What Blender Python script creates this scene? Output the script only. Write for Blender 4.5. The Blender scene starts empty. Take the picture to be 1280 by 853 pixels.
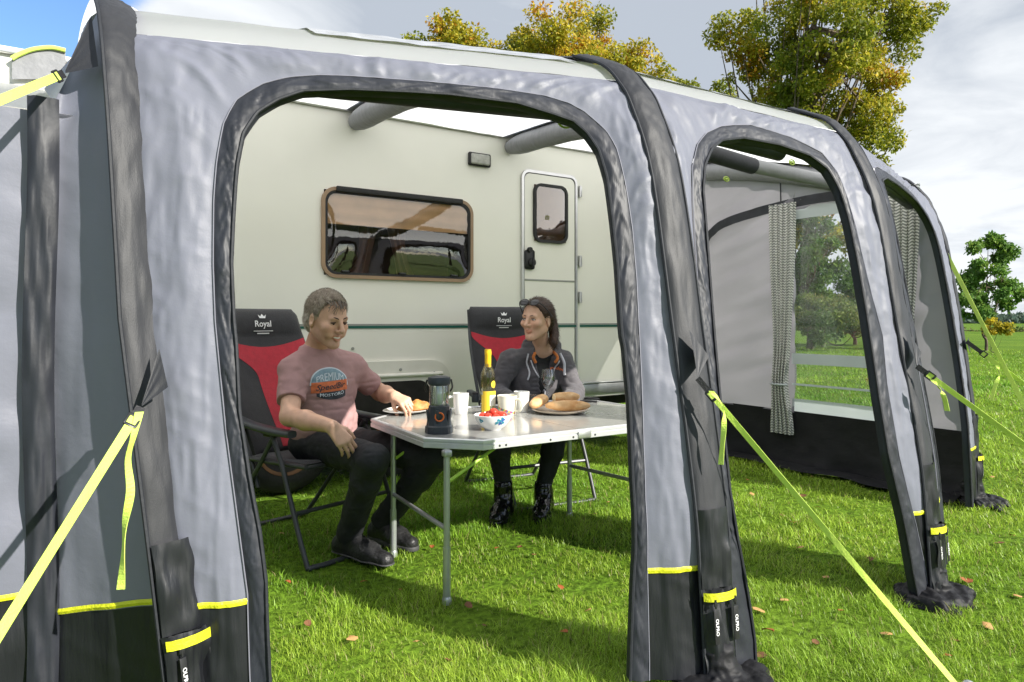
import bpy, bmesh, math, random
import numpy as np
from mathutils import Vector, Matrix
from mathutils.bvhtree import BVHTree

random.seed(7); RNG = np.random.default_rng(11)
SC = bpy.context.scene
COL = SC.collection
# ------------------------------------------------------------------ camera frame
F_PX, CX, HZ, CAMH = 870.0, 640.0, 401.0, 1.10
YAW = math.radians(33.2)
RV = np.array([math.cos(YAW), -math.sin(YAW), 0.0])
FV = np.array([math.sin(YAW), math.cos(YAW), 0.0])
UP = np.array([0.0, 0.0, 1.0])
CAM = np.array([0.0, 0.0, CAMH])
WALL = 4.46                       # the caravan side

def W(px, py, fwd):               # a point seen at (px, py), fwd metres ahead
    return CAM + FV*fwd + RV*((px-CX)/F_PX*fwd) + UP*((HZ-py)/F_PX*fwd)
def onY(px, py, Y):
    d = FV + RV*((px-CX)/F_PX) + UP*((HZ-py)/F_PX)
    return CAM + d*(Y/d[1])
def onX(px, py, X):
    d = FV + RV*((px-CX)/F_PX) + UP*((HZ-py)/F_PX)
    return CAM + d*(X/d[0])
def onZ(px, py, z=0.0):
    d = FV + RV*((px-CX)/F_PX) + UP*((HZ-py)/F_PX)
    return CAM + d*((z-CAMH)/d[2])
def proj(p):
    q = np.asarray(p) - CAM
    f = q @ FV
    return np.array([CX + F_PX*(q @ RV)/f, HZ - F_PX*q[2]/f])
def A(*v): return np.array(v, float)
def unit(v):
    v = np.asarray(v, float); return v/np.linalg.norm(v)
def lerp(a, b, t): return a + (b-a)*t
def smooth01(t):
    t = np.clip(t, 0, 1); return t*t*(3-2*t)

# ------------------------------------------------------------------ value noise
_G = np.random.default_rng(3).random((64, 64, 64)).astype(np.float32)*2-1
def vnoise(P, s=1.0):
    P = np.asarray(P, np.float64)*s
    i = np.floor(P).astype(int); f = P-i; f = f*f*(3-2*f)
    i &= 63; j = (i+1) & 63
    x0, y0, z0 = i[..., 0], i[..., 1], i[..., 2]; x1, y1, z1 = j[..., 0], j[..., 1], j[..., 2]
    fx, fy, fz = f[..., 0], f[..., 1], f[..., 2]
    c00 = _G[x0, y0, z0]*(1-fx)+_G[x1, y0, z0]*fx
    c10 = _G[x0, y1, z0]*(1-fx)+_G[x1, y1, z0]*fx
    c01 = _G[x0, y0, z1]*(1-fx)+_G[x1, y0, z1]*fx
    c11 = _G[x0, y1, z1]*(1-fx)+_G[x1, y1, z1]*fx
    return (c00*(1-fy)+c10*fy)*(1-fz)+(c01*(1-fy)+c11*fy)*fz
def fbm(P, s=1.0, o=3):
    r = 0; a = 1.0
    for k in range(o):
        r = r + a*vnoise(np.asarray(P)+k*7.3, s*(2**k)); a *= .5
    return r

# ------------------------------------------------------------------ materials
def new_mat(name):
    m = bpy.data.materials.new(name); m.use_nodes = True
    nt = m.node_tree; nt.nodes.clear()
    out = nt.nodes.new('ShaderNodeOutputMaterial')
    return m, nt, out
def N(nt, t, **kw):
    n = nt.nodes.new(t)
    for k, v in kw.items():
        if k in n.inputs: n.inputs[k].default_value = v
        else: setattr(n, k, v)
    return n
def mat(name, col, rough=.5, metal=0., spec=.5, var=.12, vscale=6., bump=0., bscale=40., bstretch=(1, 1, 1),
        trans=0., transcol=None, col2=None, coat=0., transmission=0., ior=1.45, alpha=1., sheen=0., attr=None, bump2=0., b2scale=200., sss=0.):
    m, nt, out = new_mat(name)
    L = nt.links.new
    p = N(nt, 'ShaderNodeBsdfPrincipled')
    p.inputs['Roughness'].default_value = rough
    p.inputs['Metallic'].default_value = metal
    p.inputs['Specular IOR Level'].default_value = spec
    p.inputs['Coat Weight'].default_value = coat
    p.inputs['Coat Roughness'].default_value = .08
    p.inputs['Transmission Weight'].default_value = transmission
    p.inputs['IOR'].default_value = ior
    p.inputs['Alpha'].default_value = alpha
    p.inputs['Sheen Weight'].default_value = sheen
    if sss:
        p.inputs['Subsurface Weight'].default_value = sss
        p.inputs['Subsurface Radius'].default_value = (.012, .005, .003)
    tc = N(nt, 'ShaderNodeTexCoord')
    c = (*col, 1)
    if var or col2:
        nz = N(nt, 'ShaderNodeTexNoise'); nz.inputs['Scale'].default_value = vscale; nz.inputs['Detail'].default_value = 6
        L(tc.outputs['Object'], nz.inputs['Vector'])
        mr = N(nt, 'ShaderNodeMapRange'); mr.inputs['From Min'].default_value = .3; mr.inputs['From Max'].default_value = .7
        L(nz.outputs['Fac'], mr.inputs['Value'])
        mx = N(nt, 'ShaderNodeMix'); mx.data_type = 'RGBA'
        a = col2 if col2 else tuple(max(0, x*(1-var)) for x in col)
        b = col if col2 else tuple(min(1, x*(1+var)) for x in col)
        mx.inputs['A'].default_value = (*a, 1); mx.inputs['B'].default_value = (*b, 1)
        L(mr.outputs['Result'], mx.inputs['Factor'])
        csock = mx.outputs['Result']
    else:
        rgb = N(nt, 'ShaderNodeRGB'); rgb.outputs[0].default_value = c; csock = rgb.outputs[0]
    if attr:
        at = N(nt, 'ShaderNodeAttribute'); at.attribute_name = attr
        m2 = N(nt, 'ShaderNodeMix'); m2.data_type = 'RGBA'; m2.blend_type = 'MULTIPLY'; m2.inputs['Factor'].default_value = 1
        L(csock, m2.inputs['A']); L(at.outputs['Color'], m2.inputs['B']); csock = m2.outputs['Result']
    L(csock, p.inputs['Base Color'])
    nsock = None
    def addbump(st, sc, stretch, prev, dist):
        mp = N(nt, 'ShaderNodeMapping'); mp.inputs['Scale'].default_value = stretch
        L(tc.outputs['Object'], mp.inputs['Vector'])
        n2 = N(nt, 'ShaderNodeTexNoise'); n2.inputs['Scale'].default_value = sc; n2.inputs['Detail'].default_value = 5
        L(mp.outputs['Vector'], n2.inputs['Vector'])
        b = N(nt, 'ShaderNodeBump'); b.inputs['Strength'].default_value = st; b.inputs['Distance'].default_value = dist
        L(n2.outputs['Fac'], b.inputs['Height'])
        if prev: L(prev, b.inputs['Normal'])
        return b.outputs['Normal']
    if bump: nsock = addbump(bump, bscale, bstretch, None, .01)
    if bump2: nsock = addbump(bump2, b2scale, (1, 1, 1), nsock, .002)
    if nsock: L(nsock, p.inputs['Normal'])
    if trans:
        tr = N(nt, 'ShaderNodeBsdfTranslucent')
        if transcol: tr.inputs['Color'].default_value = (*transcol, 1)
        else: L(csock, tr.inputs['Color'])
        ms = N(nt, 'ShaderNodeMixShader'); ms.inputs['Fac'].default_value = trans
        L(p.outputs[0], ms.inputs[1]); L(tr.outputs[0], ms.inputs[2]); L(ms.outputs[0], out.inputs['Surface'])
    else:
        L(p.outputs[0], out.inputs['Surface'])
    return m
def glass_mat(name, tint=(1, 1, 1), refl=.08, rough=.02, dirt=0.):
    m, nt, out = new_mat(name); L = nt.links.new
    t = N(nt, 'ShaderNodeBsdfTransparent'); t.inputs['Color'].default_value = (*tint, 1)
    g = N(nt, 'ShaderNodeBsdfGlossy'); g.inputs['Roughness'].default_value = rough
    lw = N(nt, 'ShaderNodeLayerWeight'); lw.inputs['Blend'].default_value = .35
    tc = N(nt, 'ShaderNodeTexCoord')
    nz = N(nt, 'ShaderNodeTexNoise'); nz.inputs['Scale'].default_value = 5.; nz.inputs['Detail'].default_value = 4
    L(tc.outputs['Object'], nz.inputs['Vector'])
    b = N(nt, 'ShaderNodeBump'); b.inputs['Strength'].default_value = .12; b.inputs['Distance'].default_value = .01
    L(nz.outputs['Fac'], b.inputs['Height']); L(b.outputs['Normal'], g.inputs['Normal'])
    ma = N(nt, 'ShaderNodeMath'); ma.operation = 'MULTIPLY_ADD'; ma.use_clamp = True
    ma.inputs[1].default_value = .8; ma.inputs[2].default_value = refl
    L(lw.outputs['Fresnel'], ma.inputs[0])
    ms = N(nt, 'ShaderNodeMixShader'); L(ma.outputs[0], ms.inputs['Fac'])
    L(t.outputs[0], ms.inputs[1]); L(g.outputs[0], ms.inputs[2])
    last = ms.outputs[0]
    if dirt:
        d = N(nt, 'ShaderNodeBsdfDiffuse'); d.inputs['Color'].default_value = (.75, .78, .8, 1)
        m2 = N(nt, 'ShaderNodeMixShader'); m2.inputs['Fac'].default_value = dirt
        L(last, m2.inputs[1]); L(d.outputs[0], m2.inputs[2]); last = m2.outputs[0]
    L(last, out.inputs['Surface'])
    return m

# ------------------------------------------------------------------ mesh helpers
def link_mesh(name, V, Fc, mats, parent=None, smooth=True, fmat=None, cols=None):
    me = bpy.data.meshes.new(name)
    V = np.asarray(V, np.float32)
    if isinstance(Fc, np.ndarray):
        n, k = Fc.shape
        me.vertices.add(len(V)); me.vertices.foreach_set('co', V.ravel())
        me.loops.add(n*k); me.loops.foreach_set('vertex_index', Fc.astype(np.int32).ravel())
        me.polygons.add(n)
        me.polygons.foreach_set('loop_start', np.arange(0, n*k, k, dtype=np.int32))
        me.polygons.foreach_set('loop_total', np.full(n, k, np.int32))
        me.update(calc_edges=True); me.validate()
    else:
        me.from_pydata([tuple(map(float, v)) for v in V], [], [tuple(int(i) for i in f) for f in Fc]); me.update()
    if not isinstance(mats, (list, tuple)): mats = [mats]
    for m in mats: me.materials.append(m)
    if fmat is not None: me.polygons.foreach_set('material_index', np.asarray(fmat, np.int32))
    me.polygons.foreach_set('use_smooth', np.full(len(me.polygons), bool(smooth)))
    if cols is not None:
        ca = me.color_attributes.new('tint', 'FLOAT_COLOR', 'POINT')
        c4 = np.ones((len(V), 4), np.float32); c4[:, :3] = cols
        ca.data.foreach_set('color', c4.ravel())
    o = bpy.data.objects.new(name, me); COL.objects.link(o)
    if parent is not None:
        o.parent = parent
        mw = Matrix.LocRotScale(parent.location, parent.rotation_euler, parent.scale)
        if parent.parent is not None:
            pp = parent.parent
            mw = Matrix.LocRotScale(pp.location, pp.rotation_euler, pp.scale) @ parent.matrix_parent_inverse @ mw
        o.matrix_parent_inverse = mw.inverted() if not LOCAL[0] else Matrix.Identity(4)
    return o
LOCAL = [False]      # True while a thing is modelled in its own local axes
def tag(o, label=None, cat=None, group=None, kind=None):
    if label: o['label'] = label
    if cat: o['category'] = cat
    if group: o['group'] = group
    if kind: o['kind'] = kind
    return o
def thing(name, label, cat, loc=(0, 0, 0), rz=0., group=None):
    o = bpy.data.objects.new(name, None); COL.objects.link(o)
    o.empty_display_size = .1
    o.location = tuple(map(float, loc)); o.rotation_euler = (0, 0, rz)
    return tag(o, label, cat, group)
def frames(path):
    path = np.asarray(path, float); n = len(path)
    T = np.zeros_like(path); T[1:-1] = path[2:]-path[:-2]; T[0] = path[1]-path[0]; T[-1] = path[-1]-path[-2]
    T /= np.linalg.norm(T, axis=1)[:, None]+1e-12
    u = np.cross(T[0], [0, 0, 1]);
    if np.linalg.norm(u) < 1e-3: u = np.cross(T[0], [0, 1, 0])
    u = unit(u); U = [u]
    for i in range(1, n):
        u = u - T[i]*(u @ T[i]); u = unit(u); U.append(u)
    U = np.array(U); B = np.cross(T, U)
    return T, U, B
def catmull(P, n=8):
    P = [np.asarray(p, float) for p in P]; out = []
    Q = [2*P[0]-P[1]]+P+[2*P[-1]-P[-2]]
    for i in range(1, len(Q)-2):
        for k in range(n):
            t = k/n
            a, b, c, d = Q[i-1], Q[i], Q[i+1], Q[i+2]
            out.append(.5*((2*b)+(c-a)*t+(2*a-5*b+4*c-d)*t*t+(3*b-a-3*c+d)*t**3))
    out.append(P[-1]); return np.array(out)
class MB:
    def __init__(s): s.v = []; s.f = []; s.m = []; s.cm = 0
    def add(s, V, Fc):
        o = len(s.v); s.v += [tuple(map(float, p)) for p in V]
        for f in Fc: s.f.append(tuple(int(i)+o for i in f)); s.m.append(s.cm)
        return s
    def box(s, c, size, R=None, bev=0., seg=2):
        bm = bmesh.new(); bmesh.ops.create_cube(bm, size=1)
        for v in bm.verts: v.co = Vector((v.co.x*size[0], v.co.y*size[1], v.co.z*size[2]))
        if bev > 0: bmesh.ops.bevel(bm, geom=bm.edges[:], offset=bev, segments=seg, affect='EDGES', profile=.5)
        bm.verts.index_update()
        V = np.array([v.co[:] for v in bm.verts]); Fc = [[v.index for v in f.verts] for f in bm.faces]; bm.free()
        if R is not None: V = V @ np.asarray(R).T
        return s.add(V+np.asarray(c), Fc)
    def tube(s, path, r, seg=10, caps=True, flat=None):
        path = np.asarray(path, float); n = len(path)
        r = np.broadcast_to(np.asarray(r, float), (n,))
        T, U, B = frames(path); V = []; Fc = []
        for i in range(n):
            for k in range(seg):
                a = 2*math.pi*k/seg
                V.append(path[i]+r[i]*(U[i]*math.cos(a)+B[i]*math.sin(a)*(flat or 1)))
        for i in range(n-1):
            for k in range(seg):
                k2 = (k+1) % seg; Fc.append((i*seg+k, i*seg+k2, (i+1)*seg+k2, (i+1)*seg+k))
        if caps:
            Fc.append(tuple(range(seg))[::-1]); Fc.append(tuple((n-1)*seg+k for k in range(seg)))
        return s.add(V, Fc)
    def lathe(s, prof, c=(0, 0, 0), seg=32, close=True, sx=1., sy=1.):
        V = []; Fc = []; n = len(prof); c = np.asarray(c)
        for (r, z) in prof:
            for k in range(seg):
                a = 2*math.pi*k/seg; V.append(c+A(r*math.cos(a)*sx, r*math.sin(a)*sy, z))
        for i in range(n-1):
            for k in range(seg):
                k2 = (k+1) % seg; Fc.append((i*seg+k, i*seg+k2, (i+1)*seg+k2, (i+1)*seg+k))
        if close:
            Fc.append(tuple(range(seg))[::-1]); Fc.append(tuple((n-1)*seg+k for k in range(seg)))
        return s.add(V, Fc)
    def prism(s, poly, d):           # poly: list of 3D points, extruded by vector d
        n = len(poly); poly = [np.asarray(p, float) for p in poly]; d = np.asarray(d)
        V = poly+[p+d for p in poly]
        Fc = [tuple(range(n))[::-1], tuple(n+i for i in range(n))]
        for i in range(n): j = (i+1) % n; Fc.append((i, j, n+j, n+i))
        return s.add(V, Fc)
    def strip(s, path, widthdir, w):   # flat strap with a little thickness
        path = np.asarray(path, float); wd = np.asarray(widthdir, float)
        if wd.ndim == 1: wd = np.tile(wd, (len(path), 1))
        T = np.gradient(path, axis=0); nn = np.cross(T, wd); nn /= np.linalg.norm(nn, axis=1)[:, None]+1e-12
        V = []; Fc = []
        for p, d, n in zip(path, wd, nn):
            for a, b in ((-1, -1), (1, -1), (1, 1), (-1, 1)): V.append(p+d*(a*w/2)+n*(b*.0008))
        for i in range(len(path)-1):
            for k in range(4):
                k2 = (k+1) % 4; Fc.append((i*4+k, i*4+k2, i*4+4+k2, i*4+4+k))
        Fc.append((0, 1, 2, 3)); e = (len(path)-1)*4; Fc.append((e+3, e+2, e+1, e))
        return s.add(V, Fc)
    def grid(s, P):
        P = np.asarray(P); n, m = P.shape[:2]
        Fc = [(i*m+j, (i+1)*m+j, (i+1)*m+j+1, i*m+j+1) for i in range(n-1) for j in range(m-1)]
        return s.add(P.reshape(-1, 3), Fc)
    def build(s, name, mats, parent=None, smooth=True, sharp=40):
        if smooth is True and sharp:
            o = link_mesh(name, s.v, s.f, mats, parent, True, s.m)
            me = o.data; me.set_sharp_from_angle(angle=math.radians(sharp))
            return o
        return link_mesh(name, s.v, s.f, mats, parent, smooth, s.m)
def rounded_rect(w, h, r, seg=6):
    out = []
    for cx, cy, a0 in ((w/2-r, h/2-r, 0), (-w/2+r, h/2-r, 90), (-w/2+r, -h/2+r, 180), (w/2-r, -h/2+r, 270)):
        for k in range(seg+1):
            a = math.radians(a0+90*k/seg); out.append((cx+r*math.cos(a), cy+r*math.sin(a)))
    return out
def text_mesh(body, size, depth=.0006, shear=0.):
    cu = bpy.data.curves.new('lettering', 'FONT'); cu.body = body; cu.size = size; cu.extrude = depth
    cu.align_x = 'CENTER'; cu.align_y = 'CENTER'; cu.shear = shear; cu.resolution_u = 3; cu.offset = 0 if 'M' in body else size*.012
    o = bpy.data.objects.new('lettering', cu); COL.objects.link(o)
    dg = bpy.context.evaluated_depsgraph_get(); me = bpy.data.meshes.new_from_object(o.evaluated_get(dg))
    V = np.array([v.co[:] for v in me.vertices]); Fc = [tuple(p.vertices) for p in me.polygons]
    bpy.data.objects.remove(o); bpy.data.curves.remove(cu); bpy.data.meshes.remove(me)
    return V, Fc
def place2d(V, o, ex, ey, en=None):
    ex = np.asarray(ex, float); ey = np.asarray(ey, float)
    if en is None: en = np.cross(ex, ey)
    return np.asarray(o)+V[:, :1]*ex+V[:, 1:2]*ey+V[:, 2:3]*en

# ------------------------------------------------------------------ implicit surfaces for bodies, bread, crumpled cloth
class Field:
    def __init__(s, lo, hi, h):
        s.lo = np.asarray(lo, float); s.h = h
        s.n = np.ceil((np.asarray(hi)-s.lo)/h).astype(int)+1
        s.F = np.full(tuple(s.n), 1.0, np.float32)
    def _slice(s, lo, hi):
        a = np.clip(np.floor((lo-s.lo)/s.h).astype(int), 0, s.n-1); b = np.clip(np.ceil((hi-s.lo)/s.h).astype(int)+1, 1, s.n)
        if np.any(b <= a): return None
        sl = tuple(slice(int(p), int(q)) for p, q in zip(a, b))
        ax = [(s.lo[i]+s.h*np.arange(a[i], b[i])).astype(np.float32) for i in range(3)]
        return sl, ax[0][:, None, None], ax[1][None, :, None], ax[2][None, None, :]
    def _mix(s, sl, d, k, op):
        F = s.F[sl]
        if op == 'sub':
            d = -d; h = np.clip(.5-.5*(F-d)/k, 0, 1); s.F[sl] = F+(d-F)*h+k*h*(1-h)
        else:
            h = np.clip(.5+.5*(F-d)/k, 0, 1); s.F[sl] = F+(d-F)*h-k*h*(1-h)
    def cone(s, a, b, ra, rb=None, k=.02, op='add', cut0=False, cut1=False, sq=None):
        a = np.asarray(a, float); b = np.asarray(b, float); rb = ra if rb is None else rb
        m = max(ra, rb)+k+.02
        r = s._slice(np.minimum(a, b)-m, np.maximum(a, b)+m)
        if r is None: return s
        sl, X, Y, Z = r
        ba = b-a; L2 = ba @ ba
        px, py, pz = X-a[0], Y-a[1], Z-a[2]
        tr = (px*ba[0]+py*ba[1]+pz*ba[2])/L2; t = np.clip(tr, 0, 1)
        dx, dy, dz = px-ba[0]*t, py-ba[1]*t, pz-ba[2]*t
        d = np.sqrt(dx*dx+dy*dy+dz*dz)-(ra+(rb-ra)*t)
        L = math.sqrt(L2)
        if cut1: d = np.maximum(d, (tr-1)*L)
        if cut0: d = np.maximum(d, -tr*L)
        s._mix(sl, d, k, op); return s
    def ell(s, c, Rm, rad, k=.02, op='add'):
        c = np.asarray(c, float); Rm = np.asarray(Rm, float); rad = np.asarray(rad, float)   # rows of Rm are the axes
        ext = np.sqrt(((Rm*rad[:, None])**2).sum(0))+k+.02
        r = s._slice(c-ext, c+ext)
        if r is None: return s
        sl, X, Y, Z = r
        px, py, pz = X-c[0], Y-c[1], Z-c[2]
        q = [(px*Rm[i, 0]+py*Rm[i, 1]+pz*Rm[i, 2])/rad[i] for i in range(3)]
        k0 = np.sqrt(q[0]**2+q[1]**2+q[2]**2); k1 = np.sqrt((q[0]/rad[0])**2+(q[1]/rad[1])**2+(q[2]/rad[2])**2)+1e-6
        d = k0*(k0-1)/k1
        s._mix(sl, d, k, op); return s
    def cutplane(s, p, n, k=.002):          # remove the side n points to
        X = (s.lo[0]+s.h*np.arange(s.n[0])).astype(np.float32)[:, None, None]
        Y = (s.lo[1]+s.h*np.arange(s.n[1])).astype(np.float32)[None, :, None]
        Z = (s.lo[2]+s.h*np.arange(s.n[2])).astype(np.float32)[None, None, :]
        n = unit(n); d = (X-p[0])*n[0]+(Y-p[1])*n[1]+(Z-p[2])*n[2]
        s.F = np.maximum(s.F, d.astype(np.float32)); return s
    def mesh(s):
        F = s.F; F[0] = F[-1] = 1; F[:, 0] = F[:, -1] = 1; F[:, :, 0] = F[:, :, -1] = 1
        S = F < 0
        n = np.array(F.shape)-1
        cnt = np.zeros(tuple(n), np.int8)
        for di in (0, 1):
            for dj in (0, 1):
                for dk in (0, 1): cnt += S[di:di+n[0], dj:dj+n[1], dk:dk+n[2]]
        act = np.argwhere((cnt > 0) & (cnt < 8)); idx = -np.ones(tuple(n), np.int64)
        idx[act[:, 0], act[:, 1], act[:, 2]] = np.arange(len(act))
        acc = np.zeros((len(act), 3)); num = np.zeros(len(act))
        cor = [(i, j, k) for i in (0, 1) for j in (0, 1) for k in (0, 1)]
        for a in cor:
            for ax in range(3):
                if a[ax] == 0:
                    b = list(a); b[ax] = 1
                    fa = F[act[:, 0]+a[0], act[:, 1]+a[1], act[:, 2]+a[2]]; fb = F[act[:, 0]+b[0], act[:, 1]+b[1], act[:, 2]+b[2]]
                    c = (fa < 0) != (fb < 0); t = np.where(c, fa/(fa-fb+1e-12), 0)
                    p = np.tile(np.array(a, float), (len(act), 1)); p[:, ax] = t
                    acc += p*c[:, None]; num += c
        V = s.lo+(act+acc/num[:, None])*s.h
        quads = []
        for ax in range(3):
            o1, o2 = (ax+1) % 3, (ax+2) % 3
            sa = [slice(None)]*3; sb = [slice(None)]*3; sa[ax] = slice(0, -1); sb[ax] = slice(1, None)
            ch = S[tuple(sa)] != S[tuple(sb)]; e = np.argwhere(ch)
            e = e[(e[:, o1] > 0) & (e[:, o2] > 0) & (e[:, o1] < n[o1]) & (e[:, o2] < n[o2])]
            ins = S[e[:, 0], e[:, 1], e[:, 2]]
            def cell(d1, d2):
                c = e.copy(); c[:, o1] += d1; c[:, o2] += d2; return idx[c[:, 0], c[:, 1], c[:, 2]]
            q = np.stack([cell(-1, -1), cell(0, -1), cell(0, 0), cell(-1, 0)], 1)
            q[~ins] = q[~ins][:, ::-1]; quads.append(q)
        Q = np.concatenate(quads); Q = Q[(Q >= 0).all(1)]
        return V, Q
def vnormals(V, Q):
    n = np.cross(V[Q[:, 2]]-V[Q[:, 0]], V[Q[:, 3]]-V[Q[:, 1]])
    out = np.zeros_like(V)
    for k in range(4): np.add.at(out, Q[:, k], n)
    return out/(np.linalg.norm(out, axis=1)[:, None]+1e-12)
def relax(V, Q, it=2, w=.5):
    for _ in range(it):
        acc = np.zeros_like(V); c = np.zeros(len(V))
        for a, b in ((0, 1), (1, 2), (2, 3), (3, 0)):
            np.add.at(acc, Q[:, a], V[Q[:, b]]); np.add.at(c, Q[:, a], 1)
            np.add.at(acc, Q[:, b], V[Q[:, a]]); np.add.at(c, Q[:, b], 1)
        V = V*(1-w)+w*acc/np.maximum(c, 1)[:, None]
    return V
# ------------------------------------------------------------------ camera, light, sky
cam_d = bpy.data.cameras.new('camera'); cam = bpy.data.objects.new('camera', cam_d); COL.objects.link(cam)
cam.location = tuple(CAM); cam.rotation_euler = (math.radians(90), 0, -YAW)
cam_d.sensor_width = 36; cam_d.sensor_fit = 'HORIZONTAL'; cam_d.lens = F_PX/1280*36
cam_d.shift_y = -(426.5-HZ)/1280
cam_d.clip_start = .05; cam_d.clip_end = 3000
SC.camera = cam

SUN_EL = math.radians(30); SUN_AZ = math.radians(180-24)      # clockwise from +Y
sd = A(math.sin(SUN_AZ)*math.cos(SUN_EL), math.cos(SUN_AZ)*math.cos(SUN_EL), math.sin(SUN_EL))
sun_d = bpy.data.lights.new('sun', 'SUN'); sun = bpy.data.objects.new('sun', sun_d); COL.objects.link(sun)
sun_d.energy = 3.9; sun_d.angle = math.radians(.6); sun_d.color = (1, .95, .86)
sun.rotation_euler = Vector(-sd).to_track_quat('-Z', 'Y').to_euler()

world = bpy.data.worlds.new('World'); SC.world = world; world.use_nodes = True
nt = world.node_tree; nt.nodes.clear(); L = nt.links.new
wo = nt.nodes.new('ShaderNodeOutputWorld'); bg = nt.nodes.new('ShaderNodeBackground'); bg.inputs['Strength'].default_value = .15
sky = nt.nodes.new('ShaderNodeTexSky'); sky.sky_type = 'NISHITA'; sky.sun_disc = False
sky.sun_elevation = SUN_EL; sky.sun_rotation = SUN_AZ; sky.air_density = 1.0; sky.dust_density = .6; sky.ozone_density = 1.5
tc = nt.nodes.new('ShaderNodeTexCoord')
sep = nt.nodes.new('ShaderNodeSeparateXYZ'); L(tc.outputs['Generated'], sep.inputs[0])
# clouds on a flat layer: direction divided by its height
zm = N(nt, 'ShaderNodeMath'); zm.operation = 'MAXIMUM'; zm.inputs[1].default_value = .0; L(sep.outputs['Z'], zm.inputs[0])
za = N(nt, 'ShaderNodeMath'); za.operation = 'ADD'; za.inputs[1].default_value = .16; L(zm.outputs[0], za.inputs[0])
dx = N(nt, 'ShaderNodeMath'); dx.operation = 'DIVIDE'; L(sep.outputs['X'], dx.inputs[0]); L(za.outputs[0], dx.inputs[1])
dy = N(nt, 'ShaderNodeMath'); dy.operation = 'DIVIDE'; L(sep.outputs['Y'], dy.inputs[0]); L(za.outputs[0], dy.inputs[1])
cb = N(nt, 'ShaderNodeCombineXYZ'); L(dx.outputs[0], cb.inputs[0]); L(dy.outputs[0], cb.inputs[1])
def cloud_noise(scale, off, detail=8, rough=.55, dist=.4):
    mp = N(nt, 'ShaderNodeMapping'); mp.inputs['Location'].default_value = off; L(cb.outputs[0], mp.inputs['Vector'])
    n = N(nt, 'ShaderNodeTexNoise'); n.inputs['Scale'].default_value = scale; n.inputs['Detail'].default_value = detail
    n.inputs['Roughness'].default_value = rough; n.inputs['Distortion'].default_value = dist
    L(mp.outputs[0], n.inputs['Vector']); return n.outputs['Fac']
cover = cloud_noise(.95, CLOUD_OFF if 'CLOUD_OFF' in globals() else (3.1, 7.7, 0))
# thinner cover towards the left and low right of the picture, where the photograph shows blue
def dirw(px, py, width):
    d = unit(W(px, py, 1.)-CAM)
    dp = N(nt, 'ShaderNodeVectorMath'); dp.operation = 'DOT_PRODUCT'; L(tc.outputs['Generated'], dp.inputs[0]); dp.inputs[1].default_value = tuple(d)
    mr = N(nt, 'ShaderNodeMapRange'); mr.interpolation_type = 'SMOOTHSTEP'
    mr.inputs['From Min'].default_value = math.cos(math.radians(width)); mr.inputs['From Max'].default_value = 1
    L(dp.outputs['Value'], mr.inputs['Value']); return mr.outputs['Result']
def madd(a, k, b):
    m = N(nt, 'ShaderNodeMath'); m.operation = 'MULTIPLY_ADD'; L(a, m.inputs[0]); m.inputs[1].default_value = k
    if isinstance(b, float): m.inputs[2].default_value = b
    else: L(b, m.inputs[2])
    return m.outputs[0]
cv = madd(dirw(-70, -10, 14), -.45, cover)
cv = madd(dirw(1215, 275, 6), -.05, cv)
cv = madd(dirw(1200, 300, 16), .09, cv)
cv = madd(dirw(1150, 150, 40), .08, cv)
cv = madd(dirw(600, 10, 36), .22, cv)
mr = N(nt, 'ShaderNodeMapRange'); mr.interpolation_type = 'SMOOTHSTEP'
mr.inputs['From Min'].default_value = .36; mr.inputs['From Max'].default_value = .56; L(cv, mr.inputs['Value'])
tone = cloud_noise(1.5, (1.2, 4.2, 0), 7, .55, .6)
tn = madd(dirw(760, 40, 26), -.30, tone)
tn = madd(dirw(1190, 330, 14), .12, tn)
tr_ = N(nt, 'ShaderNodeMapRange'); tr_.inputs['From Min'].default_value = .30; tr_.inputs['From Max'].default_value = .62; L(tn, tr_.inputs['Value'])
cc = N(nt, 'ShaderNodeMix'); cc.data_type = 'RGBA'
cc.inputs['A'].default_value = (1.5, 1.66, 1.9, 1); cc.inputs['B'].default_value = (2.75, 2.85, 2.95, 1); L(tr_.outputs['Result'], cc.inputs['Factor'])
mxw = N(nt, 'ShaderNodeMix'); mxw.data_type = 'RGBA'
sk2 = N(nt, 'ShaderNodeMix'); sk2.data_type = 'RGBA'; sk2.blend_type = 'MULTIPLY'; sk2.inputs['Factor'].default_value = 1; sk2.inputs['B'].default_value = (.42, .52, .66, 1)
L(sky.outputs[0], sk2.inputs['A'])
L(mr.outputs['Result'], mxw.inputs['Factor']); L(sk2.outputs['Result'], mxw.inputs['A']); L(cc.outputs['Result'], mxw.inputs['B'])
L(mxw.outputs['Result'], bg.inputs['Color']); L(bg.outputs[0], wo.inputs['Surface'])

SC.view_settings.view_transform = 'Standard'; SC.view_settings.look = 'None'; SC.view_settings.gamma = 1
SC.view_settings.exposure = 1.25; SC.view_settings.use_curve_mapping = False
SC.cycles.use_denoising = True; SC.cycles.max_bounces = 10; SC.cycles.transparent_max_bounces = 24
SC.cycles.caustics_reflective = False; SC.cycles.caustics_refractive = False
SC.cycles.sample_clamp_indirect = 6

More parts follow.
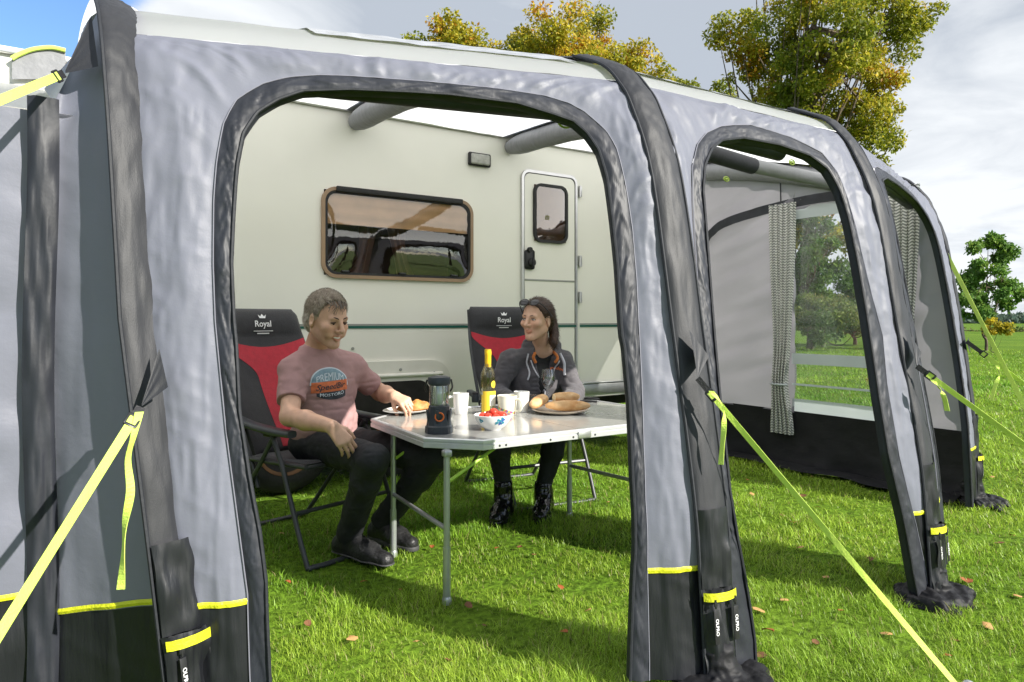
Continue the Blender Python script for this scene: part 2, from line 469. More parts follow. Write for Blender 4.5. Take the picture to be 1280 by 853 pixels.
# ------------------------------------------------------------------ ground, grass, fallen leaves
def ground_h(x, y): 
    P = np.stack([x, y, np.zeros_like(x)], -1)
    far = smooth01((np.hypot(x, y)-8)/40)
    return .012*vnoise(P, .9)*(1-far)+far*.25*vnoise(P, .03)-.02*0
m_ground, nt, out = new_mat('soil_and_turf'); L = nt.links.new
p = N(nt, 'ShaderNodeBsdfPrincipled'); p.inputs['Roughness'].default_value = .95; p.inputs['Specular IOR Level'].default_value = .1
tc = N(nt, 'ShaderNodeTexCoord')
n1 = N(nt, 'ShaderNodeTexNoise'); n1.inputs['Scale'].default_value = .5; n1.inputs['Detail'].default_value = 8
n2 = N(nt, 'ShaderNodeTexNoise'); n2.inputs['Scale'].default_value = 30.; n2.inputs['Detail'].default_value = 6
L(tc.outputs['Object'], n1.inputs['Vector']); L(tc.outputs['Object'], n2.inputs['Vector'])
r1 = N(nt, 'ShaderNodeValToRGB'); r1.color_ramp.elements[0].color = (.075, .16, .012, 1); r1.color_ramp.elements[1].color = (.14, .24, .022, 1)
r1.color_ramp.elements[0].position = .3; r1.color_ramp.elements[1].position = .7
L(n1.outputs['Fac'], r1.inputs['Fac'])
r2 = N(nt, 'ShaderNodeValToRGB'); r2.color_ramp.elements[0].color = (.45, .45, .4, 1); r2.color_ramp.elements[1].color = (1.15, 1.1, 1, 1)
r2.color_ramp.elements[0].position = .35; r2.color_ramp.elements[1].position = .62
L(n2.outputs['Fac'], r2.inputs['Fac'])
mm = N(nt, 'ShaderNodeMix'); mm.data_type = 'RGBA'; mm.blend_type = 'MULTIPLY'; mm.inputs['Factor'].default_value = 1
L(r1.outputs['Color'], mm.inputs['A']); L(r2.outputs['Color'], mm.inputs['B']); L(mm.outputs['Result'], p.inputs['Base Color'])
bp = N(nt, 'ShaderNodeBump'); bp.inputs['Strength'].default_value = .6; bp.inputs['Distance'].default_value = .03; L(n2.outputs['Fac'], bp.inputs['Height']); L(bp.outputs[0], p.inputs['Normal'])
L(p.outputs[0], out.inputs['Surface'])
ax = np.concatenate([-np.geomspace(1500, 14, 26), np.linspace(-12, 12, 60), np.geomspace(14, 1500, 26)])
gx, gy = np.meshgrid(ax, ax, indexing='ij'); gz = ground_h(gx, gy)
g = MB(); g.grid(np.stack([gx, gy, gz], -1)); go = g.build('ground', m_ground, None, True, None); tag(go, kind='structure')
_nrm = Vector(go.data.polygons[3000].normal)
if _nrm.z < 0: go.data.flip_normals()

def blades(N_, dmin, dmax, a0, a1, hmul, wmul, seed):
    r = np.random.default_rng(seed)
    d = dmin*np.exp(r.random(N_)*math.log(dmax/dmin)); th = math.radians(a0)+r.random(N_)*math.radians(a1-a0)
    x = RV[0]*d*np.sin(th)+FV[0]*d*np.cos(th); y = RV[1]*d*np.sin(th)+FV[1]*d*np.cos(th)
    P0 = np.stack([x, y, 0*x], -1)
    keep = ~((y > WALL+.35) & (y < WALL+2.0) & (x > -4) & (x < 4.9))
    clump = vnoise(P0, 3.2)*.5+vnoise(P0, 9.)*.5
    keep &= r.random(N_) < (.66+.8*clump)
    x, y, d, clump, P0 = x[keep], y[keep], d[keep], clump[keep], P0[keep]; n = len(x)
    z = ground_h(x, y)-.004
    sc = np.clip(d/2.6, .75, 6)
    h = (.018+.026*r.random(n)**2.)*(1+.7*clump)*np.clip(d/5, 1, 2.)**.5*hmul
    w = (.0018+.0014*r.random(n))*sc*wmul
    ph = r.random(n)*6.283; lean = (.3+1.1*r.random(n))*h
    dirx, diry = np.cos(ph), np.sin(ph); ph2 = ph+1.57+.8*(r.random(n)-.5); sx, sy = np.cos(ph2), np.sin(ph2)
    base = np.stack([x, y, z], -1); side = np.stack([sx*w/2, sy*w/2, 0*w], -1)
    mid = base+np.stack([dirx*lean*.35, diry*lean*.35, h*.62], -1)
    tip = base+np.stack([dirx*lean, diry*lean, h], -1)
    V = np.stack([base-side, base+side, mid+side*.8, mid-side*.8, tip], 1).reshape(-1, 3)
    b = np.arange(n)*5
    T = np.concatenate([np.stack([b, b+1, b+2], 1), np.stack([b, b+2, b+3], 1), np.stack([b+3, b+2, b+4], 1)])
    patch = np.clip(.5+.5*vnoise(P0, .55)+.35*vnoise(P0, 2.1), 0, 1)[:, None]
    rnd = r.random((n, 1))
    c = lerp(np.array([.135, .285, .022]), np.array([.315, .44, .046]), patch)
    c = c*(.55+.9*r.random((n, 1)))*(1+.35*clump[:, None])
    dry = (rnd > .94); c = np.where(dry, np.array([.34, .30, .12]), c)
    return V, T, np.repeat(c, 5, 0)
m_grass, nt, out = new_mat('grass_blade'); L = nt.links.new
at = N(nt, 'ShaderNodeAttribute'); at.attribute_name = 'tint'
p = N(nt, 'ShaderNodeBsdfPrincipled'); p.inputs['Roughness'].default_value = .45; p.inputs['Specular IOR Level'].default_value = .35
tl = N(nt, 'ShaderNodeBsdfTranslucent'); ms = N(nt, 'ShaderNodeMixShader'); ms.inputs['Fac'].default_value = .4
L(at.outputs['Color'], p.inputs['Base Color']); L(at.outputs['Color'], tl.inputs['Color']); L(p.outputs[0], ms.inputs[1]); L(tl.outputs[0], ms.inputs[2]); L(ms.outputs[0], out.inputs['Surface'])
V, T, c = blades(950000, 1.3, 30, -62, 62, 1., 1., 5)
tag(link_mesh('lawn_grass', V, T, m_grass, None, False, None, c), 'short bright green lawn grass growing under and around the awning', 'grass', kind='stuff')

m_leafs = [mat('fallen_leaf_rust', (.30, .085, .025), .6, var=.3, vscale=60), mat('fallen_leaf_tan', (.42, .24, .09), .6, var=.3, vscale=60), mat('fallen_leaf_brown', (.16, .07, .03), .65, var=.3, vscale=60)]
leaf_px = [(622, 692, .8), (440, 806, 1), (650, 690, 1), (700, 742, .8), (742, 648, .8), (728, 655, .8), (1022, 640, .9), (1000, 690, 1), (1004, 625, 1.1), (935, 605, .9), (940, 622, .9), (978, 650, .9), (993, 660, 1), (1032, 728, .9), (1088, 706, 1), (1208, 735, 1.1), (948, 770, 1.3), (952, 830, 1.1), (960, 798, 1.), (980, 757, 1.), (1195, 810, .9), (1185, 830, .8), (1272, 752, 1.0), (1250, 686, 1.1), (1265, 676, .9), (1140, 620, .8), (898, 640, .7), (540, 690, .7), (352, 672, .7), (586, 765, .7), (870, 590, .6), (760, 632, .7), (820, 618, .6), (1060, 660, .7), (1240, 600, .7), (1265, 560, .6), (395, 628, .6), (520, 810, .8), (605, 790, .7), (455, 735, .7), (1108, 800, .8), (1020, 812, .8), (1052, 772, .7), (1235, 790, .8), (668, 700, .7), (500, 745, .7), (1015, 600, .6), (690, 600, .6), (970, 575, .6), (1252, 520, .5), (385, 788, .9), (705, 800, .8), (735, 770, .7), (560, 835, .9), (360, 735, .8)]
LOCAL[0] = True
leaf_src = []
for k in range(3):
    P = []
    for i in range(5):
        row = []
        u = i/4
        wd = math.sin(math.pi*(u*.92+.05))**.8*.5*(1-.35*u)
        for j in range(5):
            v = (j/4-.5)*2
            row.append((u-.5, wd*v*(1+.25*((j+i+k) % 2)*abs(v)), .10+.22*abs(v)*((-1)**k)*.7+.15*math.sin(u*3+k)))
        P.append(row)
    g = MB(); g.grid(np.array(P)); o = g.build('fallen_leaf', m_leafs[k], None, True, None); leaf_src.append(o)
for i, (px, py, s) in enumerate(leaf_px):
    src = leaf_src[i % 3]
    o = src if i < 3 else src.copy()
    if i >= 3: COL.objects.link(o)
    q = onZ(px, py); s2 = .038*s*(.8+.5*random.random())
    o.location = (q[0], q[1], .022); o.scale = (s2, s2, s2*.7); o.rotation_euler = (random.uniform(-.3, .3), random.uniform(-.3, .3), random.uniform(0, 6.28))
    tag(o, 'curled dry autumn leaf lying on the green lawn', 'leaf', 'autumn leaves fallen on the lawn')
LOCAL[0] = False

# ------------------------------------------------------------------ trees and shrubs
def leaf_mat(name):
    m, nt, out = new_mat(name); L = nt.links.new
    at = N(nt, 'ShaderNodeAttribute'); at.attribute_name = 'tint'
    p = N(nt, 'ShaderNodeBsdfPrincipled'); p.inputs['Roughness'].default_value = .5; p.inputs['Specular IOR Level'].default_value = .3
    tl = N(nt, 'ShaderNodeBsdfTranslucent'); ms = N(nt, 'ShaderNodeMixShader'); ms.inputs['Fac'].default_value = .45
    L(at.outputs['Color'], p.inputs['Base Color']); L(at.outputs['Color'], tl.inputs['Color']); L(p.outputs[0], ms.inputs[1]); L(tl.outputs[0], ms.inputs[2]); L(ms.outputs[0], out.inputs['Surface'])
    return m
m_leaf = leaf_mat('tree_leaf')
m_bark = mat('bark', (.10, .075, .05), .9, var=.35, vscale=8, bump=.6, bscale=12, bstretch=(3, 3, .6))
def leaf_cloud(C, r, n, size, cols, rg, flat=.8):
    """n leaves in a ball-ish clump"""
    d = rg.normal(size=(n, 3)); d /= np.linalg.norm(d, axis=1)[:, None]
    P = C+d*r*(rg.random((n, 1))**.45)*A(1, 1, flat)
    return P
def leaves_mesh(P, size, cols, rg):
    n = len(P)
    a = rg.normal(size=(n, 3)); a[:, 2] -= .5; a /= np.linalg.norm(a, axis=1)[:, None]
    b = rg.normal(size=(n, 3)); b -= a*(a*b).sum(1)[:, None]; b /= np.linalg.norm(b, axis=1)[:, None]
    s = size*(.6+.8*rg.random((n, 1)))
    c = np.cross(a, b)
    V = np.stack([P, P+a*s*.5+b*s*.28+c*s*.06, P+a*s, P+a*s*.5-b*s*.28+c*s*.06], 1).reshape(-1, 3)
    i = np.arange(n)*4
    return V, np.stack([i, i+1, i+2, i+3], 1), np.repeat(cols, 4, 0)
def palette(n, stops, w, rg, P, sc):
    """colour by clump noise and a little by leaf"""
    t = np.clip(.5+.42*vnoise(P, sc)+.3*vnoise(P, sc*3)+.16*rg.normal(size=n), 0, .999)
    cum = np.cumsum(w)/sum(w); k = np.searchsorted(cum, t); S = np.array(stops)
    return S[np.clip(k, 0, len(S)-1)]*(.7+.6*rg.random((n, 1)))
def tree(name, label, cat, base, lobes, trunk_h, trunk_r, leaf, nleaf, stops, w, seed, group=None, clump=.9, limbs=True):
    """lobes: list of (centre, radius) the crown fills; branches run from the trunk to clumps inside them"""
    rg = np.random.default_rng(seed)
    t = thing(name, label, cat, base, 0, group)
    base = np.asarray(base, float)
    MBt = MB()
    lobes = [(np.asarray(c, float), r) for c, r in lobes]
    top = max(c[2]+r*.5 for c, r in lobes)
    cx = np.mean([c for c, r in lobes], 0)
    tp = [base-A(0, 0, .2), base+A(.05, 0, trunk_h*.5), base+A(.0, .1, trunk_h), A(lerp(base[0], cx[0], .6), lerp(base[1], cx[1], .6), lerp(trunk_h, top, .55)), A(cx[0], cx[1], top*.93)]
    tp = catmull(tp, 6); MBt.tube(tp, np.linspace(1, .12, len(tp))**1.1*trunk_r, 9)
    pts = []; vol = np.array([r**3 for c, r in lobes]); vol = vol/vol.sum()
    ncl = max(12, int(nleaf/260))
    for c, r in lobes:
        k = max(3, int(ncl*r**2.3/sum(q**2.3 for _, q in lobes)))
        for _ in range(k):
            d = unit(rg.normal(size=3)); rad = r*(rg.random()**.4); q = c+d*rad*A(1, 1, .85)
            cr = clump*(.55+.75*rg.random())
            pts.append((q, cr))
            if limbs and rg.random() < .45:
                s = tp[int(len(tp)*min(.9, .3+.55*rg.random()))]
                m_ = (s+q)/2+A(0, 0, -.25*np.linalg.norm(q-s)*.4)+rg.normal(size=3)*.15*clump
                path = catmull([s, m_, q], 5); MBt.tube(path, np.linspace(trunk_r*.32, trunk_r*.05, len(path)), 5)
    tot = sum(cr**2 for _, cr in pts); PP = []
    for q, cr in pts:
        PP.append(leaf_cloud(q, cr, max(6, int(nleaf*cr**2/tot)), leaf, None, rg))
    P = np.concatenate(PP)
    V, Fc, c = leaves_mesh(P, leaf, palette(len(P), stops, w, rg, P, .35/clump), rg)
    MBt.build('trunk', m_bark, t)
    link_mesh('crown', V, Fc, m_leaf, t, False, None, c)
    return t
def lobes_px(lst, fwd):       # (px, py, radius px) -> crown lobes at distance fwd
    out = []
    for i, (px, py, r) in enumerate(lst):
        out.append((W(px, py, fwd+((i*37) % 5-2)*.35*r/F_PX*fwd), r/F_PX*fwd))
    return out
AUT = [(.17, .21, .02), (.28, .29, .024), (.42, .36, .03), (.54, .40, .03), (.46, .22, .02)]
GRN = [(.045, .10, .018), (.07, .15, .025), (.10, .19, .03), (.16, .25, .04)]
b = W(965, 401, 30)
tree('autumn_tree', 'tall olive and yellow autumn tree rising behind the right half of the awning', 'tree', (b[0], b[1], 0),
     lobes_px([(1030, 40, 75), (960, 60, 50), (1085, 55, 62), (1135, 25, 34), (935, 85, 34), (1010, 105, 62), (1075, 130, 48), (1095, 175, 28), (925, 30, 30), (1020, -40, 80), (1100, -25, 60), (980, 130, 40), (1040, 150, 40), (1105, 150, 34), (1060, 185, 36), (1000, 160, 34), (905, 60, 26), (1150, 20, 26), (1110, 100, 34), (970, 210, 50), (1030, 230, 55), (1085, 235, 42), (930, 160, 40), (1000, 280, 40), (1060, 285, 36)], 30), 4, .30, .165, 66000, AUT, [2.4, 3.2, 2.6, 1.2, .3], 4, clump=.62)
b = W(700, 401, 42)
tree('autumn_tree', 'broad golden autumn tree whose domed crown shows above the middle of the awning roof', 'tree', (b[0], b[1], 0),
     lobes_px([(690, 62, 55), (650, 60, 40), (730, 62, 48), (770, 85, 42), (810, 105, 38), (625, 82, 22), (640, 100, 40), (720, 110, 55), (650, 170, 50), (720, 190, 60), (790, 170, 45), (690, 240, 50)], 42), 5, .42, .22, 52000, AUT, [1.2, 2.6, 3.4, 2.2, .4], 5, clump=.85)
b = W(555, 401, 42)
tree('autumn_tree', 'small rounded olive autumn tree, leftmost of those showing above the awning roof', 'tree', (b[0], b[1], 0),
     lobes_px([(552, 38, 27), (580, 58, 28), (532, 58, 20), (602, 66, 20), (560, 85, 34), (550, 140, 38), (590, 150, 30), (560, 210, 34)], 42), 5, .3, .24, 15000, AUT, [2.4, 3, 2.6, 1.2, .2], 6, clump=.9)
b = W(872, 401, 50)
tree('autumn_tree', 'low sparse olive tree peeping over the awning roof left of the tallest tree', 'tree', (b[0], b[1], 0),
     lobes_px([(872, 105, 20), (850, 112, 18), (895, 118, 18), (870, 135, 26), (870, 190, 34), (855, 250, 30)], 50), 5, .3, .26, 8000, AUT, [2.4, 3, 2.4, 1.2, .1], 7, clump=.9)
# seen through the clear window: a willowy tree and bushes
b = W(1012, 401, 26)
tree('willow_tree', 'tall wispy green tree seen through the window of the awning end wall', 'tree', (b[0], b[1], 0),
     lobes_px([(1010, 310, 26), (1000, 345, 24), (1022, 300, 20), (1015, 270, 22), (985, 360, 26), (1005, 240, 24), (1030, 330, 24), (1000, 385, 26), (1025, 370, 22), (1010, 408, 20), (1030, 412, 17), (990, 410, 18)], 26), 2, .14, .13, 15000, GRN, [2, 3, 2, 1], 8, clump=.35)
b = W(1068, 401, 30)
tree('leafy_bush', 'rounded green bush seen through the right side of the end wall window', 'bush', (b[0], b[1], 0),
     lobes_px([(1065, 375, 30), (1085, 365, 26), (1045, 390, 22), (1072, 350, 20), (1105, 380, 26), (1055, 355, 22), (1035, 375, 24), (1065, 410, 22), (1092, 408, 22), (1040, 410, 18)], 29), .6, .1, .13, 15000, GRN, [1.5, 2.5, 3, 2], 9, clump=.4)
b = W(1028, 401, 28)
tree('leafy_bush', 'pale yellowish green bush seen low through the left of the end wall window', 'bush', (b[0], b[1], 0),
     lobes_px([(1025, 392, 22), (1040, 382, 20), (1010, 390, 22), (1020, 372, 18), (990, 395, 22), (1050, 398, 16), (1075, 400, 16)], 24), .5, .1, .10, 10000, [(.06, .12, .02), (.11, .18, .03), (.18, .22, .04), (.26, .24, .06)], [1, 2.5, 3, 1.4], 10, clump=.35)
# open field at the right
b = onZ(1232, 421)
fw = 957/20.
b = W(1232, 401, 24)
tree('garden_tree', 'young dark green tree with upright shoots standing in the field right of the awning', 'tree', (b[0], b[1], 0),
     lobes_px([(1232, 375, 22), (1215, 360, 16), (1250, 355, 20), (1222, 330, 9), (1245, 320, 10), (1258, 312, 7), (1222, 308, 6), (1228, 345, 18), (1205, 375, 14), (1262, 372, 14), (1252, 335, 12), (1225, 395, 16), (1240, 300, 5)], 24), .8, .06, .13, 10000, [(.07, .15, .03), (.11, .22, .04), (.15, .27, .05), (.22, .33, .06)], [2.2, 3, 2.4, 1.3], 12, clump=.26)
b = W(1243, 401, 22)
tree('yellow_shrub', 'small bright yellow shrub at the foot of the young green tree', 'shrub', (b[0], b[1], 0),
     lobes_px([(1243, 406, 9), (1252, 410, 8), (1236, 411, 7), (1260, 411, 6)], 22), .15, .02, .07, 2600, [(.30, .26, .02), (.42, .34, .02), (.5, .40, .03), (.2, .22, .03)], [1, 2, 2, 1], 13, clump=.14)
# low hedge line and the wooded rise beyond the field
rg = np.random.default_rng(21)
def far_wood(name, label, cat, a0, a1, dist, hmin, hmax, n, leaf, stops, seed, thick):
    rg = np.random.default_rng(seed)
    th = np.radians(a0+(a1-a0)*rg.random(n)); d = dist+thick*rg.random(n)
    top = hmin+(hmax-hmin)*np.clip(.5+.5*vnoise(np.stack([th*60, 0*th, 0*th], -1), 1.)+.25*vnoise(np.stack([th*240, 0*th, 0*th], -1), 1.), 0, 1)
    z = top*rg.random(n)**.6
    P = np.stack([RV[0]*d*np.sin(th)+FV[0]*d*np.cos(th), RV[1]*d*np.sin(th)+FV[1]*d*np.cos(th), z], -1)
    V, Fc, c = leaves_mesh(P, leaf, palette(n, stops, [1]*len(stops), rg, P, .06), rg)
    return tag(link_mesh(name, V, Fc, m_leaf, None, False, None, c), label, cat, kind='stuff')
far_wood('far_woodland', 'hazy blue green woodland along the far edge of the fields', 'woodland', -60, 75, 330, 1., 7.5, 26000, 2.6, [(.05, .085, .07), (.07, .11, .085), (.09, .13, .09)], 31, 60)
far_wood('field_hedge', 'long low hedge along the far side of the lawn', 'hedge', -55, 62, 70, .2, 1.0, 22000, .22, [(.05, .08, .02), (.09, .12, .03), (.15, .13, .05), (.05, .10, .02)], 32, 3)
# ridge
m_hill = mat('distant_hill', (.10, .15, .10), .95, var=.25, vscale=.02)
hx = []
for a in np.linspace(-75, 85, 80):
    r_ = math.radians(a); d = 900; hh = 10+6*math.sin(a*.09)+3*math.sin(a*.31+1)
    hx.append([A(RV[0]*d*k*math.sin(r_)+FV[0]*d*k*math.cos(r_), RV[1]*d*k*math.sin(r_)+FV[1]*d*k*math.cos(r_), z) for k, z in ((.85, -3), (.95, hh*.6), (1.05, hh), (1.3, hh*.8), (1.5, -3))])
g = MB(); g.grid(np.array(hx)); tag(g.build('hills', m_hill, None, True, None), kind='structure')
# trees behind the camera: their reflections stand in the caravan windows
for i, (x, y, hgt, r) in enumerate(((5.4, -17, 8.5, 2.6), (10.5, -26, 9, 3.6), (-7.5, -20, 9, 3.6), (17.5, -22, 8, 3.2))):
    tree('broadleaf_tree', ['broadleaf tree nearest the awning on the lawn in front, mirrored in the caravan window', 'broadleaf tree standing mid lawn in front of the awning, behind the camera', 'broadleaf tree far to the left of the lawn in front of the awning', 'broadleaf tree far to the right of the lawn in front of the awning'][i], 'tree', (x, y, 0),
         [((x, y, hgt*.72), r), ((x+r*.5, y, hgt*.62), r*.7), ((x-r*.6, y+.4, hgt*.66), r*.7)], hgt*.36, .3, .34, 2600, GRN, [2, 2, 1, 1], 40+i, clump=1., limbs=False)
# ------------------------------------------------------------------ awning
CR = dict(var=.06, vscale=3)
m_panel = mat('grey_nylon', (.175, .183, .228), .49, var=.05, vscale=4, bump=.12, bscale=30, bstretch=(.9, .9, 1.3), bump2=.12, b2scale=240, trans=.2, transcol=(.26, .26, .30), spec=.45)
m_inner = mat('grey_nylon_wall', (.25, .24, .275), .5, var=.05, vscale=4, bump=.5, bscale=5, bstretch=(1, .45, 1.8), trans=.42, transcol=(.38, .36, .40))
m_roof = mat('white_roof_nylon', (.76, .78, .84), .4, var=.03, vscale=3, bump=.15, bscale=8, trans=.72, transcol=(.92, .92, .92))
m_trim = mat('charcoal_trim', (.017, .019, .026), .52, var=.2, vscale=10, bump=.35, bscale=16, bstretch=(1, 1, .5), spec=.5)
m_sleeve = mat('charcoal_sleeve', (.019, .020, .024), .55, var=.12, vscale=8, bump=.25, bscale=30, bstretch=(1, 1, .2), bump2=.25, b2scale=420, spec=.5)
m_sleeve_edge = mat('black_zip_tape', (.016, .018, .023), .65, var=.2, vscale=30, bump=.15, bscale=60)
m_skirt = mat('black_skirt', (.011, .012, .015), .42, var=.25, vscale=6, bump=.45, bscale=12, bstretch=(2.5, 2.5, .35), spec=.55)
m_mud = mat('black_mud_wall', (.012, .012, .014), .6, var=.3, vscale=5, bump=.5, bscale=6, bstretch=(1, 1, 2), spec=.3)
m_tube = mat('grey_tube_sleeve', (.20, .205, .215), .5, var=.08, vscale=5, bump=.8, bscale=9, bstretch=(1, 3, 1))
m_neon = mat('neon_yellow_webbing', (.60, .78, .13), .6, var=.06, vscale=30, bump=.3, bscale=220)
m_pipe = mat('yellow_piping', (.62, .64, .02), .5, var=.1, vscale=30, bump=.3, bscale=120)
m_black = mat('black_webbing', (.015, .015, .018), .6, var=.2, vscale=60, bump=.3, bscale=200)
m_plast = mat('black_plastic', (.02, .02, .022), .35, var=.1)
m_white_ink = mat('white_print', (.8, .8, .8), .6, var=0)
m_pvc = glass_mat('clear_window_film', (.93, .95, .95), .03, .06, dirt=.05)
m_band = mat('translucent_window_band', (.62, .66, .68), .45, var=.05, trans=.4, transcol=(.6, .64, .66))
m_stitch = mat('pale_stitching', (.20, .20, .24), .6, var=0)
m_roofpvc = mat('crinkled_roof_film', (.33, .34, .36), .2, var=.2, vscale=14, bump=.8, bscale=16, bstretch=(.5, 2, 2), spec=.7)

awn = thing('awning', 'long grey inflatable awning with black skirts and arched doorways, attached to the caravan side', 'awning', (2.5, 2.0, 0))
PROF = catmull([A(0, 0, 0), A(.02, .3, 0), A(.045, .57, 0), A(.135, 1.1, 0), A(.22, 1.57, 0), A(.31, 1.805, 0), A(.37, 1.9, 0), A(.455, 1.985, 0), A(.62, 2.07, 0)], 8)
ZS = PROF[:, 1]; DYS = PROF[:, 0]; ZTOP = 2.07
BEAM = {1: dict(x=([0, 1.1, 2.07], [.300, .190, .150]), y=1.98, k=.80),
        2: dict(x=([0, 2.07], [1.665, 1.66]), y=1.41, k=1.),
        3: dict(x=([0, 2.07], [2.90, 2.885]), y=1.385, k=1.),
        4: dict(x=([0, 1.1, 2.07], [4.60, 4.66, 4.64]), y=1.97, k=.9)}
RAIL_Z = 2.49
def beam(i, v):
    """front run of a beam: v=0 foot, v=1 where it meets the roof"""
    B = BEAM[i]; s = np.clip(v, 0, 1)*(len(PROF)-1)
    z = np.interp(s, np.arange(len(PROF)), ZS); dy = np.interp(s, np.arange(len(PROF)), DYS)
    z = z+np.minimum(np.asarray(v), 0)*2.0
    return np.stack([np.interp(z, *B['x']), B['y']+dy*B['k'], z+0*dy], -1)
def v_of_z(z): return np.interp(z, ZS, np.arange(len(ZS)))/(len(PROF)-1)
def surf(i, j, u, v): return beam(i, v)*(1-np.asarray(u))[..., None]+beam(j, v)*np.asarray(u)[..., None]
def px_uv(i, j, px, py, u=.5, v=.5):
    tgt = A(px, py)
    for _ in range(40):
        p0 = proj(surf(i, j, A(u)[0], A(v)[0])); e = tgt-p0
        if abs(e).max() < .02: break
        h = 1e-3
        ju = (proj(surf(i, j, np.float64(u+h), np.float64(v)))-p0)/h
        vv = v-h if v > .99 else v+h
        jv = (proj(surf(i, j, np.float64(u), np.float64(vv)))-p0)/(vv-v)
        try: d = np.linalg.solve(np.stack([ju, jv], 1), e)
        except Exception: break
        d = np.clip(d, -.15, .15); u += d[0]; v = min(max(v+d[1], -.2), 1.0)
    return A(u, v)
def resample(P, n, metric):
    Q = metric(P); d = np.r_[0, np.cumsum(np.linalg.norm(np.diff(Q, axis=0), axis=1))]
    t = np.linspace(0, d[-1], n)
    return np.stack([np.interp(t, d, P[:, k]) for k in range(2)], -1)
def grid_normals(P):
    a = np.gradient(P, axis=0); b = np.gradient(P, axis=1); n = np.cross(a, b)
    return n/(np.linalg.norm(n, axis=2)[..., None]+1e-12)
def toward_cam(n, P):
    s = np.sign(((CAM-P)*n).sum(-1)); return n*s[..., None]
VSEAM = float(v_of_z(1.93)); ZY = .35; VY = float(v_of_z(ZY))

def grid_part(name, P, m, parent, mask=None, fm=None):
    P = np.asarray(P); n, k = P.shape[:2]
    ii, jj = np.meshgrid(np.arange(n-1), np.arange(k-1), indexing='ij')
    Q = np.stack([ii*k+jj, (ii+1)*k+jj, (ii+1)*k+jj+1, ii*k+jj+1], -1)
    if mask is not None: Q = Q[mask]
    Q = Q.reshape(-1, 4)
    used = np.unique(Q); remap = -np.ones(n*k, int); remap[used] = np.arange(len(used))
    return link_mesh(name, P.reshape(-1, 3)[used], remap[Q], m, parent, True)

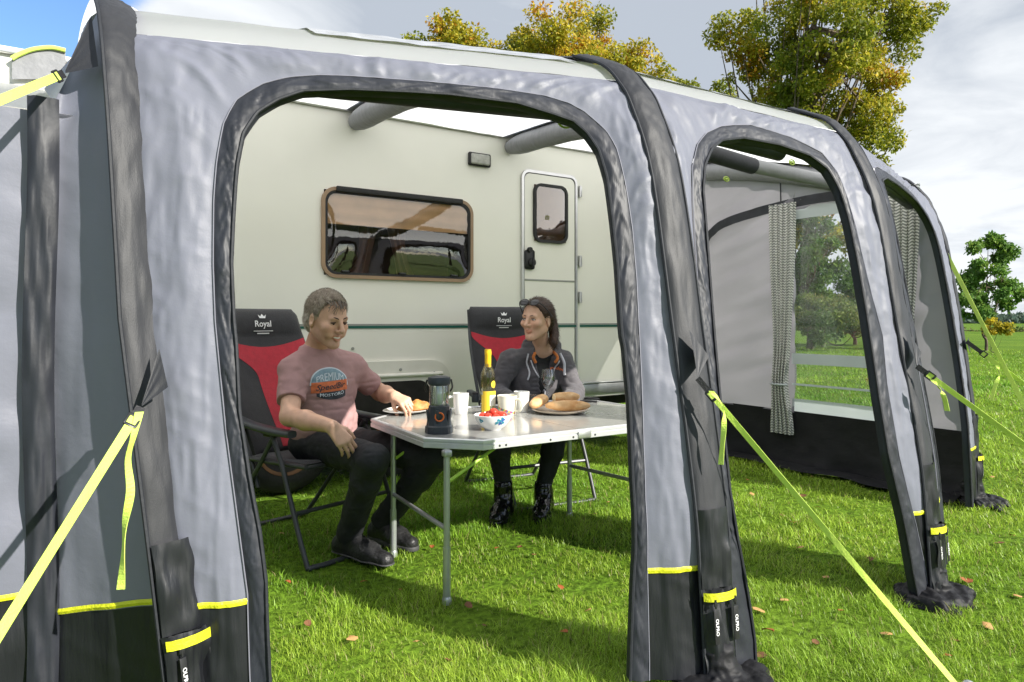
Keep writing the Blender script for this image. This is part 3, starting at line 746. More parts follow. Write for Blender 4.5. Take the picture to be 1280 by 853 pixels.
def door_panel(i, j, outer, inner, u0=.0, u1=1., seed=0):
    """outer/inner: outlines of the dark edging in (u, v), from the bottom left over the arch to the bottom right"""
    met = lambda P: surf(i, j, P[:, 0], P[:, 1])
    n = 520
    O = resample(np.array(outer), n, met); I_ = resample(np.array(inner), n, met)
    kt = int(np.argmax(O[:, 1]))
    # rows on the legs share their height; find where the arch starts bending
    vl = .62*O[:, 1].max(); a = int(np.argmax(O[:, 1] > vl)); b = n-1-int(np.argmax(O[::-1, 1] > vl))
    B = np.zeros_like(O)
    B[:a+1, 0] = u0; B[:a+1, 1] = O[:a+1, 1]; B[b:, 0] = u1; B[b:, 1] = O[b:, 1]
    path = np.array([[u0, O[a, 1]], [u0, VSEAM], [u1, VSEAM], [u1, O[b, 1]]])
    dense = np.concatenate([np.linspace(path[k], path[k+1], 60) for k in range(3)])
    # spread along the border by the same share of length as along the arch, blended with direction
    B[a:b+1] = resample(dense, b-a+1, met)
    for arr in (O, B, I_): arr[:, 1] = np.maximum(arr[:, 1], 0.002)
    ns = 34
    UV = B[:, None]+(O-B)[:, None]*np.linspace(0, 1, ns)[None, :, None]
    P = surf(i, j, UV[..., 0], UV[..., 1])
    nr = toward_cam(grid_normals(P), P)
    s = np.linspace(0, 1, ns)[None, :]
    edge = np.minimum(s, 1-s)*2
    w1 = fbm(P*A(1.5, 1.5, .32)+seed, 11, 3)*.0065+(.5-np.abs(vnoise(P*A(2.0, 2.0, .42)+seed, 20)))*.0035+(.5-np.abs(vnoise(P*A(.8, .8, 1.5)+P[..., ::-1]*A(0, 0, .9)+seed, 12)))*.003
    tl = np.r_[0, np.cumsum(np.linalg.norm(np.diff(P[:, -1], axis=0), axis=1))][:, None]
    up_ = smooth01((UV[..., 1]-.28)/.35)
    q3 = np.stack([tl*15+0*s+1.2*np.sin(s*2.4+tl*2), s*1.3+0*tl, seed+0*tl*s], -1)
    w1 = w1+(.75-np.abs(vnoise(q3, 1.))*1.5)*.0075*up_*smooth01((vnoise(P+seed, 2.2)+.45)/.6)+(.5-np.abs(vnoise(q3*A(2.6, 1.6, 1)+9, 1.)))*.0034*up_
    bulge = .014*np.sin(math.pi*np.clip(s, 0, 1))
    P = P+nr*(w1*np.clip(edge*2.5, .15, 1)+bulge)[..., None]
    low = (UV[:-1, :-1, 1]+UV[1:, 1:, 1])/2 < VY
    lf = np.zeros_like(low); lf[:n//2] = True
    grid_part('front_panel', P, m_panel, awn, ~low); grid_part('mud_skirt', P, m_skirt, awn, low & lf); grid_part('mud_skirt', P, m_skirt, awn, low & ~lf)
    # neon piping along the top of the skirt
    for side in (0, 1):
        row = int(np.argmax(O[:, 1] > VY)) if side == 0 else n-1-int(np.argmax(O[::-1, 1] > VY))
        pts = P[row]+nr[row]*.004
        g = MB(); up = A(0, .05, 1)*.008
        g.grid(np.stack([pts-up, pts+up*.2+nr[row]*.003, pts+up], 0)); g.build('piping', m_pipe, awn)
    # dark crinkled edging
    nt_ = 13
    UVt = O[:, None]+(I_-O)[:, None]*np.linspace(0, 1, nt_)[None, :, None]; UVt[..., 1] = np.maximum(UVt[..., 1], .002)
    T_ = surf(i, j, UVt[..., 0], UVt[..., 1]); nt2 = toward_cam(grid_normals(T_), T_)
    st = np.linspace(0, 1, nt_)[None, :]
    tl2 = np.r_[0, np.cumsum(np.linalg.norm(np.diff(T_[:, 0], axis=0), axis=1))][:, None]
    q4 = np.stack([tl2*26+st*1.5+.8*np.sin(st*7+tl2*9), st*2.2+0*tl2, seed+0*tl2*st], -1)
    cr = vnoise(T_*A(1, 1, .7)+seed, 16)*.006+(.5-np.abs(vnoise(q4, 1.)))*.0055+(.5-np.abs(vnoise(q4*A(2.2, 1.5, 1)+4, 1.)))*.0035
    T_ = T_+nt2*(.004+.005*np.sin(math.pi*st)+cr*np.sin(math.pi*np.clip(st*1.0, 0, 1))**.5)[..., None]
    ret = T_[:, -1]-nt2[:, -1]*.03                       # the edging turns inwards a little
    T_ = np.concatenate([T_, ret[:, None]], 1)
    grid_part('door_edging', T_, m_trim, awn)
    g = MB(); g.tube(P[:, -1]+nr[:, -1]*.005, .0016, 5); g.build('stitching', m_stitch, awn)
    g = MB(); g.tube(T_[:, nt_-1]+nt2[:, -1]*.004, .005, 6); g.build('door_zip', m_sleeve_edge, awn)
    return O, I_

A_out = [(313, 900), (313, 853), (310, 742), (300, 668), (283, 540), (272, 430), (267, 330), (267.5, 252), (271, 205), (280, 155), (296, 126), (329, 106), (360, 98.5), (400, 95.5), (444, 97), (500, 101), (560, 106), (620, 112), (677, 120.5), (710, 130), (730, 141), (758, 166), (770, 187), (782, 236), (790, 290), (795, 350), (798.6, 420), (801, 471), (804, 560), (806, 623), (808.5, 704), (811, 826), (811, 850)]
A_in = [(342, 900), (338, 853), (333, 727), (325, 663), (312, 593), (300, 514), (296, 430), (290, 330), (292, 282), (295, 232), (297.5, 205), (304.6, 168.6), (322.7, 142), (349, 126), (378.5, 116), (437.6, 114), (510, 117), (560, 120), (645, 130.6), (691, 144.6), (716, 153.4), (733.5, 169), (747.6, 190), (758, 225.6), (765, 278), (770.5, 331), (776.5, 420), (779.6, 435), (785.7, 501), (789.7, 598), (793, 689), (788, 796), (786.5, 850)]
B_out = [(899, 850), (896, 760), (892, 640), (884, 520), (876, 420), (869, 330), (864.5, 254), (864, 209), (871, 181), (882.5, 167), (901, 159), (937, 157.5), (986, 172), (1025.6, 192), (1045, 216.6), (1060, 256), (1075, 315), (1089.6, 374), (1102, 420), (1107.6, 480), (1123, 572), (1136, 625.6), (1153.7, 704), (1160, 745)]
B_in = [(943, 850), (941, 800), (933, 745), (920, 674), (910, 613), (899, 510), (891, 420), (882.5, 310), (877, 240), (879, 209), (888, 188), (901, 177), (927.5, 174), (972.6, 182.5), (1010, 195.6), (1032.6, 212.5), (1047.6, 239), (1059, 276), (1070, 329), (1081, 392.6), (1089, 445), (1097, 500), (1108, 567), (1121, 623), (1131, 669), (1139, 715), (1145, 745)]
def to_uv(i, j, pts):
    out = []; g = A(.05, .05)
    for p in pts:
        g = px_uv(i, j, p[0], p[1], g[0], g[1]); out.append(g.copy())
    return np.array(out)
uvAo, uvAi = to_uv(1, 2, A_out), to_uv(1, 2, A_in)
uvBo, uvBi = to_uv(2, 3, B_out), to_uv(2, 3, B_in)
door_panel(1, 2, uvAo, uvAi, seed=0.)
door_panel(2, 3, uvBo, uvBi, seed=3.)
mir = lambda P: np.array([[1-p[0], p[1]] for p in P[::-1]])
door_panel(3, 4, mir(uvAo), mir(uvAi), seed=6.)

BULGE = {1: .05, 2: .11, 3: .11, 4: .06}
# roof between the beams, from the seam of the front panel back to the caravan rail
def roof_pt(i, j, u, r):
    """r 0..1 seam -> top of the beam, 1..2 -> rail"""
    u = np.asarray(u, float); r = np.asarray(r, float)
    f = surf(i, j, u, VSEAM+(1-VSEAM)*np.clip(r, 0, 1))
    t = np.clip(r-1, 0, 1)[..., None]
    xi, xj = BEAM[i]['x'][1][-1], BEAM[j]['x'][1][-1]
    e = np.stack([xi+(xj-xi)*u, 0*u+WALL-.012, 0*u+RAIL_Z], -1)
    sag = np.sin(math.pi*np.clip(u, 0, 1))*np.sin(math.pi*np.clip(r-1, 0, 1))*.02
    p = f*(1-t)+e*t
    p[..., 2] += np.sin(math.pi*np.clip(r-1, 0, 1))*(BULGE[i]*(1-u)+BULGE[j]*u)-sag
    return p
for (i, j) in ((1, 2), (2, 3), (3, 4)):
    uu, rr = np.meshgrid(np.linspace(0, 1, 40), np.r_[np.linspace(0, 1, 14), np.linspace(1.04, 2, 30)], indexing='ij')
    P = roof_pt(i, j, uu, rr); P[..., 2] += fbm(P, 5, 2)*.004
    grid_part('roof', P, m_roof, awn)
uu, rr = np.meshgrid(np.linspace(.36, .93, 40), np.linspace(.62, 1.10, 16), indexing='ij')
P = roof_pt(1, 2, uu, rr); P[..., 2] += .006+fbm(P, 14, 2)*.003; P[..., 1] -= .006
grid_part('roof_window', P, m_roofpvc, awn)
uu, rr = np.meshgrid(np.linspace(.10, .93, 40), np.linspace(.75, 1.10, 12), indexing='ij')
P = roof_pt(2, 3, uu, rr); P[..., 2] += .006+fbm(P, 14, 2)*.003; P[..., 1] -= .006
grid_part('roof_window', P, m_roofpvc, awn)

# beams: a dark sleeve up the front, a grey sleeved air tube under the roof
def sleeve_path(i, v0, v1, n, out=0.):
    p = beam(i, np.linspace(v0, v1, n)); T = np.gradient(p, axis=0); T /= np.linalg.norm(T, axis=1)[:, None]
    side = np.tile(unit({1: A(.72, .35, 0), 2: A(1, -.12, 0), 3: A(1, .12, 0), 4: A(.85, .35, 0)}[i]), (n, 1)); nn = np.cross(side, T); nn /= np.linalg.norm(nn, axis=1)[:, None]
    nn *= -np.sign(nn[:, 1:2]+1e-9)
    return p+nn*out, side, nn
HALF = {1: .066, 2: .060, 3: .060, 4: .060}
def half_sleeve(name, i, v0, v1, n, half, bul, m, seed, lift=.004, wr=.004, k=17, a0=-1., a1=1.):
    p, s, nn = sleeve_path(i, v0, v1, n)
    t = np.linspace(a0, a1, k)
    prof = bul*np.sqrt(np.clip(1-(t*.98)**2, 0, 1))
    P = p[:, None]+s[:, None]*(t*half)[None, :, None]+nn[:, None]*(lift+prof)[None, :, None]
    P = P+nn[:, None]*((vnoise(P*A(1, 1, .5)+seed, 30)*wr+vnoise(P*A(2.2, 2.2, .25)+seed, 40)*wr*.8))[..., None]
    return grid_part(name, P, m, awn), P
for i in BEAM:
    h = HALF[i]
    half_sleeve('beam_sleeve', i, v_of_z(.02), 1., 150, h, .022, m_sleeve, i*3., wr=.003)
    for sg in (-1, 1):
        p, s, nn = sleeve_path(i, v_of_z(.02), 1., 90)
        g = MB(); g.tube(p+s*sg*h*1.0+nn*.012, .0055, 6); g.build('sleeve_zip', m_sleeve_edge, awn)
    # dark band carried over the roof edge and back to the rail
    x = BEAM[i]['x'][1][-1]; t0 = beam(i, 1.)
    end = A(x, WALL-.02, RAIL_Z)
    n = 30; tt = np.linspace(0, 1, n)[:, None]; c = t0*(1-tt)+end*tt; c[:, 2] += np.sin(math.pi*tt[:, 0])*BULGE[i]
    k = np.linspace(-1, 1, 9)
    P = c[:, None]+A(1, 0, 0)*(k*h)[None, :, None]+A(0, 0, 1)*(.004+.012*np.sqrt(np.clip(1-k*k, 0, 1)))[None, :, None]
    if i != 1: grid_part('roof_sleeve', P, m_sleeve, awn)
    else: grid_part('roof_sleeve', P, m_roof, awn)
    # air tube below the roof
    q0 = t0+A(0, .05, -.07); q1 = end+A(0, -.01, -.075)
    pth = np.array([q0*(1-t)+q1*t for t in np.linspace(0, 1, 24)])
    pth[:, 2] += np.sin(math.pi*np.linspace(0, 1, 24))*BULGE[i]
    rr = np.full(24, .074)*(1+.02*np.sin(np.arange(24)*1.9)); rr[-1] *= .72; rr[-2] *= .95
    g = MB(); g.tube(pth, rr, 20); g.build('air_tube', m_tube, awn)
    # pocket around the foot with a neon band and two zip pulls
    o, P = half_sleeve('foot_pocket', i, v_of_z(.30), v_of_z(.53), 60, h*1.0, .026, m_skirt, i*5., lift=.007+.012*(i == 1), wr=.008)
    o2, P2 = half_sleeve('foot_sleeve', i, v_of_z(.015), v_of_z(.30), 70, h*1.03, .034, m_skirt, i*7., lift=.006+.012*(i == 1), wr=.013)
    half_sleeve('pocket_band', i, v_of_z(.268), v_of_z(.293), 6, h*1.04, .036, m_pipe, i*7., lift=.019+.016*(i == 1), wr=.002)
    for sg in (-.62, .66):
        p, s, nn = sleeve_path(i, v_of_z(.13), v_of_z(.275), 12)
        base = p+s*(sg*h)+nn*(.008+.036*math.sqrt(1-sg*sg)+.012+.014*(i == 1))
        g = MB(); g.tube(base[-3:], .003, 6); g.box(base[-2], (.012, .004, .014), None, .001); pull = g.build('zip_pull', m_plast, awn)
        top, bot = base[9], base[1]; up_ = unit(top-bot); rt = unit(s[0]+up_*(.25 if sg > 0 else -.2)); rt = unit(rt-up_*(rt@up_)); nv = np.cross(rt, up_); nv *= -np.sign(nv[1])
        cen = (top+bot)/2; ln = np.linalg.norm(top-bot)
        R_ = np.stack([rt, nv, up_], 1)
        g = MB(); g.box(cen, (.018, .002, ln*.92), R_, .0008); tg = g.build('zip_tag', m_plast, pull)
        V, Fc = text_mesh('OLPRO', .016, .0003)
        down = -up_
        P_ = place2d(V, cen+nv*.0022, down*.95, rt*.95*(1 if nv @ np.cross(down, rt) > 0 else -1), nv)
        g = MB(); g.add(P_, Fc); g.build('tag_lettering', m_white_ink, tg, False)
    # crumpled foot cloth
    f = beam(i, 0.)
    fo = unit(A(.1, -1, 0))
    fl = Field(f+A(-.26, -.24, -.04), f+A(.26, .22, .18), .006)
    rg = np.random.default_rng(60+i)
    for q in range(9):
        an = rg.uniform(0, 6.28); rr_ = rg.uniform(.05, .12); a = f+A(math.cos(an)*rr_*1.3, math.sin(an)*rr_-.02, rg.uniform(.008, .03)); tg_ = A(-math.sin(an), math.cos(an), 0)*rg.uniform(.05, .11)
        fl.cone(a-tg_, a+tg_+A(0, 0, rg.uniform(-.005, .02)), rg.uniform(.012, .022), rg.uniform(.010, .018), k=.030)
    fl.ell(f+A(0, -.01, .02), np.eye(3), (.14, .11, .028), k=.03)
    fl.cone(f+A(0, 0, 0), f+A(0, .01, .10), .064, .05, k=.03)
    V, Q = fl.mesh(); nr = vnormals(V, Q); w = fbm(V*A(1, 1, 1.4), 14, 2); V = V+nr*(w*.007+(.4-np.abs(vnoise(V*A(1, 1, 1.5)+3, 26)))*.016+(.4-np.abs(vnoise(V+8, 55)))*.006)[:, None]; V[:, 2] = np.maximum(V[:, 2], .0)
    link_mesh('foot_cloth', V, Q, m_mud, awn)

# rolled door panels stowed under the front edge, and bracing bars between the roof tubes
def bar(name, pts, r, m, n=14, **kw):
    g = MB(); g.tube(catmull(pts, n), r, 16); return g.build(name, m, awn)
for (i, j, uvI, a, b) in ((1, 2, uvAi, .2, .86), (2, 3, uvBi, .16, .62), (3, 4, mir(uvAi), .14, .8)):
    top = uvI[:, 1].max()-.012
    us = np.linspace(a, b, 12); c = surf(i, j, us, np.full(12, top))+A(0, .06, .012)
    bar('rolled_door', list(c), np.linspace(.012, .034, len(catmull(list(c), 14))), m_trim)
x0, x1 = 2.95, 4.62
bar('brace_sleeve', [A(2.93, 2.80, 2.10), A(3.25, 2.8, 2.085), A(3.62, 2.8, 2.06)], .050, m_sleeve_edge)
bar('brace_tube', [A(3.60, 2.8, 2.062), A(4.1, 2.8, 2.055), A(4.6, 2.8, 2.05)], .044, m_tube)
m_clip = mat('green_clip', (.30, .42, .05), .4, var=.1)
for P0 in (W(706, 154, 2.45), W(990, 203, 4.5), W(908, 224, 5.0)):
    g = MB(); th = np.linspace(0, 6.283, 20); g.tube(np.stack([P0[0]+.028*np.cos(th), P0[1]+0*th, P0[2]+.016*np.sin(th)], 1), .004, 6); g.box(P0, (.03, .012, .014), None, .003); g.build('brace_clip', m_clip, awn)

# ---- right end wall with an arched zip, a clear window and pale bands
EX = 4.65
def wall_top(Y):
    f = beam(4, np.linspace(0, 1, 80)); yy = np.r_[f[:, 1], WALL-.01]; zz = np.r_[f[:, 2], RAIL_Z-.02]
    return np.interp(Y, yy, zz)
WY0, WY1, WZ0, WZ1 = 2.42, 3.215, .50, 1.93
ys = np.unique(np.r_[np.linspace(1.99, WALL-.012, 70), WY0, WY1]); zs = np.unique(np.r_[np.linspace(0, 1, 60)*2.49, WZ0, WZ1, .41])
def wall_seg(name, y0, y1, z0f, z1f, ny, nz, m, amp=.008, x=EX):
    yy = np.linspace(y0, y1, ny); P = np.zeros((ny, nz, 3))
    for a, Y in enumerate(yy):
        z0, z1 = z0f(Y), max(z0f(Y)+1e-3, z1f(Y)); P[a, :, 1] = Y; P[a, :, 2] = np.linspace(z0, z1, nz)
    P[..., 0] = x
    diag = vnoise(np.stack([P[..., 1]*3.0+P[..., 2]*7., P[..., 2]*2-P[..., 1]*.8, 0*P[..., 0]], -1), 1.6)
    P[..., 0] += 1.8*amp*diag+fbm(P, 3, 2)*amp*.5
    return grid_part(name, P, m, awn)
k_ = lambda c: (lambda Y: c)
wall_seg('end_wall', 2.005, WY0, k_(.41), wall_top, 26, 90, m_inner)
wall_seg('end_wall', WY1, WALL-.012, k_(.41), wall_top, 60, 100, m_inner, .010)
wall_seg('end_wall', WY0, WY1, k_(WZ1), wall_top, 40, 30, m_inner)
def skirt_bot(Y): return 0.
yy = np.linspace(2.0, WALL-.01, 90); zz = np.linspace(0, 1, 22)
P = np.zeros((90, 22, 3)); P[..., 1] = yy[:, None]; P[..., 2] = (zz*.42)[None]; P[..., 0] = EX-.004-(1-zz[None])**2*.05*(1+.5*vnoise(np.stack([yy*4, 0*yy, 0*yy], -1))[:, None])
P[..., 0] += fbm(P, 7, 2)*.012*(1-zz[None])
P[..., 2] += .012*vnoise(P, 5)*(1-zz[None])+.002
grid_part('end_skirt', P, m_mud, awn)
P2 = P[:, :2].copy(); P2[:, 0, 0] -= .16+.05*vnoise(P[:, 0], 4); P2[:, 0, 2] = .028; P2 = np.stack([P2[:, 0], P2[:, 0]*.5+P2[:, 1]*.5+A(0, 0, .03), P2[:, 1]], 1)
grid_part('ground_flap', P2, m_mud, awn)
g = MB(); g.box((EX-.004, (WY0+WY1)/2, (WZ0+WZ1)/2), (.002, WY1-WY0, WZ1-WZ0)); g.build('clear_window', m_pvc, awn, False)
for z0, z1, nm in ((.42, .515, 'window_band'), (.775, .855, 'window_band'), (.615, .630, 'window_seam'), (1.86, 1.95, 'window_blind')):
    n = 30; yy = np.linspace(WY0-.02, WY1+.02, n); P = np.zeros((n, 5, 3)); P[..., 0] = EX-.009+.004*vnoise(np.stack([yy*6, 0*yy, 0*yy+z0], -1))[:, None]; P[..., 1] = yy[:, None]; P[..., 2] = np.linspace(z0, z1, 5)[None]
    grid_part(nm, P, m_band, awn)
# arched dark zip band on the end wall
AR = catmull([A(4.12, .44), A(4.10, 1.2), A(4.09, 1.72), A(3.98, 1.86), A(3.75, 1.945), A(3.2, 1.985), A(2.75, 1.975), A(2.52, 1.90), A(2.40, 1.72), A(2.36, 1.2), A(2.34, .44)], 12) if False else None
ar = catmull([A(4.12, .44, 0), A(4.105, 1.2, 0), A(4.09, 1.70, 0), A(3.98, 1.855, 0), A(3.75, 1.93, 0), A(3.2, 1.985, 0), A(2.75, 1.975, 0), A(2.50, 1.89, 0), A(2.39, 1.70, 0), A(2.36, 1.2, 0), A(2.34, .44, 0)], 12)
ar3 = np.stack([np.full(len(ar), EX-.014), ar[:, 0], ar[:, 1]], -1)
T_ = np.gradient(ar3, axis=0); T_ /= np.linalg.norm(T_, axis=1)[:, None]; nn = np.cross(T_, A(1, 0, 0))
wd = np.where((ar[:, 1] > 1.6), .036, .02)
P = ar3[:, None]+nn[:, None]*(np.linspace(-1, 1, 5)[None, :, None]*wd[:, None, None]); P[..., 0] += vnoise(P, 25)*.006-.004
grid_part('end_wall_edging', P, m_trim, awn)
g = MB(); g.tube([A(EX-.012, 3.33, 1.97), A(EX-.012, 3.335, 2.22)], .005, 6); g.build('wall_seam', m_sleeve_edge, awn)

# ---- left end: a facet back from the first beam, a dark zip strip and the lower side bay
SX, SY, SZ = -.035, 2.27, 1.70
def facet(s, t):
    """s 0 at the strip, 1 at the first beam; t 0..1 bottom to top"""
    v = t; b1 = beam(1, v)-A(.035, -.02, 0); st = np.stack([SX+.03+0*t, SY+.03*t, SZ*beam(1, v)[..., 2]/2.07], -1)
    return st*(1-s)[..., None]+b1*s[..., None]
ss, tt = np.meshgrid(np.linspace(0, 1, 26), np.linspace(.0, 1, 150), indexing='ij')
P = facet(ss, tt); nr = toward_cam(grid_normals(P), P); P = P+nr*(fbm(P*A(1.6, 1.6, .3)+9, 9, 2)*.005+(.5-np.abs(vnoise(P*A(.6, .6, 1.6)+P[..., ::-1]*A(0, 0, .8)+2, 9)))*.004)[..., None]
zc = (P[:-1, :-1, 2]+P[1:, 1:, 2])/2; low = (tt[:-1, :-1]+tt[1:, 1:])/2 < float(v_of_z(.36))
grid_part('side_panel', P, m_panel, awn, ~low); grid_part('mud_skirt', P, m_skirt, awn, low)
row = int(np.argmax(tt[0] > float(v_of_z(.36)))); pts = P[:, row]+nr[:, row]*.004
g = MB(); g.grid(np.stack([pts-A(0, 0, .008), pts+nr[:, row]*.003, pts+A(0, 0, .008)], 0)); g.build('piping', m_pipe, awn)
# strip
n = 120; z = np.linspace(.005, SZ, n); k = np.linspace(-1, 1, 11)
P = np.zeros((n, 11, 3)); P[..., 0] = SX+(k*.036)[None]+.006*np.sin(z*5)[:, None]; P[..., 1] = SY-.012-.014*np.sqrt(1-(k*.98)**2)[None]; P[..., 2] = z[:, None]
P[..., 1] += vnoise(P*A(3, 1, .35), 28)*.008
grid_part('zip_strip', P, m_trim, awn)
# side bay
n = 60; xx = np.linspace(-1.45, SX-.02, n); z = np.linspace(0, 1.67, 110)
P = np.zeros((n, 110, 3)); P[..., 0] = xx[:, None]; P[..., 2] = z[None]; P[..., 1] = SY+.02*(z/1.67)[None]
P[..., 1] += fbm(np.stack([P[..., 0]*1.5+P[..., 2]*1.1, P[..., 2]*2.2-P[..., 0]*1.5, 0*P[..., 0]], -1), 3, 2)*.009+(.5-np.abs(vnoise(np.stack([P[..., 0]*2.2+P[..., 2]*1.6, P[..., 2]*3.2-P[..., 0]*2.2, 0*P[..., 0]], -1)+5, 3.)))*.005
low = np.tile((z[:-1] < .355)[None], (n-1, 1))
grid_part('side_bay_panel', P, m_panel, awn, ~low); grid_part('mud_skirt', P, m_skirt, awn, low)
row = int(np.argmax(z >= .355)); pts = P[:, row]-A(0, .004, 0); g = MB(); g.grid(np.stack([pts-A(0, 0, .008), pts-A(0, .003, 0), pts+A(0, 0, .008)], 0)); g.build('piping', m_pipe, awn)
yy = np.linspace(SY+.02, WALL-.012, 40); P = np.zeros((n, 40, 3)); P[..., 0] = np.linspace(-1.45, .10, n)[:, None]; P[..., 1] = yy[None]; P[..., 2] = (1.67+(yy-SY-.02)/(WALL-SY)*.665)[None]+fbm(P, 5, 2)*.004
grid_part('side_bay_roof', P, m_roof, awn)
g = MB(); g.grid(np.stack([np.stack([np.full(20, -1.45), np.linspace(SY, WALL-.012, 20), np.full(20, .004)], -1), np.stack([np.full(20, -1.45), np.linspace(SY, WALL-.012, 20), np.linspace(1.67, 2.335, 20)], -1)], 0)); g.build('side_bay_end', m_panel, awn)
# gable between the low bay roof and the main roof
t0 = beam(1, 1.); yy = np.linspace(t0[1], WALL-.012, 24)
topz = np.interp(yy, [t0[1], WALL], [2.07, RAIL_Z]); botz = np.interp(yy, [SY, WALL], [1.67, 2.335])
g = MB(); g.grid(np.stack([np.stack([np.full(24, .105), yy, botz], -1), np.stack([np.full(24, .12), yy, topz-.005], -1)], 0)); g.build('side_gable', m_panel, awn)
lip = np.array([facet(A(s)[0:1], A(1.)[0:1])[0] for s in np.linspace(0, 1, 16)])
back = np.stack([np.linspace(SX, .12, 16), np.full(16, 2.75), np.linspace(1.86, 2.10, 16)], -1)
g = MB(); g.grid(np.stack([lip, back], 0)); g.build('side_shoulder', m_roof, awn)
# flap with neon edge hanging from the caravan rail at the left
fp = [onY(px, py, WALL-.03) for px, py in ((15, 74), (24, 69), (38, 63.5), (52, 61), (66, 60.5), (82, 64))]
fl_top = catmull(fp, 6); fl_bot = np.array([onY(proj(p)[0], 99, WALL-.03) for p in fl_top])
g = MB(); g.grid(np.stack([fl_bot, fl_top], 0)); g.build('rail_flap', m_tube, awn)
g = MB(); g.tube(fl_top-A(0, .01, 0), .012, 8); g.build('piping', m_neon, awn)

# ---- guy points: dark triangles of cloth running to the straps
def guy_patch(a, b, apex, n=10):
    e = np.array([a*(1-t)+b*t for t in np.linspace(0, 1, n)])
    P = np.array([[q*(1-s)+apex*s for s in np.linspace(0, .96, 12)] for q in e])
    nr = grid_normals(P); w = vnoise(np.stack([np.linspace(0, 9, n)[:, None]+np.zeros((1, 12)), np.zeros((n, 12)), np.zeros((n, 12))], -1), 1.)
    P = P+nr*(w*.0025*np.sin(np.linspace(0, 1, 12)*math.pi*.9+.2)[None])[..., None]
    grid_part('guy_patch', P, m_sleeve, awn)
def guy(label, anchor, end, w=.026, tail=None, wdir=None, dark=.10, patch=None, hole=None):
    t = thing('guy_strap', label, 'guy strap', (end[0], end[1], 0.0), 0, 'neon guy straps staking out the awning')
    d = unit(end-anchor); mid = anchor+d*dark
    wd = unit(np.cross(d, CAM-(anchor+end)/2)) if wdir is None else unit(wdir)
    g = MB(); g.strip([anchor, mid], wd, w*1.05); g.build('webbing_loop', m_black, t, False)
    n = 24; pts = np.array([mid*(1-s)+end*s for s in np.linspace(0, 1, n)])
    tw = np.array([wd*math.cos(.5*math.sin(s*5))+np.cross(d, wd)*math.sin(.5*math.sin(s*5)) for s in np.linspace(0, 1, n)])
    g = MB(); g.strip(pts, tw, w); g.build('strap', m_neon, t, False)
    # slider buckle at the top
    R_ = np.stack([wd, d, np.cross(wd, d)], 1)
    g = MB(); g.box(mid, (w*1.4, .008, .006), R_, .002); g.box(mid+d*.03, (w*1.4, .008, .006), R_, .002)
    for sg in (-1, 1): g.box(mid+d*.015+wd*sg*w*.65, (.006, .034, .006), R_, .002)
    g.build('buckle', m_plast, t)
    if tail is not None:
        tl = catmull(tail, 8); k = np.linspace(0, 1, len(tl))
        wv = unit(np.cross(A(0, 0, 1), CAM-tl[0])); wds = np.array([unit(wv*math.cos(1.1*math.sin(q*6))+A(.3, 1, 0)*math.sin(1.1*math.sin(q*6))) for q in k])
        g = MB(); g.strip(tl, wds, w*.92); g.build('strap_tail', m_neon, t, False)
    # steel peg pushed into the turf
    g = MB(); e0 = A(end[0], end[1], .07); dd = unit(A(d[0], d[1], 0)); g.tube(catmull([A(end[0], end[1], 0)-dd*.02+A(0, 0, -.03), e0, e0+dd*.02+A(0, 0, .012), e0+dd*.035+A(0, 0, -.004)], 5), .004, 8); g.build('peg', mat_steel, t)
    return t
mat_steel = mat('galvanised_steel', (.5, .5, .5), .35, metal=1., var=.1)
# lower straps
a1 = beam(1, float(v_of_z(.90)))+A(-.03, -.075, 0); a1 = W(176, 509, 1.745)
guy_patch(W(199, 436, 1.80), W(210, 484, 1.775), W(176, 509, 1.745))
guy('broad neon strap crossing the left front corner, its long tail hanging beside it', a1, A(-.42, 1.16, .06), .021, [a1+A(-.005, -.02, -.01), W(167, 545, 1.70), W(160, 575, 1.70), W(163, 615, 1.70), W(156, 655, 1.70), W(154, 690, 1.70), W(151, 737, 1.70)], dark=.03)
a2 = W(884, 485, 2.10)
guy_patch(beam(2, float(v_of_z(1.07)))+A(-.035, -.048, 0), beam(2, float(v_of_z(.99)))+A(.03, -.055, 0), W(872, 473, 2.10))
guy('long neon strap stretched from the middle leg down to the grass in front', W(872, 473, 2.10), A(*onZ(1203, 888)[:2], .05), .017, [W(889, 489, 2.08), W(903, 508, 2.07), W(905, 530, 2.07), W(903, 555, 2.07), W(901, 581, 2.07)], dark=.05)
a3 = W(1146, 458, 2.76)
guy_patch(beam(3, float(v_of_z(1.05)))+A(-.03, -.048, 0), beam(3, float(v_of_z(.97)))+A(.03, -.052, 0), a3)
guy('neon strap from the third leg with a short tail, running out of the frame', a3, A(3.56, .62, .06), .020, [W(1166, 475, 2.70), W(1176, 488, 2.69), W(1181, 500, 2.69), W(1184, 514, 2.69)], dark=.045)
a4 = W(1213, 432, 4.10)
guy_patch(beam(4, float(v_of_z(1.0)))+A(0, -.05, 0), beam(4, float(v_of_z(.9)))+A(.06, -.02, 0), W(1208, 427, 4.12))
guy('neon strap with hanging tail at the far right leg, lower of the crossing pair', W(1208, 427, 4.12), A(*onZ(1500, 655)[:2], .06), .022, [W(1247, 457, 4.0), W(1249, 468, 4.0), W(1243, 486, 4.0), W(1239, 501, 4.0)], dark=.10)
guy('neon strap dropping steeply from the shoulder of the far right leg, crossing the lower one', W(1178, 308, 4.32), A(*onZ(1349, 655)[:2], .06), .024, dark=.02)
a5 = W(80, 92, 1.90)
b1a, b1b = beam(1, float(v_of_z(1.975)))+A(-.07, .0, 0), beam(1, float(v_of_z(1.80)))+A(-.065, 0, 0)
guy_patch(b1a, b1b, a5)
e5 = W(0, 125.5, 1.52); d5 = unit(e5-a5); e5 = a5+d5*((a5[2]-.06)/-d5[2])
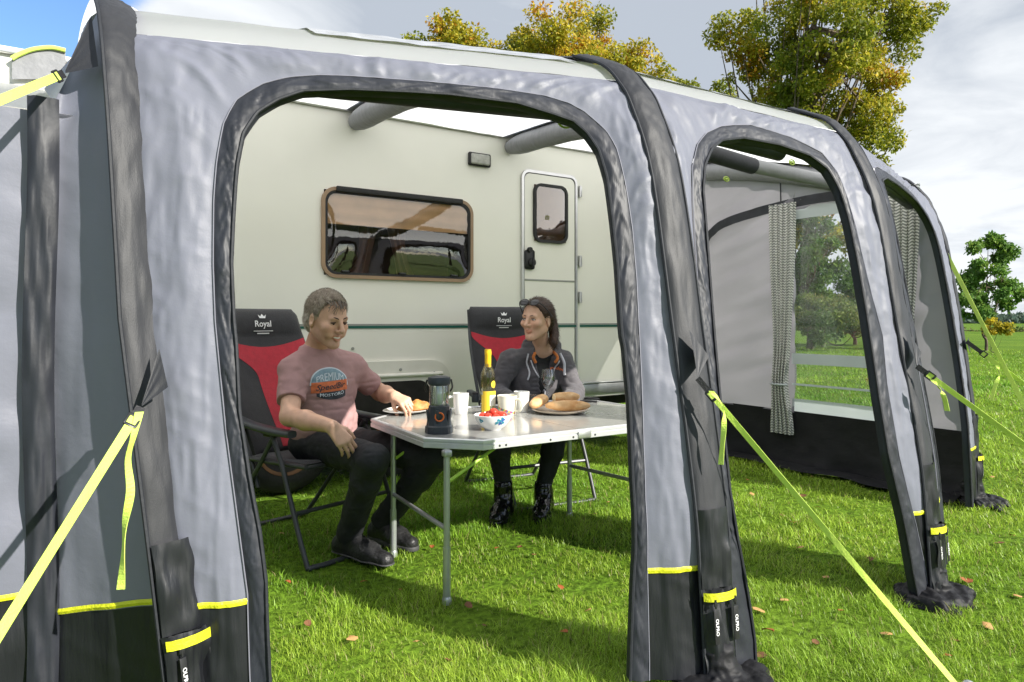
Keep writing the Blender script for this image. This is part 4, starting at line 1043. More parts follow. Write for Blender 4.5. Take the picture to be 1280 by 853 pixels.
guy('neon storm strap leaving the top left corner of the awning towards the left edge', a5, e5, .021, dark=.04)
# ------------------------------------------------------------------ caravan
m_cream = mat('cream_caravan_paint', (.80, .785, .705), .28, var=.03, vscale=2, bump=.10, bscale=2.2, spec=.5)
m_cream2 = mat('cream_plastic', (.76, .74, .66), .35, var=.04, vscale=8)
m_green = mat('dark_green_stripe', (.01, .10, .075), .4, var=.05)
m_grey = mat('grey_stripe', (.30, .31, .28), .4, var=.05)
m_alu = mat('brushed_aluminium', (.62, .62, .62), .32, metal=.85, var=.06, vscale=20, bump=.1, bscale=60, bstretch=(.1, 1, 6))
m_rubber = mat('black_rubber', (.015, .015, .015), .6, var=.3, vscale=20, bump=.3, bscale=60)
m_bronze = mat('tan_window_frame', (.30, .20, .12), .35, var=.1)
m_under = mat('underbody', (.02, .018, .016), .85, var=.5, vscale=6)
m_rust = mat('rusty_brown_wheel', (.10, .05, .022), .7, var=.5, vscale=14, bump=.4, bscale=30, col2=(.20, .10, .04))
m_blind = mat('tan_blind', (.88, .68, .46), .7, var=.1, vscale=5, bump=.3, bscale=4, bstretch=(.5, 1, 5))
m_dark_in = mat('dark_cabin_interior', (.035, .022, .016), .8, var=.4, vscale=3)
m_curtain_in = mat('taupe_cabin_curtain', (.17, .115, .095), .8, var=.2, vscale=6)
m_tint = glass_mat('tinted_window', (.93, .82, .72), .09, .015)
m_lamp = mat('frosted_lamp_lens', (.42, .42, .38), .25, var=.2, vscale=30, bump=.6, bscale=60, bstretch=(6, 1, 1))
m_red = mat('red_reflector', (.5, .02, .02), .2, var=.1)
CX0, CX1, CZ0, CZ1, CY1 = -2.6, 5.0, .47, 2.5, WALL+2.2
car = thing('caravan', 'cream touring caravan with a green stripe, tinted window and closed entrance door', 'caravan', (1.3, WALL+1.1, 0))
# body with the openings for window and door left as real recesses
def wpt(px, py): return onY(px, py, WALL)
wTL, wTR, wBR, wBL = wpt(401, 232), wpt(590, 252.5), wpt(590, 354), wpt(401, 347)
WX0, WX1 = (wTL[0]+wBL[0])/2, (wTR[0]+wBR[0])/2; WZa, WZb = (wBL[2]+wBR[2])/2, (wTL[2]+wTR[2])/2
dTL, dTR = wpt(651, 211), wpt(720.5, 221)
DX0, DX1, DZ1, DZ0 = dTL[0], dTR[0], (dTL[2]+dTR[2])/2, .56
xs = np.unique(np.r_[np.linspace(CX0, CX1, 60), WX0+.02, WX1-.02])
zs = np.unique(np.r_[np.linspace(CZ0, CZ1, 26), WZa+.02, WZb-.02])
gx, gz = np.meshgrid(xs, zs, indexing='ij')
P = np.stack([gx, np.full_like(gx, WALL), gz], -1)
P[..., 1] += .0025*vnoise(np.stack([gx*1.1, gz*1.1, 0*gx], -1))
xc = (gx[:-1, :-1]+gx[1:, 1:])/2; zc = (gz[:-1, :-1]+gz[1:, 1:])/2
hole = (xc > WX0+.02) & (xc < WX1-.02) & (zc > WZa+.02) & (zc < WZb-.02)
g = MB(); n, k = gx.shape
V = P.reshape(-1, 3); Fc = [(i*k+j, (i+1)*k+j, (i+1)*k+j+1, i*k+j+1) for i in range(n-1) for j in range(k-1) if not hole[i, j]]
g.add(V, Fc)
# roof curve, far side and ends, closed shell
prof = [(WALL, CZ1), (WALL+.03, CZ1+.035), (WALL+.12, CZ1+.06), (WALL+1.1, CZ1+.10), (CY1-.12, CZ1+.06), (CY1, CZ1), (CY1, CZ0), (WALL, CZ0)]
g.grid(np.array([[A(x, y, z) for (y, z) in prof] for x in (CX0, CX1)]))
for x in (CX0, CX1): g.add([A(x, y, z) for y, z in prof], [list(range(len(prof)))])
g.build('body', m_cream, car, True, 30)
g = MB(); g.box(((CX0+CX1)/2, (WALL+CY1)/2+.1, CZ0-.06), (CX1-CX0-.2, CY1-WALL-.4, .12)); g.build('chassis', m_under, car)
# awning rail, stripe, skirt rail
g = MB(); g.box(((CX0+CX1)/2, WALL-.008, RAIL_Z+.012), (CX1-CX0, .016, .026), None, .004); g.tube([A(CX0, WALL-.02, RAIL_Z), A(CX1, WALL-.02, RAIL_Z)], .008, 8); g.build('awning_rail', m_alu, car)
def stripe(name, z0, z1, m, out):
    segs = [(CX0, DX0-.035), (DX0+.012, DX1-.012), (DX1+.035, CX1)]
    for a, b in segs:
        o = out+(.012 if a == DX0+.012 else 0)
        g = MB(); g.box(((a+b)/2, WALL-o, (z0+z1)/2), (b-a, .003, z1-z0)); g.build(name, m, car, False)
stripe('green_stripe', 1.048, 1.064, m_green, .003); stripe('grey_stripe', 1.067, 1.078, m_grey, .003)
g = MB(); g.box((4.15, WALL-.012, .535), (1.6, .024, .085), None, .006); g.box((4.15, WALL-.018, .588), (1.6, .036, .012), None, .003); g.build('skirt_rail', m_alu, car)
g = MB(); g.box((-1.05, WALL-.01, .54), (3.6, .02, .06), None, .006); g.build('skirt_rail', m_alu, car)
# window: tan frame, dark hinge rail, pane, blind and dim cabin behind
wc = A((WX0+WX1)/2, WALL, (WZa+WZb)/2); ww, wh = WX1-WX0, WZb-WZa
def ring(w, h, r, t, y0, y1, c, seg=8):
    o = rounded_rect(w, h, r, seg); i = rounded_rect(w-2*t, h-2*t, max(.01, r-t), seg); n = len(o); g = MB()
    def v(p, y): return A(c[0]+p[0], y, c[2]+p[1])
    V = [v(p, y0) for p in o]+[v(p, y1) for p in o]+[v(p, y1) for p in i]+[v(p, y0) for p in i]
    Fc = []
    for q in range(n):
        q2 = (q+1) % n
        for s in range(4): s2 = (s+1) % 4; Fc.append((s*n+q, s*n+q2, s2*n+q2, s2*n+q))
    return g.add(V, Fc)
wf = ring(ww, wh, .10, .023, WALL+.01, WALL-.022, wc).build('window', m_bronze, car)
ring(ww-.040, wh-.040, .088, .020, WALL+.005, WALL-.018, wc).build('window_seal', m_rubber, wf)
g = MB(); g.box(wc+A(0, -.028, wh/2-.014), (ww-.19, .02, .036), None, .005); g.build('hinge_rail', m_rubber, wf)
rr_ = rounded_rect(ww-.05, wh-.05, .085, 8); g = MB(); n = len(rr_)
nx, nz = 30, 14
uu, vv = np.meshgrid(np.linspace(-.5, .5, nx), np.linspace(-.5, .5, nz), indexing='ij')
Pp = np.stack([wc[0]+uu*(ww-.07), WALL-.010-.016*(1-(2*uu)**8)*(1-(2*vv)**2), wc[2]+vv*(wh-.07)], -1)
g.grid(Pp); g.build('pane', m_tint, wf)
rec = MB(); x0, x1, z0, z1 = WX0+.021, WX1-.021, WZa+.021, WZb-.021; D = .34
rec.add([A(x0, WALL+D, z0), A(x1, WALL+D, z0), A(x1, WALL+D, z1), A(x0, WALL+D, z1), A(x0, WALL, z0), A(x1, WALL, z0), A(x1, WALL, z1), A(x0, WALL, z1)],
        [(0, 1, 2, 3), (4, 5, 1, 0), (5, 6, 2, 1), (6, 7, 3, 2), (7, 4, 0, 3)]); rec.build('cabin_interior', m_dark_in, car, False)
n = 50; zz = np.linspace(0, 1, 14); P = np.zeros((n, 14, 3)); P[..., 0] = np.linspace(x0+.01, x1-.01, n)[:, None]; P[..., 2] = (z1-.005-zz*wh*.36)[None]; P[..., 1] = WALL+.004+.006*np.sin(zz*16)[None]+.004*vnoise(P, 6)
g = MB(); g.grid(P); g.build('blind', m_blind, wf)
for cx in (.34, .52):
    P = np.zeros((12, 16, 3)); k = np.linspace(-1, 1, 12); tt = np.linspace(0, 1, 16)
    P[..., 0] = (WX0+ww*cx)+k[:, None]*(.10-.05*np.sin(tt*2.6)[None])+(cx-.43)*.9*(tt**2)[None]; P[..., 2] = (z1-.12-tt*(wh-.17))[None]; P[..., 1] = WALL+.16+.02*np.cos(k*9)[:, None]
    g = MB(); g.grid(P); g.build('cabin_curtain', m_curtain_in, wf)
for dx in (-.36, 0, .36):
    g = MB(); g.box(wc+A(dx*ww, -.022, -wh/2+.045), (.05, .012, .014), None, .003); g.build('window_catch', m_plast, wf)
# entrance door
dc = A((DX0+DX1)/2, WALL, (DZ0+DZ1)/2); dw, dh = DX1-DX0, DZ1-DZ0
door = ring(dw, dh+.0, .07, .022, WALL+.01, WALL-.016, dc).build('door', m_alu, car)
ring(dw-.042, dh-.042, .055, .008, WALL+.01, WALL-.008, dc).build('door_seal', m_rubber, door)
rr_ = rounded_rect(dw-.058, dh-.058, .05, 8); g = MB(); g.prism([A(dc[0]+p[0], WALL-.012, dc[2]+p[1]) for p in rr_], A(0, .02, 0)); g.build('door_leaf', m_cream, door)
zsplit = wpt(685, 351)[2]
g = MB(); g.box((dc[0], WALL-.013, zsplit), (dw-.05, .006, .014), None, .002); g.build('door_split', m_grey, door)
q0, q1 = wpt(665, 229), wpt(707, 306); pc = A((q0[0]+q1[0])/2, WALL-.012, (q0[2]+q1[2])/2); pw, ph = q1[0]-q0[0], q0[2]-q1[2]
dwn = ring(pw, ph, .07, .022, WALL-.010, WALL-.034, pc).build('door_window', m_rubber, door)
g = MB(); rr_ = rounded_rect(pw-.03, ph-.03, .055, 6); g.prism([A(pc[0]+p[0], WALL-.026, pc[2]+p[1]) for p in rr_], A(0, .004, 0)); g.build('pane', m_tint, dwn, False)
g = MB(); g.box((pc[0], WALL-.0155, pc[2]), (pw-.02, .004, ph-.02)); g.build('blind', mat('pinkish_door_blind', (.10, .065, .055), .7, var=.4, vscale=5), dwn, False)
hx = wpt(660, 325)
g = MB(); g.box((hx[0], WALL-.022, hx[2]), (.085, .018, .15), None, .018, 3)
hd = g.build('handle', m_plast, door)
g = MB(); g.lathe([(.0, 0), (.035, 0), (.032, .016), (.02, .022), (0, .022)], (0, 0, 0), 20)
g.v = [(hx[0]+.012+x, WALL-.031-z, hx[2]-.022+y) for x, y, z in g.v]; g.tube([A(hx[0]+.012, WALL-.055, hx[2]-.05), A(hx[0]+.012, WALL-.055, hx[2]+.01)], .007, 8); g.build('lock', m_rubber, hd)
g = MB(); g.lathe([(.0, 0), (.022, 0), (.02, .02), (0, .02)], (0, 0, 0), 16); g.v = [(hx[0]-.008+x, WALL-.03-z, hx[2]+.075+y) for x, y, z in g.v]; g.build('knob', m_rubber, hd)
for py in (240, 327, 372):
    q = wpt(722.5, py); g = MB(); g.box((q[0]+.01, WALL-.014, q[2]), (.03, .02, .09), None, .004); g.tube([q+A(.002, -.026, -.045), q+A(.002, -.026, .045)], .007, 8); g.build('hinge', m_alu, door)
# awning lamp
q = wpt(598, 200.5); lm = MB(); lm.box(A(q[0], WALL-.016, q[2]), (.19, .03, .10), None, .014, 3); lo = lm.build('awning_lamp', m_rubber, car)
g = MB(); g.box(A(q[0], WALL-.030, q[2]), (.16, .022, .078), None, .012, 3); g.build('lamp_lens', m_lamp, lo)
# wheel arch panel with screws, tyres behind it
ax0, ax1 = .62, wpt(562, 470)[0]; az1 = wpt(470, 452)[2]
def arch_poly(x0, x1, z0, z1, r):
    pts = [(x0, z0)]
    for k in range(9): a = math.radians(180-90*k/8); pts.append((x0+r+r*math.cos(a), z1-r+r*math.sin(a)))
    for k in range(9): a = math.radians(90-90*k/8); pts.append((x1-r+r*math.cos(a), z1-r+r*math.sin(a)))
    pts.append((x1, z0)); return pts
g = MB(); ap = arch_poly(ax0, ax1, CZ0-.02, az1, .16); g.prism([A(x, WALL-.022, z) for x, z in ap], A(0, .024, 0)); pan = g.build('wheel_arch', m_cream2, car)
g = MB(); ap2 = arch_poly(ax0+.06, ax1-.05, CZ0-.03, az1-.10, .12); g.tube(catmull([A(x, WALL-.026, z) for x, z in ap2], 2), .014, 8); g.build('arch_trim', m_cream2, pan)
for px, py in ((457, 462), (499, 462), (541, 466), (430, 459), (441, 436)):
    q = wpt(px, py); g = MB(); g.lathe([(0, 0), (.011, 0), (.009, .006), (0, .006)], (0, 0, 0), 12); g.v = [(q[0]+x, WALL-.0225-z if py > 440 else WALL-z, q[2]+y) for x, y, z in g.v]; g.build('screw_cap', m_grey, pan)
g = MB(); g.prism([A(x, WALL-.024, z) for x, z in arch_poly(ax0+.16, ax1-.16, CZ0-.03, az1-.14, .10)], A(0, .0015, 0)); g.build('arch_opening', m_under, pan, False)
for wx in (1.22, 2.0):
    R0 = .30
    pr = [(.17, -.08), (.20, -.09), (R0-.03, -.09), (R0-.005, -.075), (R0, -.05), (R0, .05), (R0-.005, .075), (R0-.03, .09), (.20, .09), (.17, .08)]
    g = MB(); g.lathe(pr, (0, 0, 0), 40); g.v = [(wx+x, WALL+.10+z, R0+y) for x, y, z in g.v]; wh_ = g.build('wheel', m_rubber, car)
    g = MB(); g.lathe([(.0, -.05), (.05, -.07), (.07, -.05), (.12, -.045), (.17, -.085), (.185, -.09), (.185, -.06), (.1, -.02), (0, -.02)], (0, 0, 0), 32); g.v = [(wx+x, WALL+.10+z, R0+y) for x, y, z in g.v]; g.build('rim', m_rust, wh_)
q = wpt(323, 545); g = MB(); g.lathe([(0, 0), (.03, 0), (.026, .012), (0, .014)], (0, 0, 0), 16); g.v = [(q[0]+x, WALL-.0-z+.02, q[2]+y) for x, y, z in g.v]; g.box((q[0], WALL+.05, q[2]+.02), (.08, .06, .09), None, .005); g.build('side_reflector', m_red, car)
g = MB(); g.box((.80, WALL-.02, .535), (.26, .04, .10), None, .02, 3); g.build('skirt_corner', m_cream2, car)

# ------------------------------------------------------------------ folding table
m_ttop = mat('grey_table_top', (.30, .30, .285), .12, var=.06, vscale=30, spec=.6, bump=.02, bscale=10)
m_tfrm = mat('aluminium_edge', (.66, .67, .68), .38, metal=.6, var=.05, vscale=20)
m_tleg = mat('silver_table_leg', (.48, .50, .51), .35, metal=.7, var=.08)
m_lime = mat('lime_brace', (.35, .55, .06), .4, var=.06)
TZ = .63
tb = thing('folding_table', 'grey aluminium folding camping table laid for a picnic lunch', 'table', (1.9, 2.8, 0))
TP = [(1.225, 2.52), (1.395, 2.335), (2.48, 2.335), (2.655, 2.50), (2.655, 3.15), (2.50, 3.30), (1.45, 3.30), (1.255, 3.15)]
def inset(P, d):
    P = np.array(P, float); n = len(P); out = []
    for i in range(n):
        a, b, c = P[i-1], P[i], P[(i+1) % n]; e1 = unit(b-a); e2 = unit(c-b); n1 = A(-e1[1], e1[0]); n2 = A(-e2[1], e2[0])
        m_ = unit(n1+n2); out.append(b+m_*d/(m_ @ n1))
    return np.array(out)
XF = 1.90
def clip_poly(P, x, left):
    out = []
    for i in range(len(P)):
        a, b = P[i], P[(i+1) % len(P)]; ia = (a[0] < x) == left; ib = (b[0] < x) == left
        if ia: out.append(a)
        if ia != ib: t = (x-a[0])/(b[0]-a[0]); out.append(a+(b-a)*t)
    return out
inn = inset(TP, .016)
for left in (True, False):
    pl = clip_poly([q for q in inn], XF-.0015 if left else XF+.0015, left)
    g = MB(); g.prism([A(x, y, TZ-.006) for x, y in pl], A(0, 0, .006)); g.build('table_leaf', m_ttop, tb, False)
n = len(TP); lowp = inset(TP, .0); V = []; g = MB()
prof_e = [(.018, TZ-.002), (.016, TZ+.003), (.004, TZ+.003), (0, TZ), (0, TZ-.010), (.004, TZ-.0125), (.004, TZ-.016), (0, TZ-.0185), (0, TZ-.036), (.004, TZ-.038), (.018, TZ-.038)]
rings = [[A(x, y, z) for x, y in inset(TP, d)] for d, z in prof_e]
V = [p for r in rings for p in r]; Fc = []
for a in range(len(rings)):
    a2 = (a+1) % len(rings)
    for i in range(n): j = (i+1) % n; Fc.append((a*n+i, a*n+j, a2*n+j, a2*n+i))
g.add(V, Fc); g.build('table_edge', m_tfrm, tb, False)
legs = [(1.315, 3.02), (1.268, 2.40), (2.40, 3.08), (2.46, 2.42)]
for x, y in legs:
    g = MB(); g.tube([A(x, y, 0), A(x, y, .30), A(x, y, TZ-.03)], .0125, 12); lg = g.build('leg', m_tleg, tb)
    g = MB(); g.tube([A(x, y, .002), A(x, y, .22)], .015, 12); g.lathe([(0, 0), (.019, 0), (.019, .02), (.0155, .03), (0, .03)], (x, y, 0), 14); g.build('leg_foot', m_tleg, lg)
    g = MB(); g.box((x, y, TZ-.045), (.032, .034, .026), None, .005); g.build('leg_bracket', m_tleg, lg)
for a, b in ((0, 1), (2, 3)):
    g = MB(); g.tube([A(*legs[a], .29), A(*legs[b], .29)], .010, 10); g.build('crossbar', m_tleg, tb)
for p, q in ((A(1.27, 2.42, .46), A(1.52, 2.42, TZ-.04)), (A(1.318, 3.0, .46), A(1.54, 3.0, TZ-.04))):
    g = MB(); g.tube([p, q], .007, 8); g.build('brace', m_lime, tb)
for x in (1.47, 1.50, 1.72, 1.84, 1.96, 2.2):
    g = MB(); g.lathe([(0, 0), (.005, 0), (.004, .002), (0, .002)], (0, 0, 0), 10); g.v = [(x+a, 2.335-c, TZ-.026+b) for a, b, c in g.v]; g.build('rivet', m_plast, tb)
g = MB(); g.box((XF, 2.333, TZ-.018), (.07, .008, .032), None, .003); g.build('latch', m_alu, tb)

# ------------------------------------------------------------------ reclining chairs (built in their own axes, facing -y)
m_cf = mat('black_chair_fabric', (.022, .022, .025), .75, var=.15, vscale=40, bump=.35, bscale=260, sheen=.2)
m_rf = mat('red_chair_fabric', (.42, .012, .028), .7, var=.12, vscale=40, bump=.35, bscale=260, sheen=.2)
m_ctube = mat('dark_grey_chair_tube', (.055, .058, .062), .4, metal=.1, var=.1)
m_arm = mat('grey_plastic_armrest', (.045, .05, .058), .38, var=.1)
LOCAL[0] = True
def make_chair(label, loc, rz, lean, top):
    t = thing('reclining_chair', label, 'chair', loc, rz, 'reclining camping chairs at the table')
    hb = A(0, .20, .44); tpv = A(0, .20+lean, top); up = unit(tpv-hb); nb = A(0, -up[2], up[1])     # front normal of the back
    Lb = np.linalg.norm(tpv-hb)
    nu, nv = 33, 61
    u = np.linspace(-1, 1, nu); v = np.linspace(0, 1, nv)
    U, Vv = np.meshgrid(u, v, indexing='ij')
    half = .215+.035*smooth01((v-.0)/.5); half = half*(1-.10*smooth01((v-.93)/.07)**2)
    th = .020+.022*np.sin(math.pi*np.clip((v-.80)/.2, 0, 1))**.7
    prof = np.clip(1-U**4, 0, 1)**.5*np.clip(1-(2*Vv-1)**12, 0, 1)**.5
    base = hb+up*(Vv*Lb)[..., None]+A(1, 0, 0)*(U*half[None])[..., None]
    cv = -.045*(1-U**2)*np.sin(math.pi*np.clip(Vv*1.05, 0, 1))           # slung backwards between the tubes
    Pf = base+nb*((cv+th[None]*prof)[..., None])
    Pb = base+nb*((cv-.018*prof)[..., None])
    Pf += nb*(fbm(base, 9, 2)*.003)[..., None]
    red = np.zeros((nu-1, nv-1), bool)
    def backsurf(u_, v_, off):
        hf = (.215+.035*smooth01(v_/.5))*(1-.10*smooth01((v_-.93)/.07)**2)
        th_ = .020+.022*np.sin(math.pi*np.clip((v_-.80)/.2, 0, 1))**.7
        pf = np.clip(1-u_**4, 0, 1)**.5*np.clip(1-(2*v_-1)**12, 0, 1)**.5
        c_ = -.045*(1-u_**2)*np.sin(math.pi*np.clip(v_*1.05, 0, 1))
        b_ = hb+up*(v_*Lb)[..., None]+A(1, 0, 0)*(u_*hf)[..., None]
        return b_+nb*(c_+th_*pf+off)[..., None]+nb*(fbm(b_, 9, 2)*.003)[..., None]
    k = nv
    Q = np.stack([np.add.outer(np.arange(nu-1)*k, np.arange(nv-1)), np.add.outer(np.arange(1, nu)*k, np.arange(nv-1)), np.add.outer(np.arange(1, nu)*k, np.arange(1, nv)), np.add.outer(np.arange(nu-1)*k, np.arange(1, nv))], -1)
    g = MB(); g.v = [tuple(p) for p in np.concatenate([Pf.reshape(-1, 3), Pb.reshape(-1, 3)])]
    n0 = nu*nv; ring = [(i, 0) for i in range(nu)]+[(nu-1, j) for j in range(1, nv)]+[(i, nv-1) for i in range(nu-2, -1, -1)]+[(0, j) for j in range(nv-2, 0, -1)]
    for i in range(nu-1):
        for j in range(nv-1):
            if not red[i, j]: g.f.append(tuple(Q[i, j])); g.m.append(0)
            g.f.append(tuple((Q[i, j]+n0)[::-1])); g.m.append(0)
    for a in range(len(ring)):
        b = (a+1) % len(ring); i0, i1 = ring[a][0]*k+ring[a][1], ring[b][0]*k+ring[b][1]
        g.f.append((i1, i0, i0+n0, i1+n0)); g.m.append(0)
    bk = g.build('backrest', m_cf, t, True, 60)
    # red panel: full width below the headrest, narrowing to a waist
    aa, bb = np.meshgrid(np.linspace(-1, 1, 41), np.linspace(.03, 1, 70), indexing='ij')
    v_ = bb*.76; u_ = aa
    for _ in range(6):
        w_ = np.clip(np.where(v_ > .30, .30+.69*smooth01((v_-.50)/.25)**1.2, .30), 0, .985); u_ = aa*w_; v_ = bb*(.775-.055*(1-u_**2))
    g = MB(); g.grid(backsurf(u_, v_, .0022)); g.build('red_panel', m_rf, bk)
    # embroidered crown and word on the headrest
    V, Fc = text_mesh('Royal', .045, .0004)
    cpos = hb+up*(Lb*.865)
    def onback(V2):
        uu = V2[:, 0]/.245; vv = .865+V2[:, 1]/Lb
        hh = .020+.022*np.sin(math.pi*np.clip((vv-.80)/.2, 0, 1))**.7
        c = -.045*(1-uu**2)*np.sin(math.pi*np.clip(vv*1.05, 0, 1))
        return hb+up*(vv*Lb)[:, None]+A(1, 0, 0)*V2[:, :1]+nb*((c+hh*np.sqrt(np.clip(1-uu**4, 0, 1))+.006)+V2[:, 2])[:, None]
    g = MB(); g.add(onback(V), Fc)
    cr = [(-.017, .043), (.017, .043), (.024, .064), (.011, .053), (0, .068), (-.011, .053), (-.024, .064)]
    g.add(onback(np.array([(x, y-.012, 0) for x, y in cr])), [list(range(7))])
    for a, b, y0, y1 in ((-.058, .058, -.037, -.034), (-.036, .036, -.049, -.044)):
        g.add(onback(np.array([(a, y0, 0), (b, y0, 0), (b, y1, 0), (a, y1, 0)])), [(0, 1, 2, 3)])
    g.build('embroidery', m_white_ink, bk, False)
    # seat
    P = np.zeros((21, 21, 3)); uu, vv = np.meshgrid(np.linspace(-1, 1, 21), np.linspace(0, 1, 21), indexing='ij')
    P[..., 0] = uu*.235; P[..., 1] = .20-.46*vv; P[..., 2] = .435+.02*vv-.05*(1-uu**2)*np.sin(math.pi*vv)**.6
    ed = np.clip(1-uu**8, 0, 1)**.5*np.clip(1-(2*vv-1)**10, 0, 1)**.5
    top_ = P+A(0, 0, 1)*(.022*ed)[..., None]; bot = P-A(0, 0, 1)*(.010*ed)[..., None]-A(0, 0, .001)
    g = MB(); g.grid(top_); g.grid(bot[::-1]); 
    g.build('seat', m_cf, t, True, 60)
    # frame: uprights of the back, seat rails, two U-shaped leg hoops crossing under the arms
    for s in (-1, 1):
        o = A(s*.238, 0, 0)
        lower = hb-up*.16+A(0, -.0, 0)
        g = MB(); g.tube(catmull([lower+o-nb*.01, hb+o-nb*.012, hb+up*Lb*.6+A(s*.255, 0, 0)-nb*.012, tpv+A(s*.235, 0, 0)-nb*.012-up*.02], 6), .011, 10); g.build('back_frame', m_ctube, t)
        g = MB(); g.tube([A(s*.245, .22, .425), A(s*.245, -.27, .445)], .011, 10); g.build('seat_rail', m_ctube, t)
        # armrest
        ax = s*.295
        pth = catmull([A(ax, .30, .635), A(ax, .10, .605), A(ax*1.01, -.10, .595), A(ax*1.01, -.24, .595)], 8)
        g = MB(); nP = len(pth); wv = .020+.012*np.sin(np.linspace(.2, math.pi-.35, nP))
        for i in range(nP): pass
        secs = []
        for i in range(nP):
            a = np.linspace(0, 2*math.pi, 13)[:-1]; hgt = .016
            secs.append([pth[i]+A(wv[i]*math.copysign(abs(math.cos(q))**.6, math.cos(q)), 0, hgt*math.copysign(abs(math.sin(q))**.6, math.sin(q))) for q in a])
        S = np.array(secs); V = S.reshape(-1, 3); Fc = [(i*12+k2, i*12+(k2+1) % 12, (i+1)*12+(k2+1) % 12, (i+1)*12+k2) for i in range(nP-1) for k2 in range(12)]
        Fc += [tuple(range(12))[::-1], tuple((nP-1)*12+q for q in range(12))]
        g.add(V, Fc); g.build('armrest', m_arm, t, True, 50)
        g = MB(); g.box(A(s*.272, -.02, .572), (.018, .10, .03), None, .005); g.build('arm_bracket', m_plast, t)
    xh = .272
    fr = [A(-xh, -.03, .585), A(-xh, -.13, .42), A(-xh, -.30, .05), A(-xh+.03, -.325, .013), A(0, -.325, .012), A(xh-.03, -.325, .013), A(xh, -.30, .05), A(xh, -.13, .42), A(xh, -.03, .585)]
    g = MB(); g.tube(np.concatenate([[fr[0]], catmull(fr[1:8], 5), [fr[8]]]), .0115, 10); g.build('front_leg', m_ctube, t)
    xr = .258
    rr2 = [A(-xr, -.05, .585), A(-xr, .10, .40), A(-xr, .43, .05), A(-xr+.03, .455, .013), A(0, .46, .012), A(xr-.03, .455, .013), A(xr, .43, .05), A(xr, .10, .40), A(xr, -.05, .585)]
    g = MB(); g.tube(np.concatenate([[rr2[0]], catmull(rr2[1:8], 5), [rr2[8]]]), .0115, 10); g.build('rear_leg', m_ctube, t)
    for p0, p1 in ((A(-.245, .22, .425), A(.245, .22, .425)), (A(-.245, -.26, .44), A(.245, -.26, .44)), (A(-xh, -.21, .23), A(xh, -.21, .23))):
        g = MB(); g.tube([p0, p1], .010, 8); g.build('cross_tube', m_ctube, t)
    return t
def face(dx, dy): return math.atan2(dx, -dy)          # rotation that turns -y to (dx, dy)
MAN_SEAT = (1.085, 3.43); MAN_F = unit(A(.30, -.954, 0))
make_chair('black and red reclining chair with the man in it, its back leaning towards the caravan', (*MAN_SEAT, 0), face(*MAN_F[:2]), .37, 1.165)
WOM_SEAT = (2.515, 3.62); WOM_F = unit(A(-.12, -1, 0))
make_chair('black and red reclining chair with the woman in it, in front of the caravan door', (*WOM_SEAT, 0), face(*WOM_F[:2]), .26, 1.195)
LOCAL[0] = False
# ------------------------------------------------------------------ on the table
def tpt(px, py, z=0.):       # point of the table top (or z above it) under a pixel
    q = onZ(px, py, TZ); return A(q[0], q[1], TZ+.0005+z)
m_china = mat('white_china', (.80, .80, .78), .18, var=.02, coat=.4)
m_bluerim = mat('blue_plate_rim', (.20, .28, .45), .25, var=.1)
m_stone = mat('beige_stoneware', (.60, .52, .42), .3, var=.08, vscale=20)
m_crust = mat('golden_crust', (.55, .27, .07), .55, var=.3, vscale=30, col2=(.30, .11, .025), bump=.5, bscale=60)
m_bread = mat('baguette_crust', (.74, .50, .26), .65, var=.3, vscale=22, col2=(.52, .26, .09), bump=.5, bscale=50)
m_crumb = mat('pale_bread_crumb', (.80, .64, .40), .85, var=.15, vscale=40, bump=.8, bscale=90)
m_ham = mat('pink_filling', (.60, .25, .18), .5, var=.2, vscale=30)
m_steel2 = mat('polished_steel', (.6, .6, .6), .2, metal=1., var=.05)
m_glass, nt, out = new_mat('clear_glass')
p = N(nt, 'ShaderNodeBsdfPrincipled'); p.inputs['Transmission Weight'].default_value = 1; p.inputs['Roughness'].default_value = .01; p.inputs['IOR'].default_value = 1.3; nt.links.new(p.outputs[0], out.inputs['Surface'])
m_thin = glass_mat('thin_clear_glass', (.985, .99, .99), .05, .02)
m_wine = glass_mat('pale_wine_bottle_glass', (.96, .92, .60), .06, .02)
m_lant = mat('dark_lantern_plastic', (.035, .042, .05), .38, var=.1, vscale=20)
m_lantg = glass_mat('lantern_clear_tube', (.90, .95, .93), .14, .04)
m_orange = mat('orange_plastic', (.75, .17, .03), .35, var=.05)
m_foil = mat('yellow_foil', (.80, .52, .02), .35, var=.06)
m_label = mat('white_paper_label', (.80, .79, .74), .6, var=.04)
m_ylabel = mat('yellow_label', (.78, .54, .04), .5, var=.05)
m_berry = mat('red_tomato', (.52, .04, .02), .25, var=.3, vscale=20)
def local_thing(name, label, cat, loc, rz=0, group=None):
    return thing(name, label, cat, loc, rz, group)
LOCAL[0] = True
# camping lantern
lt = local_thing('camping_lantern', 'dark grey camping lantern with clear tube and orange ring on the table corner', 'lantern', tpt(549, 541), math.radians(-20))
seg = 10
g = MB(); g.lathe([(0, 0), (.058, 0), (.060, .006), (.059, .028), (.054, .034), (.046, .085), (.045, .112), (.041, .116), (0, .116)], (0, 0, 0), 12); base = g.build('lantern_base', m_lant, lt, True, 25)
for k in range(6):
    a = k*math.pi/3+.26; R_ = np.array([[math.cos(a), -math.sin(a), 0], [math.sin(a), math.cos(a), 0], [0, 0, 1]])
    g = MB(); g.box(R_ @ A(.050, 0, .066), (.008, .014, .066), R_ @ np.array([[1, 0, .13], [0, 1, 0], [-.13, 0, 1]]), .003); g.build('base_rib', m_lant, base)
g = MB(); th = np.linspace(0, 2*math.pi, 28)
fa = math.atan2(-1., -.45)    # towards the photographer
fd = A(math.cos(fa+.32), math.sin(fa+.32), 0); sdv = A(-fd[1], fd[0], 0)
